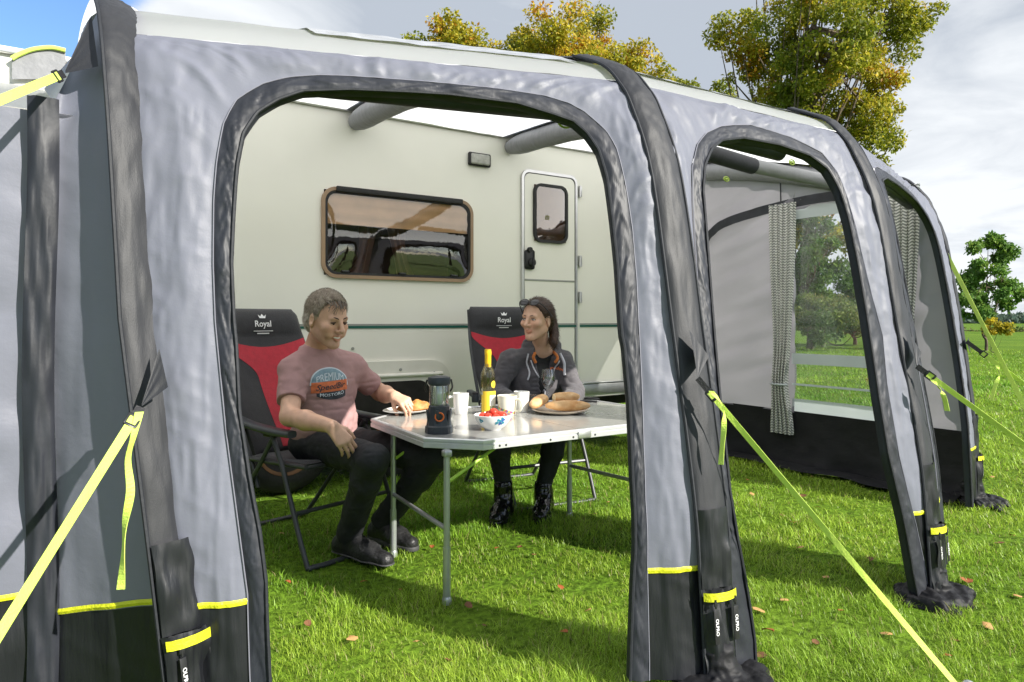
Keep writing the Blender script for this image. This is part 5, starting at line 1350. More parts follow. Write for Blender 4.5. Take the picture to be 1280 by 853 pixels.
g.tube([fd*.0515+sdv*.017*math.cos(q)+A(0, 0, .072+.017*math.sin(q)) for q in th], .0032, 8); g.build('orange_ring', m_orange, base)
g = MB(); Rb = np.stack([sdv, A(0, 0, 1), fd], 1); g.lathe([(0, 0), (.013, 0), (.011, .004), (0, .005)], (0, 0, 0), 18); g.v = [tuple(fd*.049+Rb @ A(*v)+A(0, 0, .072)) for v in g.v]; g.build('power_button', m_plast, base)
g = MB(); g.lathe([(.039, .116), (.041, .119), (.041, .198), (.039, .201)], (0, 0, 0), 28, False); g.build('clear_tube', m_lantg, lt)
g = MB(); g.lathe([(0, .117), (.014, .117), (.015, .13), (.011, .19), (.013, .199), (0, .199)], (0, 0, 0), 16); g.build('bulb_core', m_china, lt)
for k in range(4):
    a = .5+k*math.pi/2; g = MB(); g.tube([A(.036*math.cos(a), .036*math.sin(a), .117), A(.036*math.cos(a), .036*math.sin(a), .2)], .0026, 6); g.build('guard_rod', m_steel2, lt)
g = MB(); g.lathe([(0, .199), (.042, .199), (.047, .205), (.048, .226), (.045, .233), (.030, .238), (0, .239)], (0, 0, 0), 20); g.build('lantern_cap', m_lant, lt, True, 30)
g = MB(); g.tube(catmull([A(-.050, 0, .222), A(-.058, .01, .19), A(-.050, .02, .17)], 6), .004, 8); g.build('carry_handle', m_plast, lt)
g = MB(); g.tube(catmull([A(.050, 0, .222), A(.057, .01, .19), A(.050, .02, .17)], 6), .004, 8); g.build('carry_handle', m_plast, lt)
# mugs
def mug(label, loc, rz, m=m_china, r=.041, h=.105, name='mug'):
    t = local_thing(name, label, 'mug', loc, rz, 'mugs on the picnic table')
    g = MB(); g.lathe([(0, 0), (r*.78, 0), (r*.82, .003), (r*.92, h*.5), (r, h*.97), (r*1.0, h), (r*.95, h), (r*.93, h*.96), (r*.80, .012), (0, .008)], (0, 0, 0), 36); g.build('cup', m, t, True, 50)
    g = MB(); g.tube(catmull([A(r*.9, 0, h*.82), A(r*1.5, 0, h*.80), A(r*1.72, 0, h*.52), A(r*1.4, 0, h*.24), A(r*.84, 0, h*.24)], 6), .0062, 8); g.build('handle', m, t)
    return t
hl = math.atan2(-RV[1], -RV[0])
mug('plain white mug between the lantern and the wine bottle', tpt(576, 517.5), hl+.25)
mug('plain white mug standing right of the spotted cup', tpt(652, 515), hl-.2)
dots = mug('cream mug with bright coloured dots, behind the bowl', tpt(634, 519), hl+2.6, mat('cream_china', (.78, .75, .62), .2, var=.02, coat=.4), .050, .098)
dot_m = [mat('dot_'+n, c, .3, var=0) for n, c in (('red', (.55, .05, .05)), ('blue', (.06, .16, .45)), ('green', (.12, .35, .10)), ('yellow', (.7, .5, .05)), ('purple', (.3, .08, .35)))]
g = MB()
for k in range(40):
    a = k*2.399; z = .012+.074*((k*.618) % 1); r = .050*(.82+.18*z/.098)+.0012
    g.cm = k % 5; c = A(r*math.cos(a), r*math.sin(a), z); e1 = A(-math.sin(a), math.cos(a), 0); e2 = A(0, 0, 1)
    g.add([c+(e1*math.cos(q)+e2*math.sin(q))*.0052 for q in np.linspace(0, 2*math.pi, 11)[:-1]], [list(range(10))])
g.build('dots', dot_m, dots, False)
# wine bottle
bt = local_thing('wine_bottle', 'clear bottle of pale white wine with yellow foil and a white and yellow label', 'bottle', tpt(610, 518))
H = .325; r = .037
bp_ = [(.0, 0), (r*.9, 0), (r, .005), (r, .185), (r*.97, .20), (r*.72, .226), (.016, .25), (.0145, .27), (.0145, H-.004), (.013, H)]
g = MB(); g.lathe(bp_, (0, 0, 0), 36); g.build('glass_body', m_wine, bt)
g = MB(); g.lathe([(.0158, H-.088), (.0160, H-.030), (.0172, H-.028), (.0172, H-.010), (.016, H+.001), (0, H+.002)], (0, 0, 0), 24); g.build('foil_capsule', m_foil, bt)
def wrap(z0, z1, a0, a1, rr, m, name, par):
    P = np.array([[A(rr*math.cos(a), rr*math.sin(a), z) for z in np.linspace(z0, z1, 6)] for a in np.linspace(a0, a1, 24)])
    g = MB(); g.grid(P); return g.build(name, m, par)
fb = math.atan2(-1, -.05)
lb = wrap(.045, .118, fb-1.25, fb+1.25, r+.0006, m_label, 'label', bt); wrap(.098, .118, fb-1.25, fb+1.25, r+.0011, m_ylabel, 'label_band', bt); wrap(.008, .098, fb-1.5, fb-.25, r+.0009, m_ylabel, 'label_side', bt)
P = []
for q in np.linspace(0, 2*math.pi, 20)[:-1]: a = fb+.35+.42*math.cos(q); P.append(A((r+.0008)*math.cos(a), (r+.0008)*math.sin(a), .152+.018*math.sin(q)))
g = MB(); g.add(P, [list(range(19))]); g.build('lemon_sticker', m_ylabel, bt, False)
# bowl of tomatoes
bw = local_thing('bowl', 'small white bowl with blue patterned sides full of red tomatoes', 'bowl', tpt(616, 537))
R0 = .083
g = MB(); g.lathe([(0, 0), (.036, 0), (.038, .004), (.058, .018), (.076, .042), (R0, .064), (R0-.004, .065), (.070, .042), (.05, .018), (0, .010)], (0, 0, 0), 40); g.build('bowl_body', m_china, bw, True, 60)
m_blue = mat('blue_pattern', (.03, .10, .35), .3, var=.1); m_teal = mat('teal_pattern', (.02, .25, .35), .3, var=.1); m_pur = mat('purple_pattern', (.35, .10, .45), .3, var=.1)
def bowl_r(z): return np.interp(z, [.004, .018, .042, .064], [.038, .058, .076, .083])+.0012
g = MB()
for a, z, s, cm in ((fb-.15, .045, .010, 1), (fb+.08, .050, .009, 0), (fb-.05, .034, .008, 0), (fb-.28, .036, .007, 1), (fb+.12, .036, .008, 1), (fb+1.0, .045, .010, 2), (fb+1.12, .034, .008, 2), (fb-1.2, .045, .01, 1), (fb+.02, .057, .006, 1)):
    g.cm = cm; ps = []
    for q in np.linspace(0, 2*math.pi, 13)[:-1]:
        s_ = s*(1+.3*math.cos(3*q)); aa = a+s_*math.cos(q)/.076; zz = z+s_*.9*math.sin(q); rr = bowl_r(zz); ps.append(A(rr*math.cos(aa), rr*math.sin(aa), zz))
    g.add(ps, [list(range(12))])
g.build('pattern', [m_blue, m_teal, m_pur], bw, False)['kind'] = 'stuff'
LOCAL[0] = False
wb = tpt(616, 537)
def blob(name, c, Rm, rad, m, label=None, cat=None, group=None, parent=None, amp=.0, sc=40, seg=28, cut=None):
    g = MB(); V = []; ring = []
    n = seg; k = seg//2
    for i in range(k+1):
        ph = math.pi*i/k
        for j in range(n): V.append((math.sin(ph)*math.cos(2*math.pi*j/n), math.sin(ph)*math.sin(2*math.pi*j/n), math.cos(ph)))
    V = np.array(V); Fc = [(i*n+j, (i+1)*n+j, (i+1)*n+(j+1) % n, i*n+(j+1) % n) for i in range(k) for j in range(n)]
    if cut: V = cut(V)
    P = np.asarray(c)+(V*np.asarray(rad)) @ np.asarray(Rm)
    if amp: P = P+(V @ np.asarray(Rm))*(fbm(P, sc, 2)*amp)[:, None]
    g.add(P, Fc); o = g.build(name, m, parent)
    if label: tag(o, label, cat, group)
    return o
I3 = np.eye(3)
tom = [(-.036, -.02, .058), (.03, -.028, .060), (.0, .03, .060), (-.03, .03, .055), (.042, .022, .056), (0, -.005, .074), (-.012, -.045, .056)]
for i, (x, y, z) in enumerate(tom):
    blob('tomato', wb+A(x, y, z), I3, (.021, .021, .018), m_berry, 'small glossy red tomato in the blue patterned bowl', 'tomato', 'tomatoes in the bowl')
# wine glass
LOCAL[0] = True
wg = local_thing('wine_glass', 'empty stemmed wine glass standing behind the bread plate', 'wine glass', tpt(685, 508.5))
g = MB(); g.lathe([(0, 0), (.034, 0), (.034, .0015), (.010, .005), (.004, .012), (.0036, .085), (.008, .096), (.026, .112), (.037, .135), (.039, .155), (.035, .185), (.031, .205), (.0300, .205), (.034, .184), (.0378, .155), (.0358, .136), (.025, .114), (.006, .101), (0, .1)], (0, 0, 0), 36, False); g.build('glass', m_thin, wg)
# man's oval plate and pastry
pr_ = math.atan2(.75, .5)
pl = local_thing('oval_plate', 'white oval plate with thin blue rim holding the pastry, at the left table corner', 'plate', tpt(511, 516), math.radians(28))
def oval(prof, sx, sy):
    g = MB(); g.lathe(prof, (0, 0, 0), 48, False, sx, sy); return g
oval([(0, .003), (.085, .003), (.105, .008), (.135, .017), (.137, .019), (.134, .020), (.104, .011), (.085, .007), (0, .0065)], 1.12, .84).build('dish', m_china, pl)
oval([(.122, .0160), (.130, .0186)], 1.12, .84).build('blue_rim', m_bluerim, pl)
bd = local_thing('round_plate', 'beige stoneware plate holding the baguettes on the right of the table', 'plate', tpt(700, 516), 0)
g = MB(); g.lathe([(0, 0), (.09, 0), (.12, .006), (.143, .016), (.145, .019), (.141, .019), (.118, .010), (.088, .006), (0, .006)], (0, 0, 0), 48, False); g.build('dish', m_stone, bd)
LOCAL[0] = False
def frameXY(ang, tilt=0.):
    f = A(math.cos(ang)*math.cos(tilt), math.sin(ang)*math.cos(tilt), math.sin(tilt)); s = A(-math.sin(ang), math.cos(ang), 0); return np.stack([f, s, np.cross(f, s)])
c = tpt(516, 517)
pa = math.atan2(RV[1], RV[0])
def pasty_cut(V):
    V = V.copy(); V[:, 2] = np.where(V[:, 2] < 0, V[:, 2]*.35, V[:, 2]); V[:, 1] *= 1-.25*V[:, 0]**2; V[:, 2] += .12*np.sin(V[:, 0]*9)*np.clip(V[:, 2], 0, 1); return V
past = blob('pastry', c+A(0, -.01, .026), frameXY(pa+.15, .06), (.088, .052, .040), m_crust, 'golden brown filled pastry on the oval plate under the man\'s hand', 'pastry', None, None, .006, 45, 40, pasty_cut)
blob('bread_roll', c+RV*.062+A(0, .035, .030), frameXY(pa+.9), (.05, .035, .028), m_bread, 'small torn piece of pale bread at the far edge of the oval plate', 'bread', None, None, .005, 50)
# baguettes on the beige plate
def baguette(label, c, ang, L_, r, cut_end, tilt=0.):
    fl = Field(np.asarray(c)-L_*.75-A(.02, .02, 0), np.asarray(c)+L_*.75+A(.02, .02, .02), .004)
    Rm = frameXY(ang, tilt); f = Rm[0]
    fl.ell(c, Rm, (L_/2*1.15, r, r*.86), k=.005)
    for k in np.linspace(-.6, .6, 4):
        q = np.asarray(c)+f*L_*.42*k+A(0, 0, r*1.02); s = unit(Rm[1]*.7+f*.7)
        fl.cone(q-s*r*.6, q+s*r*.6, .0065, .0065, k=.008, op='sub')
    if cut_end: fl.cutplane(np.asarray(c)+f*L_*.36*cut_end, f*cut_end)
    V, Q = fl.mesh(); nr = vnormals(V, Q); V = V+nr*(fbm(V, 60, 2)*.0012)[:, None]
    o = link_mesh('baguette', V, Q, [m_bread, m_crumb], None, True)
    if cut_end:
        cen = (V[Q].mean(1)-np.asarray(c)) @ f*cut_end; fm = (cen > L_*.36-.004).astype(np.int32); o.data.polygons.foreach_set('material_index', fm)
    return tag(o, label, 'bread', 'baguettes on the beige plate')
bc = tpt(700, 516)
ra = math.atan2(RV[1], RV[0])
baguette('upper baguette piece lying across the others, its cut end towards the wine glass', bc+RV*.040+A(.0, .035, .072), ra+.22, .150, .036, -1, .06)
baguette('lower long baguette at the front of the beige plate', bc+RV*.012+A(0, -.045, .040), ra-.05, .200, .033, 0)
baguette('short baguette end at the left of the beige plate, half in the clear tub', bc-RV*.105+FV*.02+A(0, 0, .056), ra+.9, .13, .034, 1, .25)
# clear tub
LOCAL[0] = True
tq = tpt(667, 513)
tub = local_thing('plastic_tub', 'clear plastic food tub at the left edge of the beige plate', 'tub', A(tq[0], tq[1]+.09, tq[2]), .3)
o_ = rounded_rect(.15, .11, .02); n = len(o_); V = []
for s, z in ((.9, .002), (1, .066), (1.05, .068), (1.05, .070), (.98, .069), (.88, .006)): V += [A(x*s, y*s, z) for x, y in o_]
Fc = [(a*n+i, a*n+(i+1) % n, (a+1)*n+(i+1) % n, (a+1)*n+i) for a in range(5) for i in range(n)]+[tuple(range(n)), tuple(5*n+i for i in range(n))]
g = MB(); g.add(V, Fc); g.build('tub_shell', m_thin, tub, True, 40)
# cutlery by the right of the plate
for lab, px, py, da in (('table knife with black handle lying right of the beige plate', 727, 503, .28), ('fork with black handle lying beside the knife, right of the beige plate', 731, 499.5, .1)):
    kn = local_thing('knife' if 'knife' in lab else 'fork', lab, 'cutlery', tpt(px, py)+A(0, 0, .006), ra-.55+da)
    g = MB(); g.tube([A(-.01, 0, 0), A(.03, 0, .001), A(.09, 0, .0)], [.006, .0075, .006], 10); g.build('handle', m_plast, kn)
    if 'knife' in lab:
        g = MB(); g.box((-.065, 0, .001), (.11, .016, .002), None, .0008); g.build('blade', m_steel2, kn)
    else:
        g = MB(); g.tube([A(-.01, 0, 0), A(-.06, 0, .002)], .003, 8); g.box((-.068, 0, .002), (.02, .02, .002), None, .0008)
        for y in (-.008, -.0027, .0027, .008): g.box((-.094, y, .003), (.04, .0026, .002), None, .0005)
        g.build('fork_head', m_steel2, kn)
LOCAL[0] = False
# small dark thing at the back edge of the table behind the mug
q = tpt(594, 503); LOCAL[0] = True
ph = local_thing('salt_shaker', 'small dark shaker standing at the back of the table beside the bottle', 'shaker', q)
g = MB(); g.lathe([(0, 0), (.020, 0), (.021, .03), (.017, .045), (0, .045)], (0, 0, 0), 18); b_ = g.build('shaker_body', m_lant, ph)
g = MB(); g.lathe([(0, .045), (.0185, .045), (.018, .056), (.010, .061), (0, .062)], (0, 0, 0), 18); g.build('shaker_lid', m_plast, ph)
LOCAL[0] = False

# ------------------------------------------------------------------ curtains on the end wall
m_chev, nt, out = new_mat('chevron_curtain'); L = nt.links.new
tc = N(nt, 'ShaderNodeTexCoord'); uvn = N(nt, 'ShaderNodeAttribute'); uvn.attribute_name = 'tint'
sp = N(nt, 'ShaderNodeSeparateXYZ'); L(uvn.outputs['Vector'], sp.inputs[0])
mu = N(nt, 'ShaderNodeMath'); mu.operation = 'MULTIPLY'; mu.inputs[1].default_value = 13.; L(sp.outputs['X'], mu.inputs[0])
pp = N(nt, 'ShaderNodeMath'); pp.operation = 'PINGPONG'; pp.inputs[1].default_value = .5; L(mu.outputs[0], pp.inputs[0])
mv = N(nt, 'ShaderNodeMath'); mv.operation = 'MULTIPLY_ADD'; mv.inputs[1].default_value = 84.; L(sp.outputs['Y'], mv.inputs[0])
ms_ = N(nt, 'ShaderNodeMath'); ms_.operation = 'MULTIPLY'; ms_.inputs[1].default_value = 1.3; L(pp.outputs[0], ms_.inputs[0]); L(ms_.outputs[0], mv.inputs[2])
fr = N(nt, 'ShaderNodeMath'); fr.operation = 'FRACT'; L(mv.outputs[0], fr.inputs[0])
gt = N(nt, 'ShaderNodeMath'); gt.operation = 'GREATER_THAN'; gt.inputs[1].default_value = .5; L(fr.outputs[0], gt.inputs[0])
mx = N(nt, 'ShaderNodeMix'); mx.data_type = 'RGBA'; mx.inputs['A'].default_value = (.86, .85, .82, 1); mx.inputs['B'].default_value = (.24, .25, .24, 1); L(gt.outputs[0], mx.inputs['Factor'])
p = N(nt, 'ShaderNodeBsdfPrincipled'); p.inputs['Roughness'].default_value = .8; L(mx.outputs['Result'], p.inputs['Base Color'])
tl = N(nt, 'ShaderNodeBsdfTranslucent'); L(mx.outputs['Result'], tl.inputs['Color']); ms = N(nt, 'ShaderNodeMixShader'); ms.inputs['Fac'].default_value = .3; L(p.outputs[0], ms.inputs[1]); L(tl.outputs[0], ms.inputs[2]); L(ms.outputs[0], out.inputs['Surface'])
def curtain(label, yc, wtop, ztop, zbot, ztie, wtie, wbot, seed, x=EX-.05):
    n, m = 80, 90
    s = np.linspace(-1, 1, n); t = np.linspace(0, 1, m); z = ztop+(zbot-ztop)*t
    tt = (ztop-ztie)/(ztop-zbot)
    w = np.where(t < tt, lerp(wtop, wtie, smooth01(t/tt)**1.3), lerp(wtie, wbot, smooth01((t-tt)/(1-tt))))
    P = np.zeros((n, m, 3)); ph = 5*math.pi
    fold = np.cos(s[:, None]*ph+seed+.6*np.sin(t*3)[None])
    P[..., 1] = yc+s[:, None]*w[None]/2+.006*np.sin(s*ph*2)[:, None]
    P[..., 0] = x-.020*fold*(.6+.6*np.exp(-((t-tt)/.15)**2))[None]-.025*np.exp(-((t-tt)/.12)**2)[None]+.006*vnoise(P*1.+seed, 12)
    P[..., 2] = z[None]
    P = P.reshape(-1, 3); ii, jj = np.meshgrid(np.arange(n-1), np.arange(m-1), indexing='ij')
    Q = np.stack([ii*m+jj, (ii+1)*m+jj, (ii+1)*m+jj+1, ii*m+jj+1], -1).reshape(-1, 4)
    cu = np.zeros((n*m, 3)); S, T = np.meshgrid((s+1)/2, t, indexing='ij'); cu[:, 0] = S.ravel(); cu[:, 1] = T.ravel()
    th = thing('curtain', label, 'curtain', (x, yc, zbot), 0, 'chevron curtains at the end wall window')
    link_mesh('curtain_cloth', P, Q, m_chev, th, True, None, cu)
    g = MB(); a = np.linspace(0, 2*math.pi, 20); g.tube([A(x-.03+.035*math.sin(q), yc+wtie*.5*math.cos(q), ztie) for q in a], .008, 8); g.build('tie_band', m_chev if False else m_band, th)
    return th
curtain('zigzag patterned curtain gathered at the left edge of the end wall window', 3.30, .235, 1.985, .245, .62, .13, .20, 0.)
curtain('zigzag patterned curtain at the right edge of the end wall window behind the third leg', 2.40, .235, 1.975, .27, .62, .13, .19, 2.)
# ------------------------------------------------------------------ people
m_skin_m = mat('tanned_skin', (.60, .365, .255), .5, var=.10, vscale=25, bump=.12, bscale=120, sss=.08, attr='tint')
m_skin_w = mat('warm_skin', (.60, .365, .255), .48, var=.08, vscale=25, bump=.10, bscale=120, sss=.08, attr='tint')
m_eye_w = mat('eye_white', (.70, .68, .64), .25, var=0)
m_iris = mat('dark_iris', (.03, .02, .015), .2, var=0)
m_brow = mat('dark_brow_hair', (.030, .020, .015), .8, var=.2)
m_lip = mat('lip', (.40, .14, .11), .4, var=.1)
m_teeth = mat('teeth', (.78, .74, .66), .25, var=0)
m_hair_g = mat('grey_brown_hair', (.13, .105, .085), .5, var=.4, vscale=60, col2=(.30, .28, .25), attr='tint', bump=.6, bscale=160, bstretch=(1, 1, .3))
m_fringe = mat('grey_brown_fringe', (.16, .13, .105), .5, var=.3, vscale=60)
m_hair_b = mat('brown_hair', (.075, .040, .022), .4, var=.4, vscale=60, col2=(.035, .018, .012), attr='tint', bump=.6, bscale=160, bstretch=(1, 1, .3))
m_tee = mat('dusty_pink_tshirt', (.36, .215, .21), .85, var=.08, vscale=12, bump=.25, bscale=30, bump2=.15, b2scale=500)
m_jean = mat('black_trousers', (.014, .015, .018), .75, var=.25, vscale=14, bump=.4, bscale=26, bump2=.2, b2scale=400)
m_shoe = mat('black_trainer', (.016, .016, .017), .45, var=.2, vscale=30, bump=.4, bscale=60)
m_sole = mat('dark_rubber_sole', (.05, .05, .052), .6, var=.2)
m_hood = mat('charcoal_hoodie', (.080, .075, .082), .9, var=.15, vscale=16, bump=.35, bscale=34, bump2=.3, b2scale=420, sheen=.15)
m_top = mat('black_top', (.02, .02, .02), .8, var=.2, vscale=20, bump=.4, bscale=30)
m_lining = mat('orange_lining', (.55, .17, .04), .8, var=.15, vscale=40)
m_cord = mat('pale_hood_cord', (.52, .52, .56), .7, var=.1)
m_boot = mat('glossy_black_boot', (.010, .010, .011), .12, var=.1, bump=.15, bscale=20, spec=.6)
m_lens = mat('dark_sunglass_lens', (.012, .012, .015), .08, var=0, spec=.7)

class Head:
    """local axes f (nose), l (the person's left), u (crown)"""
    def __init__(s, c, fwd, up, sc):
        s.c = np.asarray(c, float); s.s = sc
        s.f = unit(fwd); s.l = unit(np.cross(up, s.f)); s.u = np.cross(s.f, s.l)
        s.R = np.stack([s.f, s.l, s.u])
    def p(s, f, l, u): return s.c+(s.f*f+s.l*l+s.u*u)*s.s
    def loc(s, V): return ((V-s.c) @ s.R.T)/s.s
def head_prims(F, H, female=False, smile=False):
    k = H.s
    F.ell(H.p(-.014, 0, .036), H.R, np.array([.098, .076, .084])*k, .03)
    F.ell(H.p(.022, 0, -.022), H.R, np.array([.066, .062 if not female else .059, .086])*k, .03)
    for sg in (-1, 1):
        F.cone(H.p(-.005, sg*.050, -.052), H.p(.062, sg*.014, -.100), .020*k, (.017 if not female else .014)*k, .03)
        F.ell(H.p(.062, sg*.040, -.022), H.R, np.array([.024, .024, .020])*k, .022)
        F.ell(H.p(-.008, sg*.076, -.008), np.stack([unit(H.f+H.l*sg*.35), unit(H.l*sg-H.f*.35), H.u]), np.array([.019, .0085, .033])*k, .006)
        F.ell(H.p(-.002, sg*.083, -.004), H.R, np.array([.009, .006, .016])*k, .006, 'sub')
    F.ell(H.p(.070, 0, -.100), H.R, np.array([.020, .020, .016])*k, .016)
    F.cone(H.p(.078, -.036, .020), H.p(.078, .036, .020), .011*k, None, .014)
    for sg in (-1, 1):
        F.ell(H.p(.094, sg*.031, .002), H.R, np.array([.013, .019, .012])*k, .010, 'sub')
        F.ell(H.p(.074, sg*.031, .001), H.R, np.array([.0125, .0145, .0125])*k, .004)
    F.cone(H.p(.086, 0, .016), H.p(.108 if female else .113, 0, -.027), .0085*k, .0105*k, .012)
    F.ell(H.p(.109 if female else .113, 0, -.030), H.R, np.array([.011, .012, .010])*k, .008)
    for sg in (-1, 1): F.ell(H.p(.096, sg*.0125, -.033), H.R, np.array([.010, .0075, .0075])*k, .006)
    w = .030 if smile else .018; cu = .008 if smile else -.001
    for sg in (-1, 1):
        F.cone(H.p(.0905, 0, -.058), H.p(.078, sg*w, -.060+cu), .0068*k, .004*k, .006)
        F.cone(H.p(.089, 0, -.074 if smile else -.069), H.p(.077, sg*w*.9, -.064+cu), .0072*k, .004*k, .006)
        if smile:
            F.ell(H.p(.066, sg*.040, -.050), H.R, np.array([.018, .014, .020])*k, .016)
    if smile:
        for sg in (-1, 1): F.cone(H.p(.097, 0, -.0672), H.p(.085, sg*.022, -.0610), .0082*k, .0042*k, .003, 'sub')
    else: F.cone(H.p(.096, -.016, -.0635), H.p(.096, .016, -.0635), .0022*k, None, .003, 'sub')
def head_parts(H, person, smile, female, iris_dir):
    k = H.s
    for sg in (-1, 1):
        c = H.p(.0795, sg*.031, .0015)
        e = blob('eye', c, H.R, np.array([.0098, .0122, -.0 or .0042 if smile else .0056])*k, m_eye_w, parent=person) if not smile else blob('eye', c-H.u*.001*k, H.R, np.array([.0095, .0118, .0030])*k, m_brow, parent=person)
        d = unit(H.f+H.l*iris_dir[0]+H.u*iris_dir[1])
        blob('iris', c+d*.0058*k, H.R, np.array([.0045, .0054, .0050])*k, m_iris, parent=e)
        # lash lines and brow
        g = MB(); pts = [H.p(.0905-.010*abs(t)**2, sg*.031+t*.0145, .0015+(.0068 if not smile else .0055)*(1-t*t)) for t in np.linspace(-1, 1, 9)]
        g.tube(pts, .0016*k, 6); g.build('eyelashes', m_brow, e)
        g = MB(); pts = [H.p(.0905-.012*((t+1)/2)**2, sg*(.012+.034*(t+1)/2), .021+.006*math.sin((t+1)/2*2.4)-.001) for t in np.linspace(-1, 1, 10)]
        g.tube(pts, np.array([.0030, .0036, .0038, .0038, .0036, .0033, .003, .0026, .002, .001])*k*(.75 if female else 1.0), 6, True, .7); g.build('eyebrow', m_brow, person)
    if smile:
        g = MB(); P = np.array([[H.p(.0905-.008*t*t, t*.0185, -.0640+.0035*t*t+dz) for t in np.linspace(-1, 1, 11)] for dz in (.0042, -.0034)]); g.grid(P); g.build('teeth', m_teeth, person)
def hair_strands(V, Nn, H, n, length, width, dirfn, lift, cols, parent, name, m, seed, sel=None):
    rg = np.random.default_rng(seed); idx = np.arange(len(V)) if sel is None else np.where(sel)[0]
    idx = rg.choice(idx, n); P = V[idx]; nn = Nn[idx]; D = dirfn(H.loc(P)) @ H.R
    D = D+rg.normal(size=D.shape)*.22; D -= nn*(D*nn).sum(1)[:, None]; D /= np.linalg.norm(D, axis=1)[:, None]+1e-9
    S = np.cross(nn, D); Ls = length*(.6+.8*rg.random((n, 1))); w = width
    a = P+nn*.0008; b = P+D*Ls*.5+nn*lift*(.5+rg.random((n, 1))); c = P+D*Ls+nn*lift*.3*(rg.random((n, 1))*2-.6)
    Vv = np.stack([a-S*w/2, a+S*w/2, b+S*w/2, b-S*w/2, c], 1).reshape(-1, 3); i = np.arange(n)*5
    T = np.concatenate([np.stack([i, i+1, i+2], 1), np.stack([i, i+2, i+3], 1), np.stack([i+3, i+2, i+4], 1)])
    cc = cols(H.loc(P), rg, n)
    return link_mesh(name, Vv, T, m, parent, False, None, np.repeat(cc, 5, 0))
def hand(F, wr, d, back, side_thumb, curls, sc=1., spread=.10, thumb_in=.35, thumb_curl=.3):
    """d: wrist->knuckles, back: out of the back of the hand, side_thumb: +1/-1 along cross(d, back)"""
    d = unit(d); back = unit(back-d*(back @ d)); s = np.cross(d, back)*side_thumb
    kn = []
    for i, (o, L_) in enumerate(((.030, .092), (.010, .096), (-.010, .092), (-.028, .083))):
        q = wr+d*L_*sc+s*o*sc+back*(.002-.12*abs(o))*sc
        F.cone(wr+s*o*.55*sc+d*.012*sc, q, .0150*sc, .0118*sc, .014); kn.append(q)
    segs = ((.043, .026, .021), (.047, .030, .022), (.044, .028, .022), (.034, .021, .020))
    for i, q in enumerate(kn):
        fd = unit(d+s*spread*(1.5-i)*.8); a = 0; p0 = q
        for jn, ln in enumerate(segs[i]):
            a += curls[i][jn]; e = fd*math.cos(a)-back*math.sin(a); p1 = p0+e*ln*sc
            r0 = (.0092, .0083, .0076)[jn]*sc*(.88 if i == 3 else 1); F.cone(p0, p1, r0, r0*.90, .004); p0 = p1
    t0 = wr+d*.022*sc+s*.022*sc-back*.004*sc
    t1 = t0+unit(d*.72+s*.62-back*thumb_in)*.040*sc; e2 = unit(d*.95+s*.25-back*(thumb_in+thumb_curl)); t2 = t1+e2*.031*sc; t3 = t2+unit(e2-back*thumb_curl-s*.15)*.025*sc
    F.cone(t0, t1, .0145*sc, .0108*sc, .010); F.cone(t1, t2, .0102*sc, .0092*sc, .004); F.cone(t2, t3, .0092*sc, .0078*sc, .004)
    return kn
def cam2w(lat, fwd): return RV*lat+FV*fwd
def cloth(V, Q, amp, sc, axis_sq=None, seed=0.):
    n = vnormals(V, Q); P = V+seed
    w = fbm(P, sc, 2)*amp+np.abs(vnoise(P*A(1, 1, 1.6), sc*1.7))*amp*.9
    return V+n*w[:, None]
def skin_cols(V, H, beard=None, lipw=None):
    q = H.loc(V); c = np.ones((len(V), 3))*(1+.07*vnoise(V, 30)[:, None])
    near = np.linalg.norm(q, axis=1) < .2
    if beard:
        b = near & (q[:, 0] > .0) & (q[:, 2] < -.030+.10*np.clip(.05-q[:, 0], 0, 1)) & (q[:, 2] > -.125)
        up = near & (q[:, 0] > .075) & (np.abs(q[:, 1]) < .026) & (q[:, 2] > -.056) & (q[:, 2] < -.040)
        bs = smooth01((.0-q[:, 2]-.030+.10*np.clip(.05-q[:, 0], 0, 1))/.022+.4)*smooth01((q[:, 0]+.005)/.02)*smooth01((q[:, 2]+.125)/.01)*near
        bs = np.maximum(bs, up*.8)*(.75+.35*vnoise(V, 90)); cheek = np.clip((np.abs(q[:, 1])-.0)*0+1, 0, 1)
        c = c*(1-bs[:, None])+c*np.array(beard)*bs[:, None]
    lips = near & (q[:, 0] > .077) & (np.abs(q[:, 1]) < .024) & (q[:, 2] < -.0545) & (q[:, 2] > -.079)
    c[lips] = (.90, .66, .62)
    ch = near & (q[:, 0] > .04) & (np.abs(np.abs(q[:, 1])-.042) < .018) & (np.abs(q[:, 2]+.025) < .018)
    c[ch] = c[ch]*np.array([1.02, .95, .93])
    return c

# ---------------------------- the man
H = Head(W(409, 399, 3.31), cam2w(.80, -.60)+A(0, 0, -.24), A(0, 0, 1)+cam2w(.10, -.08), 1.075)
man = thing('person', 'man in a dusty pink printed t-shirt and black trousers smiling down at his plate', 'person', (MAN_SEAT[0], MAN_SEAT[1], 0))
sR, sL = W(367, 464, 3.29), W(441, 462, 3.54)
nk = W(397, 442, 3.43); chest = W(405, 486, 3.42); belly = W(408, 524, 3.42); pel = W(402, 550, 3.45)
Lv = unit(sL-sR); Uv = unit(nk-pel); Dv = unit(np.cross(Lv, Uv)); Uv = np.cross(Dv, Lv); TR = np.stack([Lv, Dv, Uv])
hR, hL = W(393, 556, 3.38), W(425, 553, 3.53)
kR, kL = W(466, 575, 2.99), W(543, 572, 3.25)
aR, aL = W(438, 662, 3.19), W(482, 647, 3.42)
eR, wR = W(362, 521, 3.13), W(414, 533, 2.97)
eL, wL = W(475, 491, 3.71), W(493, 496, 3.50)
F = Field(A(.55, 2.35, -.01), A(1.85, 4.05, 1.32), .0046)
head_prims(F, H, False, True)
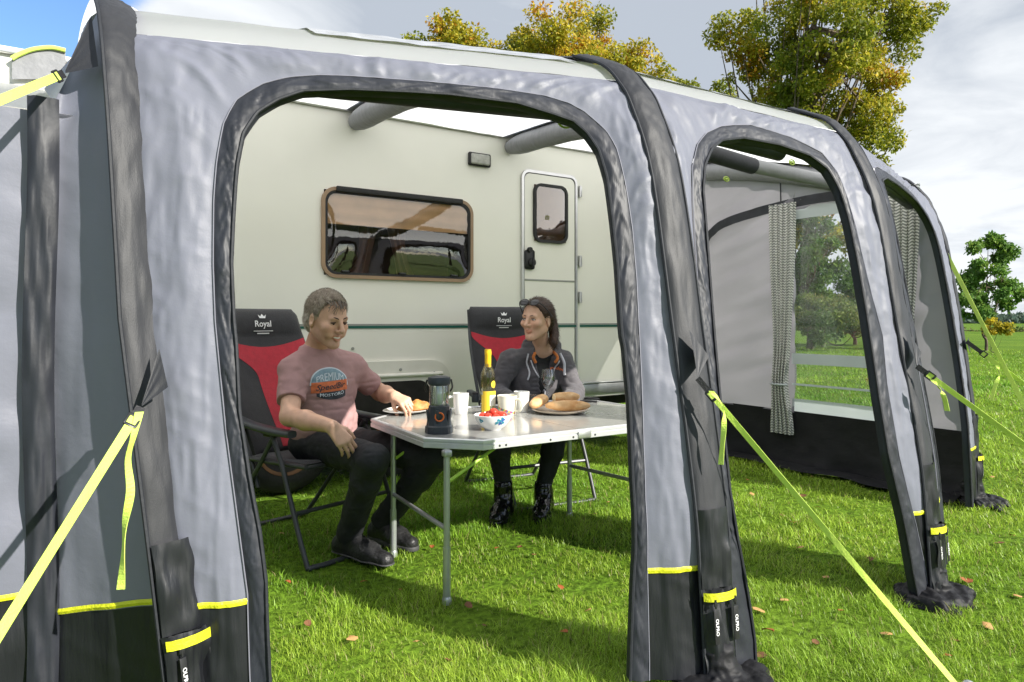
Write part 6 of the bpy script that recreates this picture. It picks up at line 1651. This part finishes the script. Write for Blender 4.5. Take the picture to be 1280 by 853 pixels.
F.cone(H.p(-.02, 0, -.045), nk+Uv*.02-Dv*.005, .056, .062, .03)
F.cone(nk-Uv*.01, sR+Uv*.012, .058, .055, .04); F.cone(nk-Uv*.01, sL+Uv*.012, .058, .055, .04)
F.ell(chest, TR, (.158, .100, .165), .04); F.ell(belly, TR, (.142, .105, .13), .04); F.ell(pel, TR, (.150, .105, .10), .04)
for s_, e_, w_ in ((sR, eR, wR), (sL, eL, wL)):
    F.cone(s_, e_, .053, .042, .03); F.cone(e_, lerp(e_, w_, .4), .041, .043, .02); F.cone(lerp(e_, w_, .4), w_, .043, .029, .02)
for h_, k_2, a_ in ((hR, kR, aR), (hL, kL, aL)):
    F.cone(h_, k_2, .075, .052, .04); F.cone(k_2, a_, .050, .036, .02); F.cone(a_, a_+A(.01, -.015, -.08), .032, .026, .02)
# right hand hangs relaxed over the front of the arm rest; left hand pinches the pastry
dR = unit(W(432, 554, 2.965)-wR)
hand(F, wR, dR, unit(A(0, 0, 1)*.50+cam2w(.30, -.80)), -1, [(.42, .40, .28), (.46, .42, .28), (.52, .44, .3), (.58, .46, .3)], .97, .035, .25, .15)
dL = unit(W(512, 503, 3.42)-wL)
hand(F, wL, unit(dL+A(0, 0, -.05)), unit(A(0, 0, 1)*.9+cam2w(-.1, -.35)), 1, [(.75, .75, .35), (.85, .85, .4), (.95, .95, .5), (1.0, 1.0, .5)], .98, .06, .75, .35)
V, Q = F.mesh(); V = relax(V, Q, 1, .35)
cols = skin_cols(V, H, (.86, .83, .84))
body = link_mesh('body', V, Q, m_skin_m, man, True, None, cols)
head_parts(H, man, True, False, (.05, -.62))
# hair
G = Field(H.c-.20, H.c+.22, .004)
k = H.s
G.ell(H.p(-.016, 0, .042), H.R, np.array([.105, .082, .089])*k, .01)
G.ell(H.p(-.060, 0, -.02), H.R, np.array([.055, .070, .062])*k, .03)
G.cutplane(H.p(.018, 0, .004), H.f*.80-H.u*.60)
G.ell(H.p(.082, -.012, .026), H.R, np.array([.066, .088, .072])*k, .012, 'sub')
for sg in (-1, 1): G.ell(H.p(-.006, sg*.088, -.012), H.R, np.array([.026, .022, .038])*k, .008, 'sub')
HV, HQ = G.mesh(); hn = vnormals(HV, HQ); q = H.loc(HV)
HV = HV+hn*(vnoise(q*A(22, 70, 30))*.0018+vnoise(q*A(12, 30, 16)+3)*.003)[:, None]
def greyc(q, rg, n): 
    side = smooth01((.055-q[:, 2:3])/.08); return np.clip(lerp(A(1.25, 1.15, 1.0), A(2.6, 2.65, 2.65), side*.8+.3*(rg.random((n, 1))-.4)), .4, 3.)
hair = link_mesh('hair', HV, HQ, m_hair_g, man, True, None, greyc(q, np.random.default_rng(1), len(q)))
def man_flow(q):
    top = smooth01((q[:, 2]-.05)/.04)[:, None]
    return top*A(.75, -.75, -.1)+(1-top)*(A(-.25, 0, -1.))+A(.0, 0, 0)
hair_strands(HV, hn, H, 4200, .026, .0017, man_flow, .0035, greyc, hair, 'hair_strands', m_hair_g, 5)
# wispy fringe over the forehead
rg = np.random.default_rng(9); g = MB()
for i in range(30):
    l0 = rg.uniform(-.055, .04); p0 = H.p(.050-.25*l0*l0/.06, l0, .104-.3*abs(l0)); p1 = H.p(.088, l0-.010, .078+rg.uniform(-.008, .01)); p2 = H.p(.098-abs(l0)*.3, l0-.020+rg.uniform(-.01, .01), .068-rg.random()**3*.034)
    g.tube(catmull([p0, p1, p2], 4), np.linspace(.0022, .0008, 9), 4)
g.build('fringe', m_fringe, hair, True, None)
# t-shirt
F = Field(A(.55, 2.9, .38), A(1.75, 4.05, 1.12), .0046)
F.cone(nk-Uv*.010, sR+Uv*.012, .069, .064, .04); F.cone(nk-Uv*.010, sL+Uv*.012, .069, .064, .04)
F.ell(chest, TR, (.172, .112, .178), .05); F.ell(belly-Uv*.01, TR, (.162, .122, .135), .05); F.ell(pel+Uv*.03, TR, (.168, .124, .075), .05)
for s_, e_ in ((sR, eR), (sL, eL)):
    F.cone(s_, lerp(s_, e_, .66), .064, .062, .03, cut1=True)
F.cone(nk-Uv*.06, nk+Uv*.022, .088, .078, .03, cut1=True)
F.cone(nk+Uv*.12, nk+Dv*.014-Uv*.004, .060, .063, .006, 'sub')
F.cutplane(pel-Uv*.035+Dv*.0, -Uv)
V, Q = F.mesh(); V = cloth(V, Q, .0055, 13, seed=2.); 
# drawn folds: from the armpits to the belly
tee = link_mesh('tshirt', V, Q, m_tee, man, True)
g = MB(); th = np.linspace(0, 2*math.pi, 40)
g.tube([nk+Dv*.012+Uv*.008+Lv*.068*math.cos(q)+(Dv*.066-Uv*.030)*math.sin(q)*(1 if math.sin(q) > 0 else .85)+Uv*.020*max(0, -math.sin(q)) for q in th], .0075, 8); g.build('collar', m_tee, tee)
# print on the chest, wrapped on to the cloth
dg = bpy.context.evaluated_depsgraph_get(); bvh = BVHTree.FromPolygons([tuple(v) for v in V], [tuple(int(i) for i in f) for f in Q])
pc = W(419, 480, 3.3); pn = unit(Dv)
ctr, _, _, _ = bvh.ray_cast(Vector(pc+pn*.3), Vector(-pn)); ctr = np.array(ctr)
ex, ey = Lv, Uv
# the print reads from the wearer's right to left as we look at it
def wrap_on(P2, off):
    out = []
    for x, y in P2:
        o = ctr+ex*x+ey*y
        h, n_, _, _ = bvh.ray_cast(Vector(o+pn*.25), Vector(-pn))
        out.append((np.array(h) if h is not None else o)+pn*off)
    return out
sgn = 1. if (Lv @ RV) > 0 else -1.
def patch(name, fn, nx, ny, m, off, parent):
    P = [[fn(a, b) for b in np.linspace(0, 1, ny)] for a in np.linspace(0, 1, nx)]
    flat = wrap_on([p for r in P for p in r], off); g = MB(); g.grid(np.array(flat).reshape(nx, ny, 3)); return g.build(name, m, parent)
m_p1 = mat('print_blue', (.20, .30, .36), .8, var=.15, vscale=80); m_p2 = mat('print_orange', (.56, .15, .06), .8, var=.15, vscale=80); m_p3 = mat('print_dark', (.035, .04, .05), .8, var=.2, vscale=80); m_p0 = mat('print_pale', (.60, .66, .72), .8, var=.1)
Wp = .092; 
def arc(x, h0, h1): return h0+(h1-h0)*math.sqrt(max(0, 1-(x/Wp)**2))
pr0 = patch('chest_print', lambda a, b: (lerp(-1, 1, a)*(Wp+.006), lerp(-.010, arc(lerp(-1, 1, a)*Wp, .0, .076), b)), 40, 12, m_p0, .0022, tee)
patch('print_arch', lambda a, b: (lerp(-1, 1, a)*Wp, lerp(.010+lerp(-1, 1, a)*.008, arc(lerp(-1, 1, a)*Wp, .0, .071), b)), 40, 12, m_p1, .0034, pr0)
patch('print_band', lambda a, b: (lerp(-1, 1, a)*(Wp), lerp(-.039+lerp(-1, 1, a)*.008, .011+lerp(-1, 1, a)*.008, b)), 40, 12, m_p2, .0036, pr0)
patch('print_base', lambda a, b: (lerp(-1, 1, a)*(Wp*.82)+.006, lerp(-.038+lerp(-1, 1, a)*.008, -.077+.016*abs(lerp(-1, 1, a))**2, b)), 36, 12, m_p3, .0030, pr0)
def tee_text(body_, size, x, y, m, off, bend=0., shear=0., slope=0., sx=1.):
    V2, Fc = text_mesh(body_, size, 0., shear); V2 = V2.copy()
    w = V2[:, 0].max()-V2[:, 0].min(); k = sx; X = V2[:, 0]*k
    Y = V2[:, 1]*(1+bend*6*(1-(X/(w*k/2))**2)*.25)+slope*X-bend*(X**2)*6
    P = wrap_on(list(zip(x+X, y+Y)), off); g = MB(); g.add(P, Fc); return g.build('print_lettering', m, pr0, False)
tee_text('PREMIUM', .036, 0, .031, m_p0, .0055, .35, 0, .06, .98)
tee_text('SpeedBir', .038, -.002, -.015, m_p3, .0057, 0, .35, .10, 1.08)
tee_text('MOSTORO', .026, .006, -.054, m_p0, .0055, -.2, 0, .10, 1.0)
# trousers, shoes
F = Field(A(.55, 2.55, .03), A(1.85, 3.75, .72), .005)
F.ell(pel-Uv*.01, TR, (.170, .125, .095), .05)
for h_, k_2, a_ in ((hR, kR, aR), (hL, kL, aL)):
    F.cone(h_, k_2, .092, .066, .05); F.cone(k_2, lerp(k_2, a_, .3), .066, .064, .03); F.cone(lerp(k_2, a_, .3), a_+unit(a_-k_2)*.045, .064, .056, .03, cut1=True)
V, Q = F.mesh(); V = cloth(V, Q, .0032, 20, seed=5.); link_mesh('trousers', V, Q, m_jean, man, True)
def shoe(name, heel, toe, anklep, m, ms, person, w=.044, boot=None, h=.075):
    lo = np.minimum(np.minimum(heel, toe), anklep)-.09; hi = np.maximum(np.maximum(heel, toe), anklep)+.10; lo[2] = min(heel[2], toe[2])-.05
    F = Field(lo, hi, .004); z0 = 0.012
    hb = A(heel[0], heel[1], z0+.038); tb_ = A(toe[0], toe[1], z0+.030); d = unit(A(*(tb_-hb)[:2], 0))
    F.cone(hb, lerp(hb, tb_, .62)+A(0, 0, .002), .040, w, .03); F.cone(lerp(hb, tb_, .6), tb_-d*.02, w, .036, .03)
    F.cone(hb+d*.02+A(0, 0, .02), anklep if boot is None else anklep, .044, .042 if boot is None else boot, .035, cut1=boot is not None)
    F.cone(lerp(hb, tb_, .25)+A(0, 0, h*.6), lerp(hb, tb_, .6)+A(0, 0, .02), .038, .034, .04)
    if boot is not None: F.cone(anklep+A(0, 0, .02), A(anklep[0], anklep[1], .05), boot, boot+.002, .02, cut0=True)
    F.cutplane(A(0, 0, z0), A(0, 0, -1))
    V, Q = F.mesh(); V = relax(V, Q, 1, .4); V = cloth(V, Q, .0015, 40)
    o = link_mesh(name, V, Q, m, person, True)
    F = Field(lo, hi, .004); F.cone(hb-A(0, 0, .030), lerp(hb, tb_, .62)-A(0, 0, .028), .044, w+.006, .03); F.cone(lerp(hb, tb_, .6)-A(0, 0, .026), tb_-d*.02-A(0, 0, .02), w+.005, .040, .03)
    F.cutplane(A(0, 0, z0+.022), A(0, 0, 1)); F.cutplane(A(0, 0, .001), A(0, 0, -1))
    V, Q = F.mesh(); link_mesh('sole', V, Q, ms, o, True)
    return o
for heel, toe, an in ((W(426, 676, 3.25), W(486, 692, 3.06), aR), (W(470, 662, 3.47), W(517, 674, 3.29), aL)):
    o = shoe('shoe', heel, toe, an+A(0, 0, -.01), m_shoe, m_sole, man)
    g = MB(); d = unit(A(*(toe-heel)[:2], 0)); sd_ = A(-d[1], d[0], 0)
    for i in range(4):
        c = lerp(A(heel[0], heel[1], 0), A(toe[0], toe[1], 0), .42+.09*i)+A(0, 0, .108-.012*i)
        g.tube(catmull([c-sd_*.032-A(0, 0, .014), c+A(0, 0, .002), c+sd_*.032-A(0, 0, .014)], 4), .0028, 5)
    g.build('laces', m_sole, o)

# ---------------------------- the woman
H = Head(W(671, 400, 4.10), cam2w(-.58, -.81)+A(0, 0, .0), A(0, 0, 1)+cam2w(.02, -.03), 1.03)
wom = thing('person', 'woman in a charcoal zip hoodie with sunglasses pushed up on her brown hair', 'person', (WOM_SEAT[0], WOM_SEAT[1], 0))
sR, sL = W(637, 452, 4.19), W(704, 452, 4.27)
nk = W(677, 434, 4.24); chest = W(670, 482, 4.26); belly = W(669, 512, 4.30); pel = W(668, 522, 4.38)
Lv = unit(sL-sR); Uv = unit(nk-pel+A(0, 0, .1)); Dv = unit(np.cross(Lv, Uv)); Uv = np.cross(Dv, Lv); TR = np.stack([Lv, Dv, Uv])
hR, hL = W(652, 524, 4.34), W(690, 524, 4.38)
kR, kL = W(621, 537, 3.90), W(697, 537, 3.94)
aR, aL = W(629, 612, 3.86), W(679, 613, 3.92)
eR, wR = W(618, 492, 4.13), W(645, 503, 3.90)
eL, wL = W(718, 492, 4.17), W(706, 505, 3.93)
F = Field(A(1.9, 2.75, -.01), A(3.1, 4.15, 1.32), .0046)
head_prims(F, H, True, False)
F.cone(H.p(-.02, 0, -.045), nk+Uv*.01, .048, .052, .03)
F.cone(nk-Uv*.02, sR, .048, .046, .04); F.cone(nk-Uv*.02, sL, .048, .046, .04)
F.ell(chest, TR, (.135, .095, .15), .04); F.ell(belly, TR, (.125, .09, .10), .04); F.ell(pel, TR, (.15, .10, .09), .04)
for s_, e_, w_ in ((sR, eR, wR), (sL, eL, wL)): F.cone(s_, e_, .044, .036, .03); F.cone(e_, w_, .036, .025, .02)
for h_, k_2, a_ in ((hR, kR, aR), (hL, kL, aL)): F.cone(h_, k_2, .07, .047, .04); F.cone(k_2, a_, .046, .034, .02); F.cone(a_, a_+A(0, -.01, -.09), .028, .022, .02)
hand(F, wR, cam2w(.5, -.9)+A(0, 0, -.02), A(0, 0, 1), -1, [(.3, .35, .2), (.35, .4, .2), (.4, .4, .25), (.45, .45, .3)], .9, .08)
hand(F, wL, cam2w(-.2, -1.)+A(0, 0, -.02), A(0, 0, 1), 1, [(.3, .35, .2), (.35, .4, .2), (.4, .4, .25), (.45, .45, .3)], .9, .08)
V, Q = F.mesh(); V = relax(V, Q, 1, .35)
link_mesh('body', V, Q, m_skin_w, wom, True, None, skin_cols(V, H))
head_parts(H, wom, False, True, (.15, .02))
G = Field(H.c-A(.24, .24, .32), H.c+.24, .004); k = H.s
G.ell(H.p(-.020, 0, .042), H.R, np.array([.102, .084, .088])*k, .01)
G.ell(H.p(-.060, 0, .0), H.R, np.array([.055, .074, .075])*k, .03)
G.cutplane(H.p(.036, 0, .03), H.f*.88-H.u*.48)
G.ell(H.p(.080, 0, .010), H.R, np.array([.062, .074, .066])*k, .012, 'sub')
for sg in (-1, 1): G.ell(H.p(.004, sg*.086, -.016), H.R, np.array([.024, .020, .036])*k, .008, 'sub')
# tied-back tail falling beside the neck
tailp = catmull([H.p(-.10, .01, .02), H.p(-.125, .025, -.02), H.p(-.115, .045, -.075), H.p(-.09, .06, -.12), H.p(-.08, .062, -.145)], 5)
for a_, b_, r0, r1 in zip(tailp[:-1], tailp[1:], np.linspace(.030, .022, 20), np.linspace(.029, .010, 20)): G.cone(a_, b_, r0*k, r1*k, .012)
HV, HQ = G.mesh(); hn = vnormals(HV, HQ); q = H.loc(HV)
HV = HV+hn*(vnoise(q*A(20, 90, 50))*.0025)[:, None]
def brownc(q, rg, n): return np.clip(A(1, .95, .9)*(.6+.9*rg.random((n, 1))**1.5), .3, 2)
hair = link_mesh('hair', HV, HQ, m_hair_b, wom, True, None, brownc(q, np.random.default_rng(1), len(q)))
hair_strands(HV, hn, H, 2400, .045, .0016, lambda q: np.where(q[:, 2:3] > -.0, A(-1, 0, -.15), A(-.2, .1, -1.)), .003, brownc, hair, 'hair_strands', m_hair_b, 6)
# sunglasses resting on the hair (worn: they stay a thing of their own)
sg_t = thing('sunglasses', 'dark sunglasses pushed up on top of the woman\'s head', 'sunglasses', H.p(.07, 0, .1))
tilt = unit(H.f*.80+H.u*.60); upt = unit(H.u*.80-H.f*.60)
for sg in (-1, 1):
    c = H.p(.083, sg*.034, .098); Rm = np.stack([tilt, H.l, upt])
    blob('lens', c, Rm, np.array([.006, .030, .021])*k, m_lens, parent=sg_t)
    g = MB(); th = np.linspace(0, 2*math.pi, 22); g.tube([c+(H.l*.030*math.cos(q)+upt*.021*math.sin(q))*k for q in th], .0028, 6); g.build('lens_rim', m_plast, sg_t)
    g = MB(); g.tube(catmull([c+H.l*sg*.029*k, H.p(.060, sg*.080, .082), H.p(.01, sg*.094, .040), H.p(-.015, sg*.092, .022)], 6), .0030, 6); g.build('temple_arm', m_plast, sg_t)
g = MB(); g.tube([H.p(.0865, -.006, .104), H.p(.089, 0, .106), H.p(.0865, .006, .104)], .0025, 6); g.build('bridge', m_plast, sg_t)
# black top and hoodie
F = Field(A(1.9, 3.0, .42), A(3.1, 4.15, 1.16), .0046)
F.ell(chest, TR, (.145, .104, .160), .04); F.cone(nk-Uv*.03, sR, .050, .05, .04); F.cone(nk-Uv*.03, sL, .05, .05, .04); F.ell(belly, TR, (.13, .1, .1), .04)
F.cone(nk+Uv*.10, nk+Dv*.02-Uv*.01, .05, .056, .006, 'sub')
V, Q = F.mesh(); V = cloth(V, Q, .003, 20); link_mesh('black_top', V, Q, m_top, wom, True)
F = Field(A(1.9, 2.75, .42), A(3.1, 4.2, 1.20), .0046)
F.ell(chest-Uv*.01, TR, (.168, .122, .175), .05); F.ell(belly, TR, (.165, .125, .12), .05); F.ell(pel, TR, (.172, .125, .09), .05)
F.cone(nk-Uv*.03, sR-Uv*.004, .062, .062, .04); F.cone(nk-Uv*.03, sL-Uv*.004, .062, .062, .04)
for s_, e_, w_ in ((sR, eR, wR), (sL, eL, wL)): F.cone(s_, e_, .064, .057, .03); F.cone(e_, w_, .056, .040, .03, cut1=True)
# hood lying round the neck
for a_, b_ in ((nk-Dv*.075+Uv*.02, nk+Lv*.085-Dv*.01+Uv*.005), (nk-Dv*.075+Uv*.02, nk-Lv*.085-Dv*.01+Uv*.005), (nk+Lv*.085-Dv*.01+Uv*.005, nk+Lv*.060+Dv*.070-Uv*.055), (nk-Lv*.085-Dv*.01+Uv*.005, nk-Lv*.060+Dv*.070-Uv*.055)):
    F.cone(a_, b_, .036, .032, .022)
F.cone(nk-Dv*.11-Uv*.02, nk-Dv*.09-Uv*.10, .05, .06, .03)
# opening: neck and a V down the zip
F.cone(nk+Uv*.12, nk+Dv*.012-Uv*.02, .052, .056, .008, 'sub')
v0 = chest+Dv*.14-Uv*.045
for t in np.linspace(0, 1, 9):
    c = lerp(nk+Dv*.085-Uv*.01, v0, t); r_ = lerp(.062, .006, t)
    F.cone(c-Dv*.065*(1-t*.75), c+Dv*.15, r_, r_, .006, 'sub')
V, Q = F.mesh(); V = cloth(V, Q, .0065, 14, seed=8.); hd_ = link_mesh('hoodie', V, Q, m_hood, wom, True)
bvh = BVHTree.FromPolygons([tuple(v) for v in V], [tuple(int(i) for i in f) for f in Q])
def on_hood(o, off=.004, d=None):
    d = Dv if d is None else d
    h, n_, _, _ = bvh.ray_cast(Vector(np.asarray(o)+d*.3), Vector(-d)); return (np.array(h) if h is not None else np.asarray(o))+d*off
def hood_line(name, pts, r, m, off=.004, n=8, flat=None):
    P = [on_hood(p, off) for p in catmull(pts, n)]; g = MB(); g.tube(P, r, 7, True, flat); return g.build(name, m, hd_)
vb = nk-Uv*.195
for sg in (-1, 1):
    hood_line('zip_edge', [nk+Lv*sg*.088-Uv*.055, nk+Lv*sg*.064-Uv*.11, nk+Lv*sg*.036-Uv*.155, vb+Lv*sg*.010-Uv*.005, vb-Uv*.02], .0042, m_cord, .007)
    hood_line('hood_lining', [nk+Lv*sg*.062-Uv*.012, nk+Lv*sg*.074-Uv*.035, nk+Lv*sg*.060-Uv*.065], .009, m_lining, .004)
hood_line('zip', [vb, vb-Uv*.06-Lv*.004, vb-Uv*.15-Lv*.012], .0048, m_cord, .004)
hood_line('hood_cord', [nk-Lv*.100-Uv*.02, nk-Lv*.108-Uv*.07, nk-Lv*.096-Uv*.12, nk-Lv*.108-Uv*.165], .0052, m_cord, .006)
hood_line('hood_cord', [nk+Lv*.100-Uv*.02, nk+Lv*.118-Uv*.07, nk+Lv*.114-Uv*.13], .0085, m_cord, .006)
V2, Fc = text_mesh('voodoo', .026, 0., .3)
c_ = nk+Lv*.075-Uv*.105
P = [on_hood(c_+Lv*x+Uv*y, .004) for x, y, _ in V2]; g = MB(); g.add(P, Fc); g.build('chest_lettering', m_orange, hd_, False)
# leggings and boots
F = Field(A(1.9, 2.7, .10), A(3.1, 3.95, .70), .005)
F.ell(pel-Uv*.01, TR, (.165, .115, .085), .05)
for h_, k_2, a_ in ((hR, kR, aR), (hL, kL, aL)): F.cone(h_, k_2, .084, .060, .05); F.cone(k_2, lerp(k_2, a_, .35), .060, .060, .03); F.cone(lerp(k_2, a_, .35), a_+A(0, 0, .015), .060, .040, .03, cut1=True)
V, Q = F.mesh(); V = cloth(V, Q, .0035, 22, seed=3.); link_mesh('leggings', V, Q, m_jean, wom, True)
for heel, toe, an in ((W(633, 643, 3.90), W(618, 648, 3.70), aR), (W(682, 643, 3.95), W(674, 649, 3.74), aL)):
    shoe('boot', heel, toe, an+A(0, 0, .03), m_boot, m_boot, wom, .040, .047, .09)
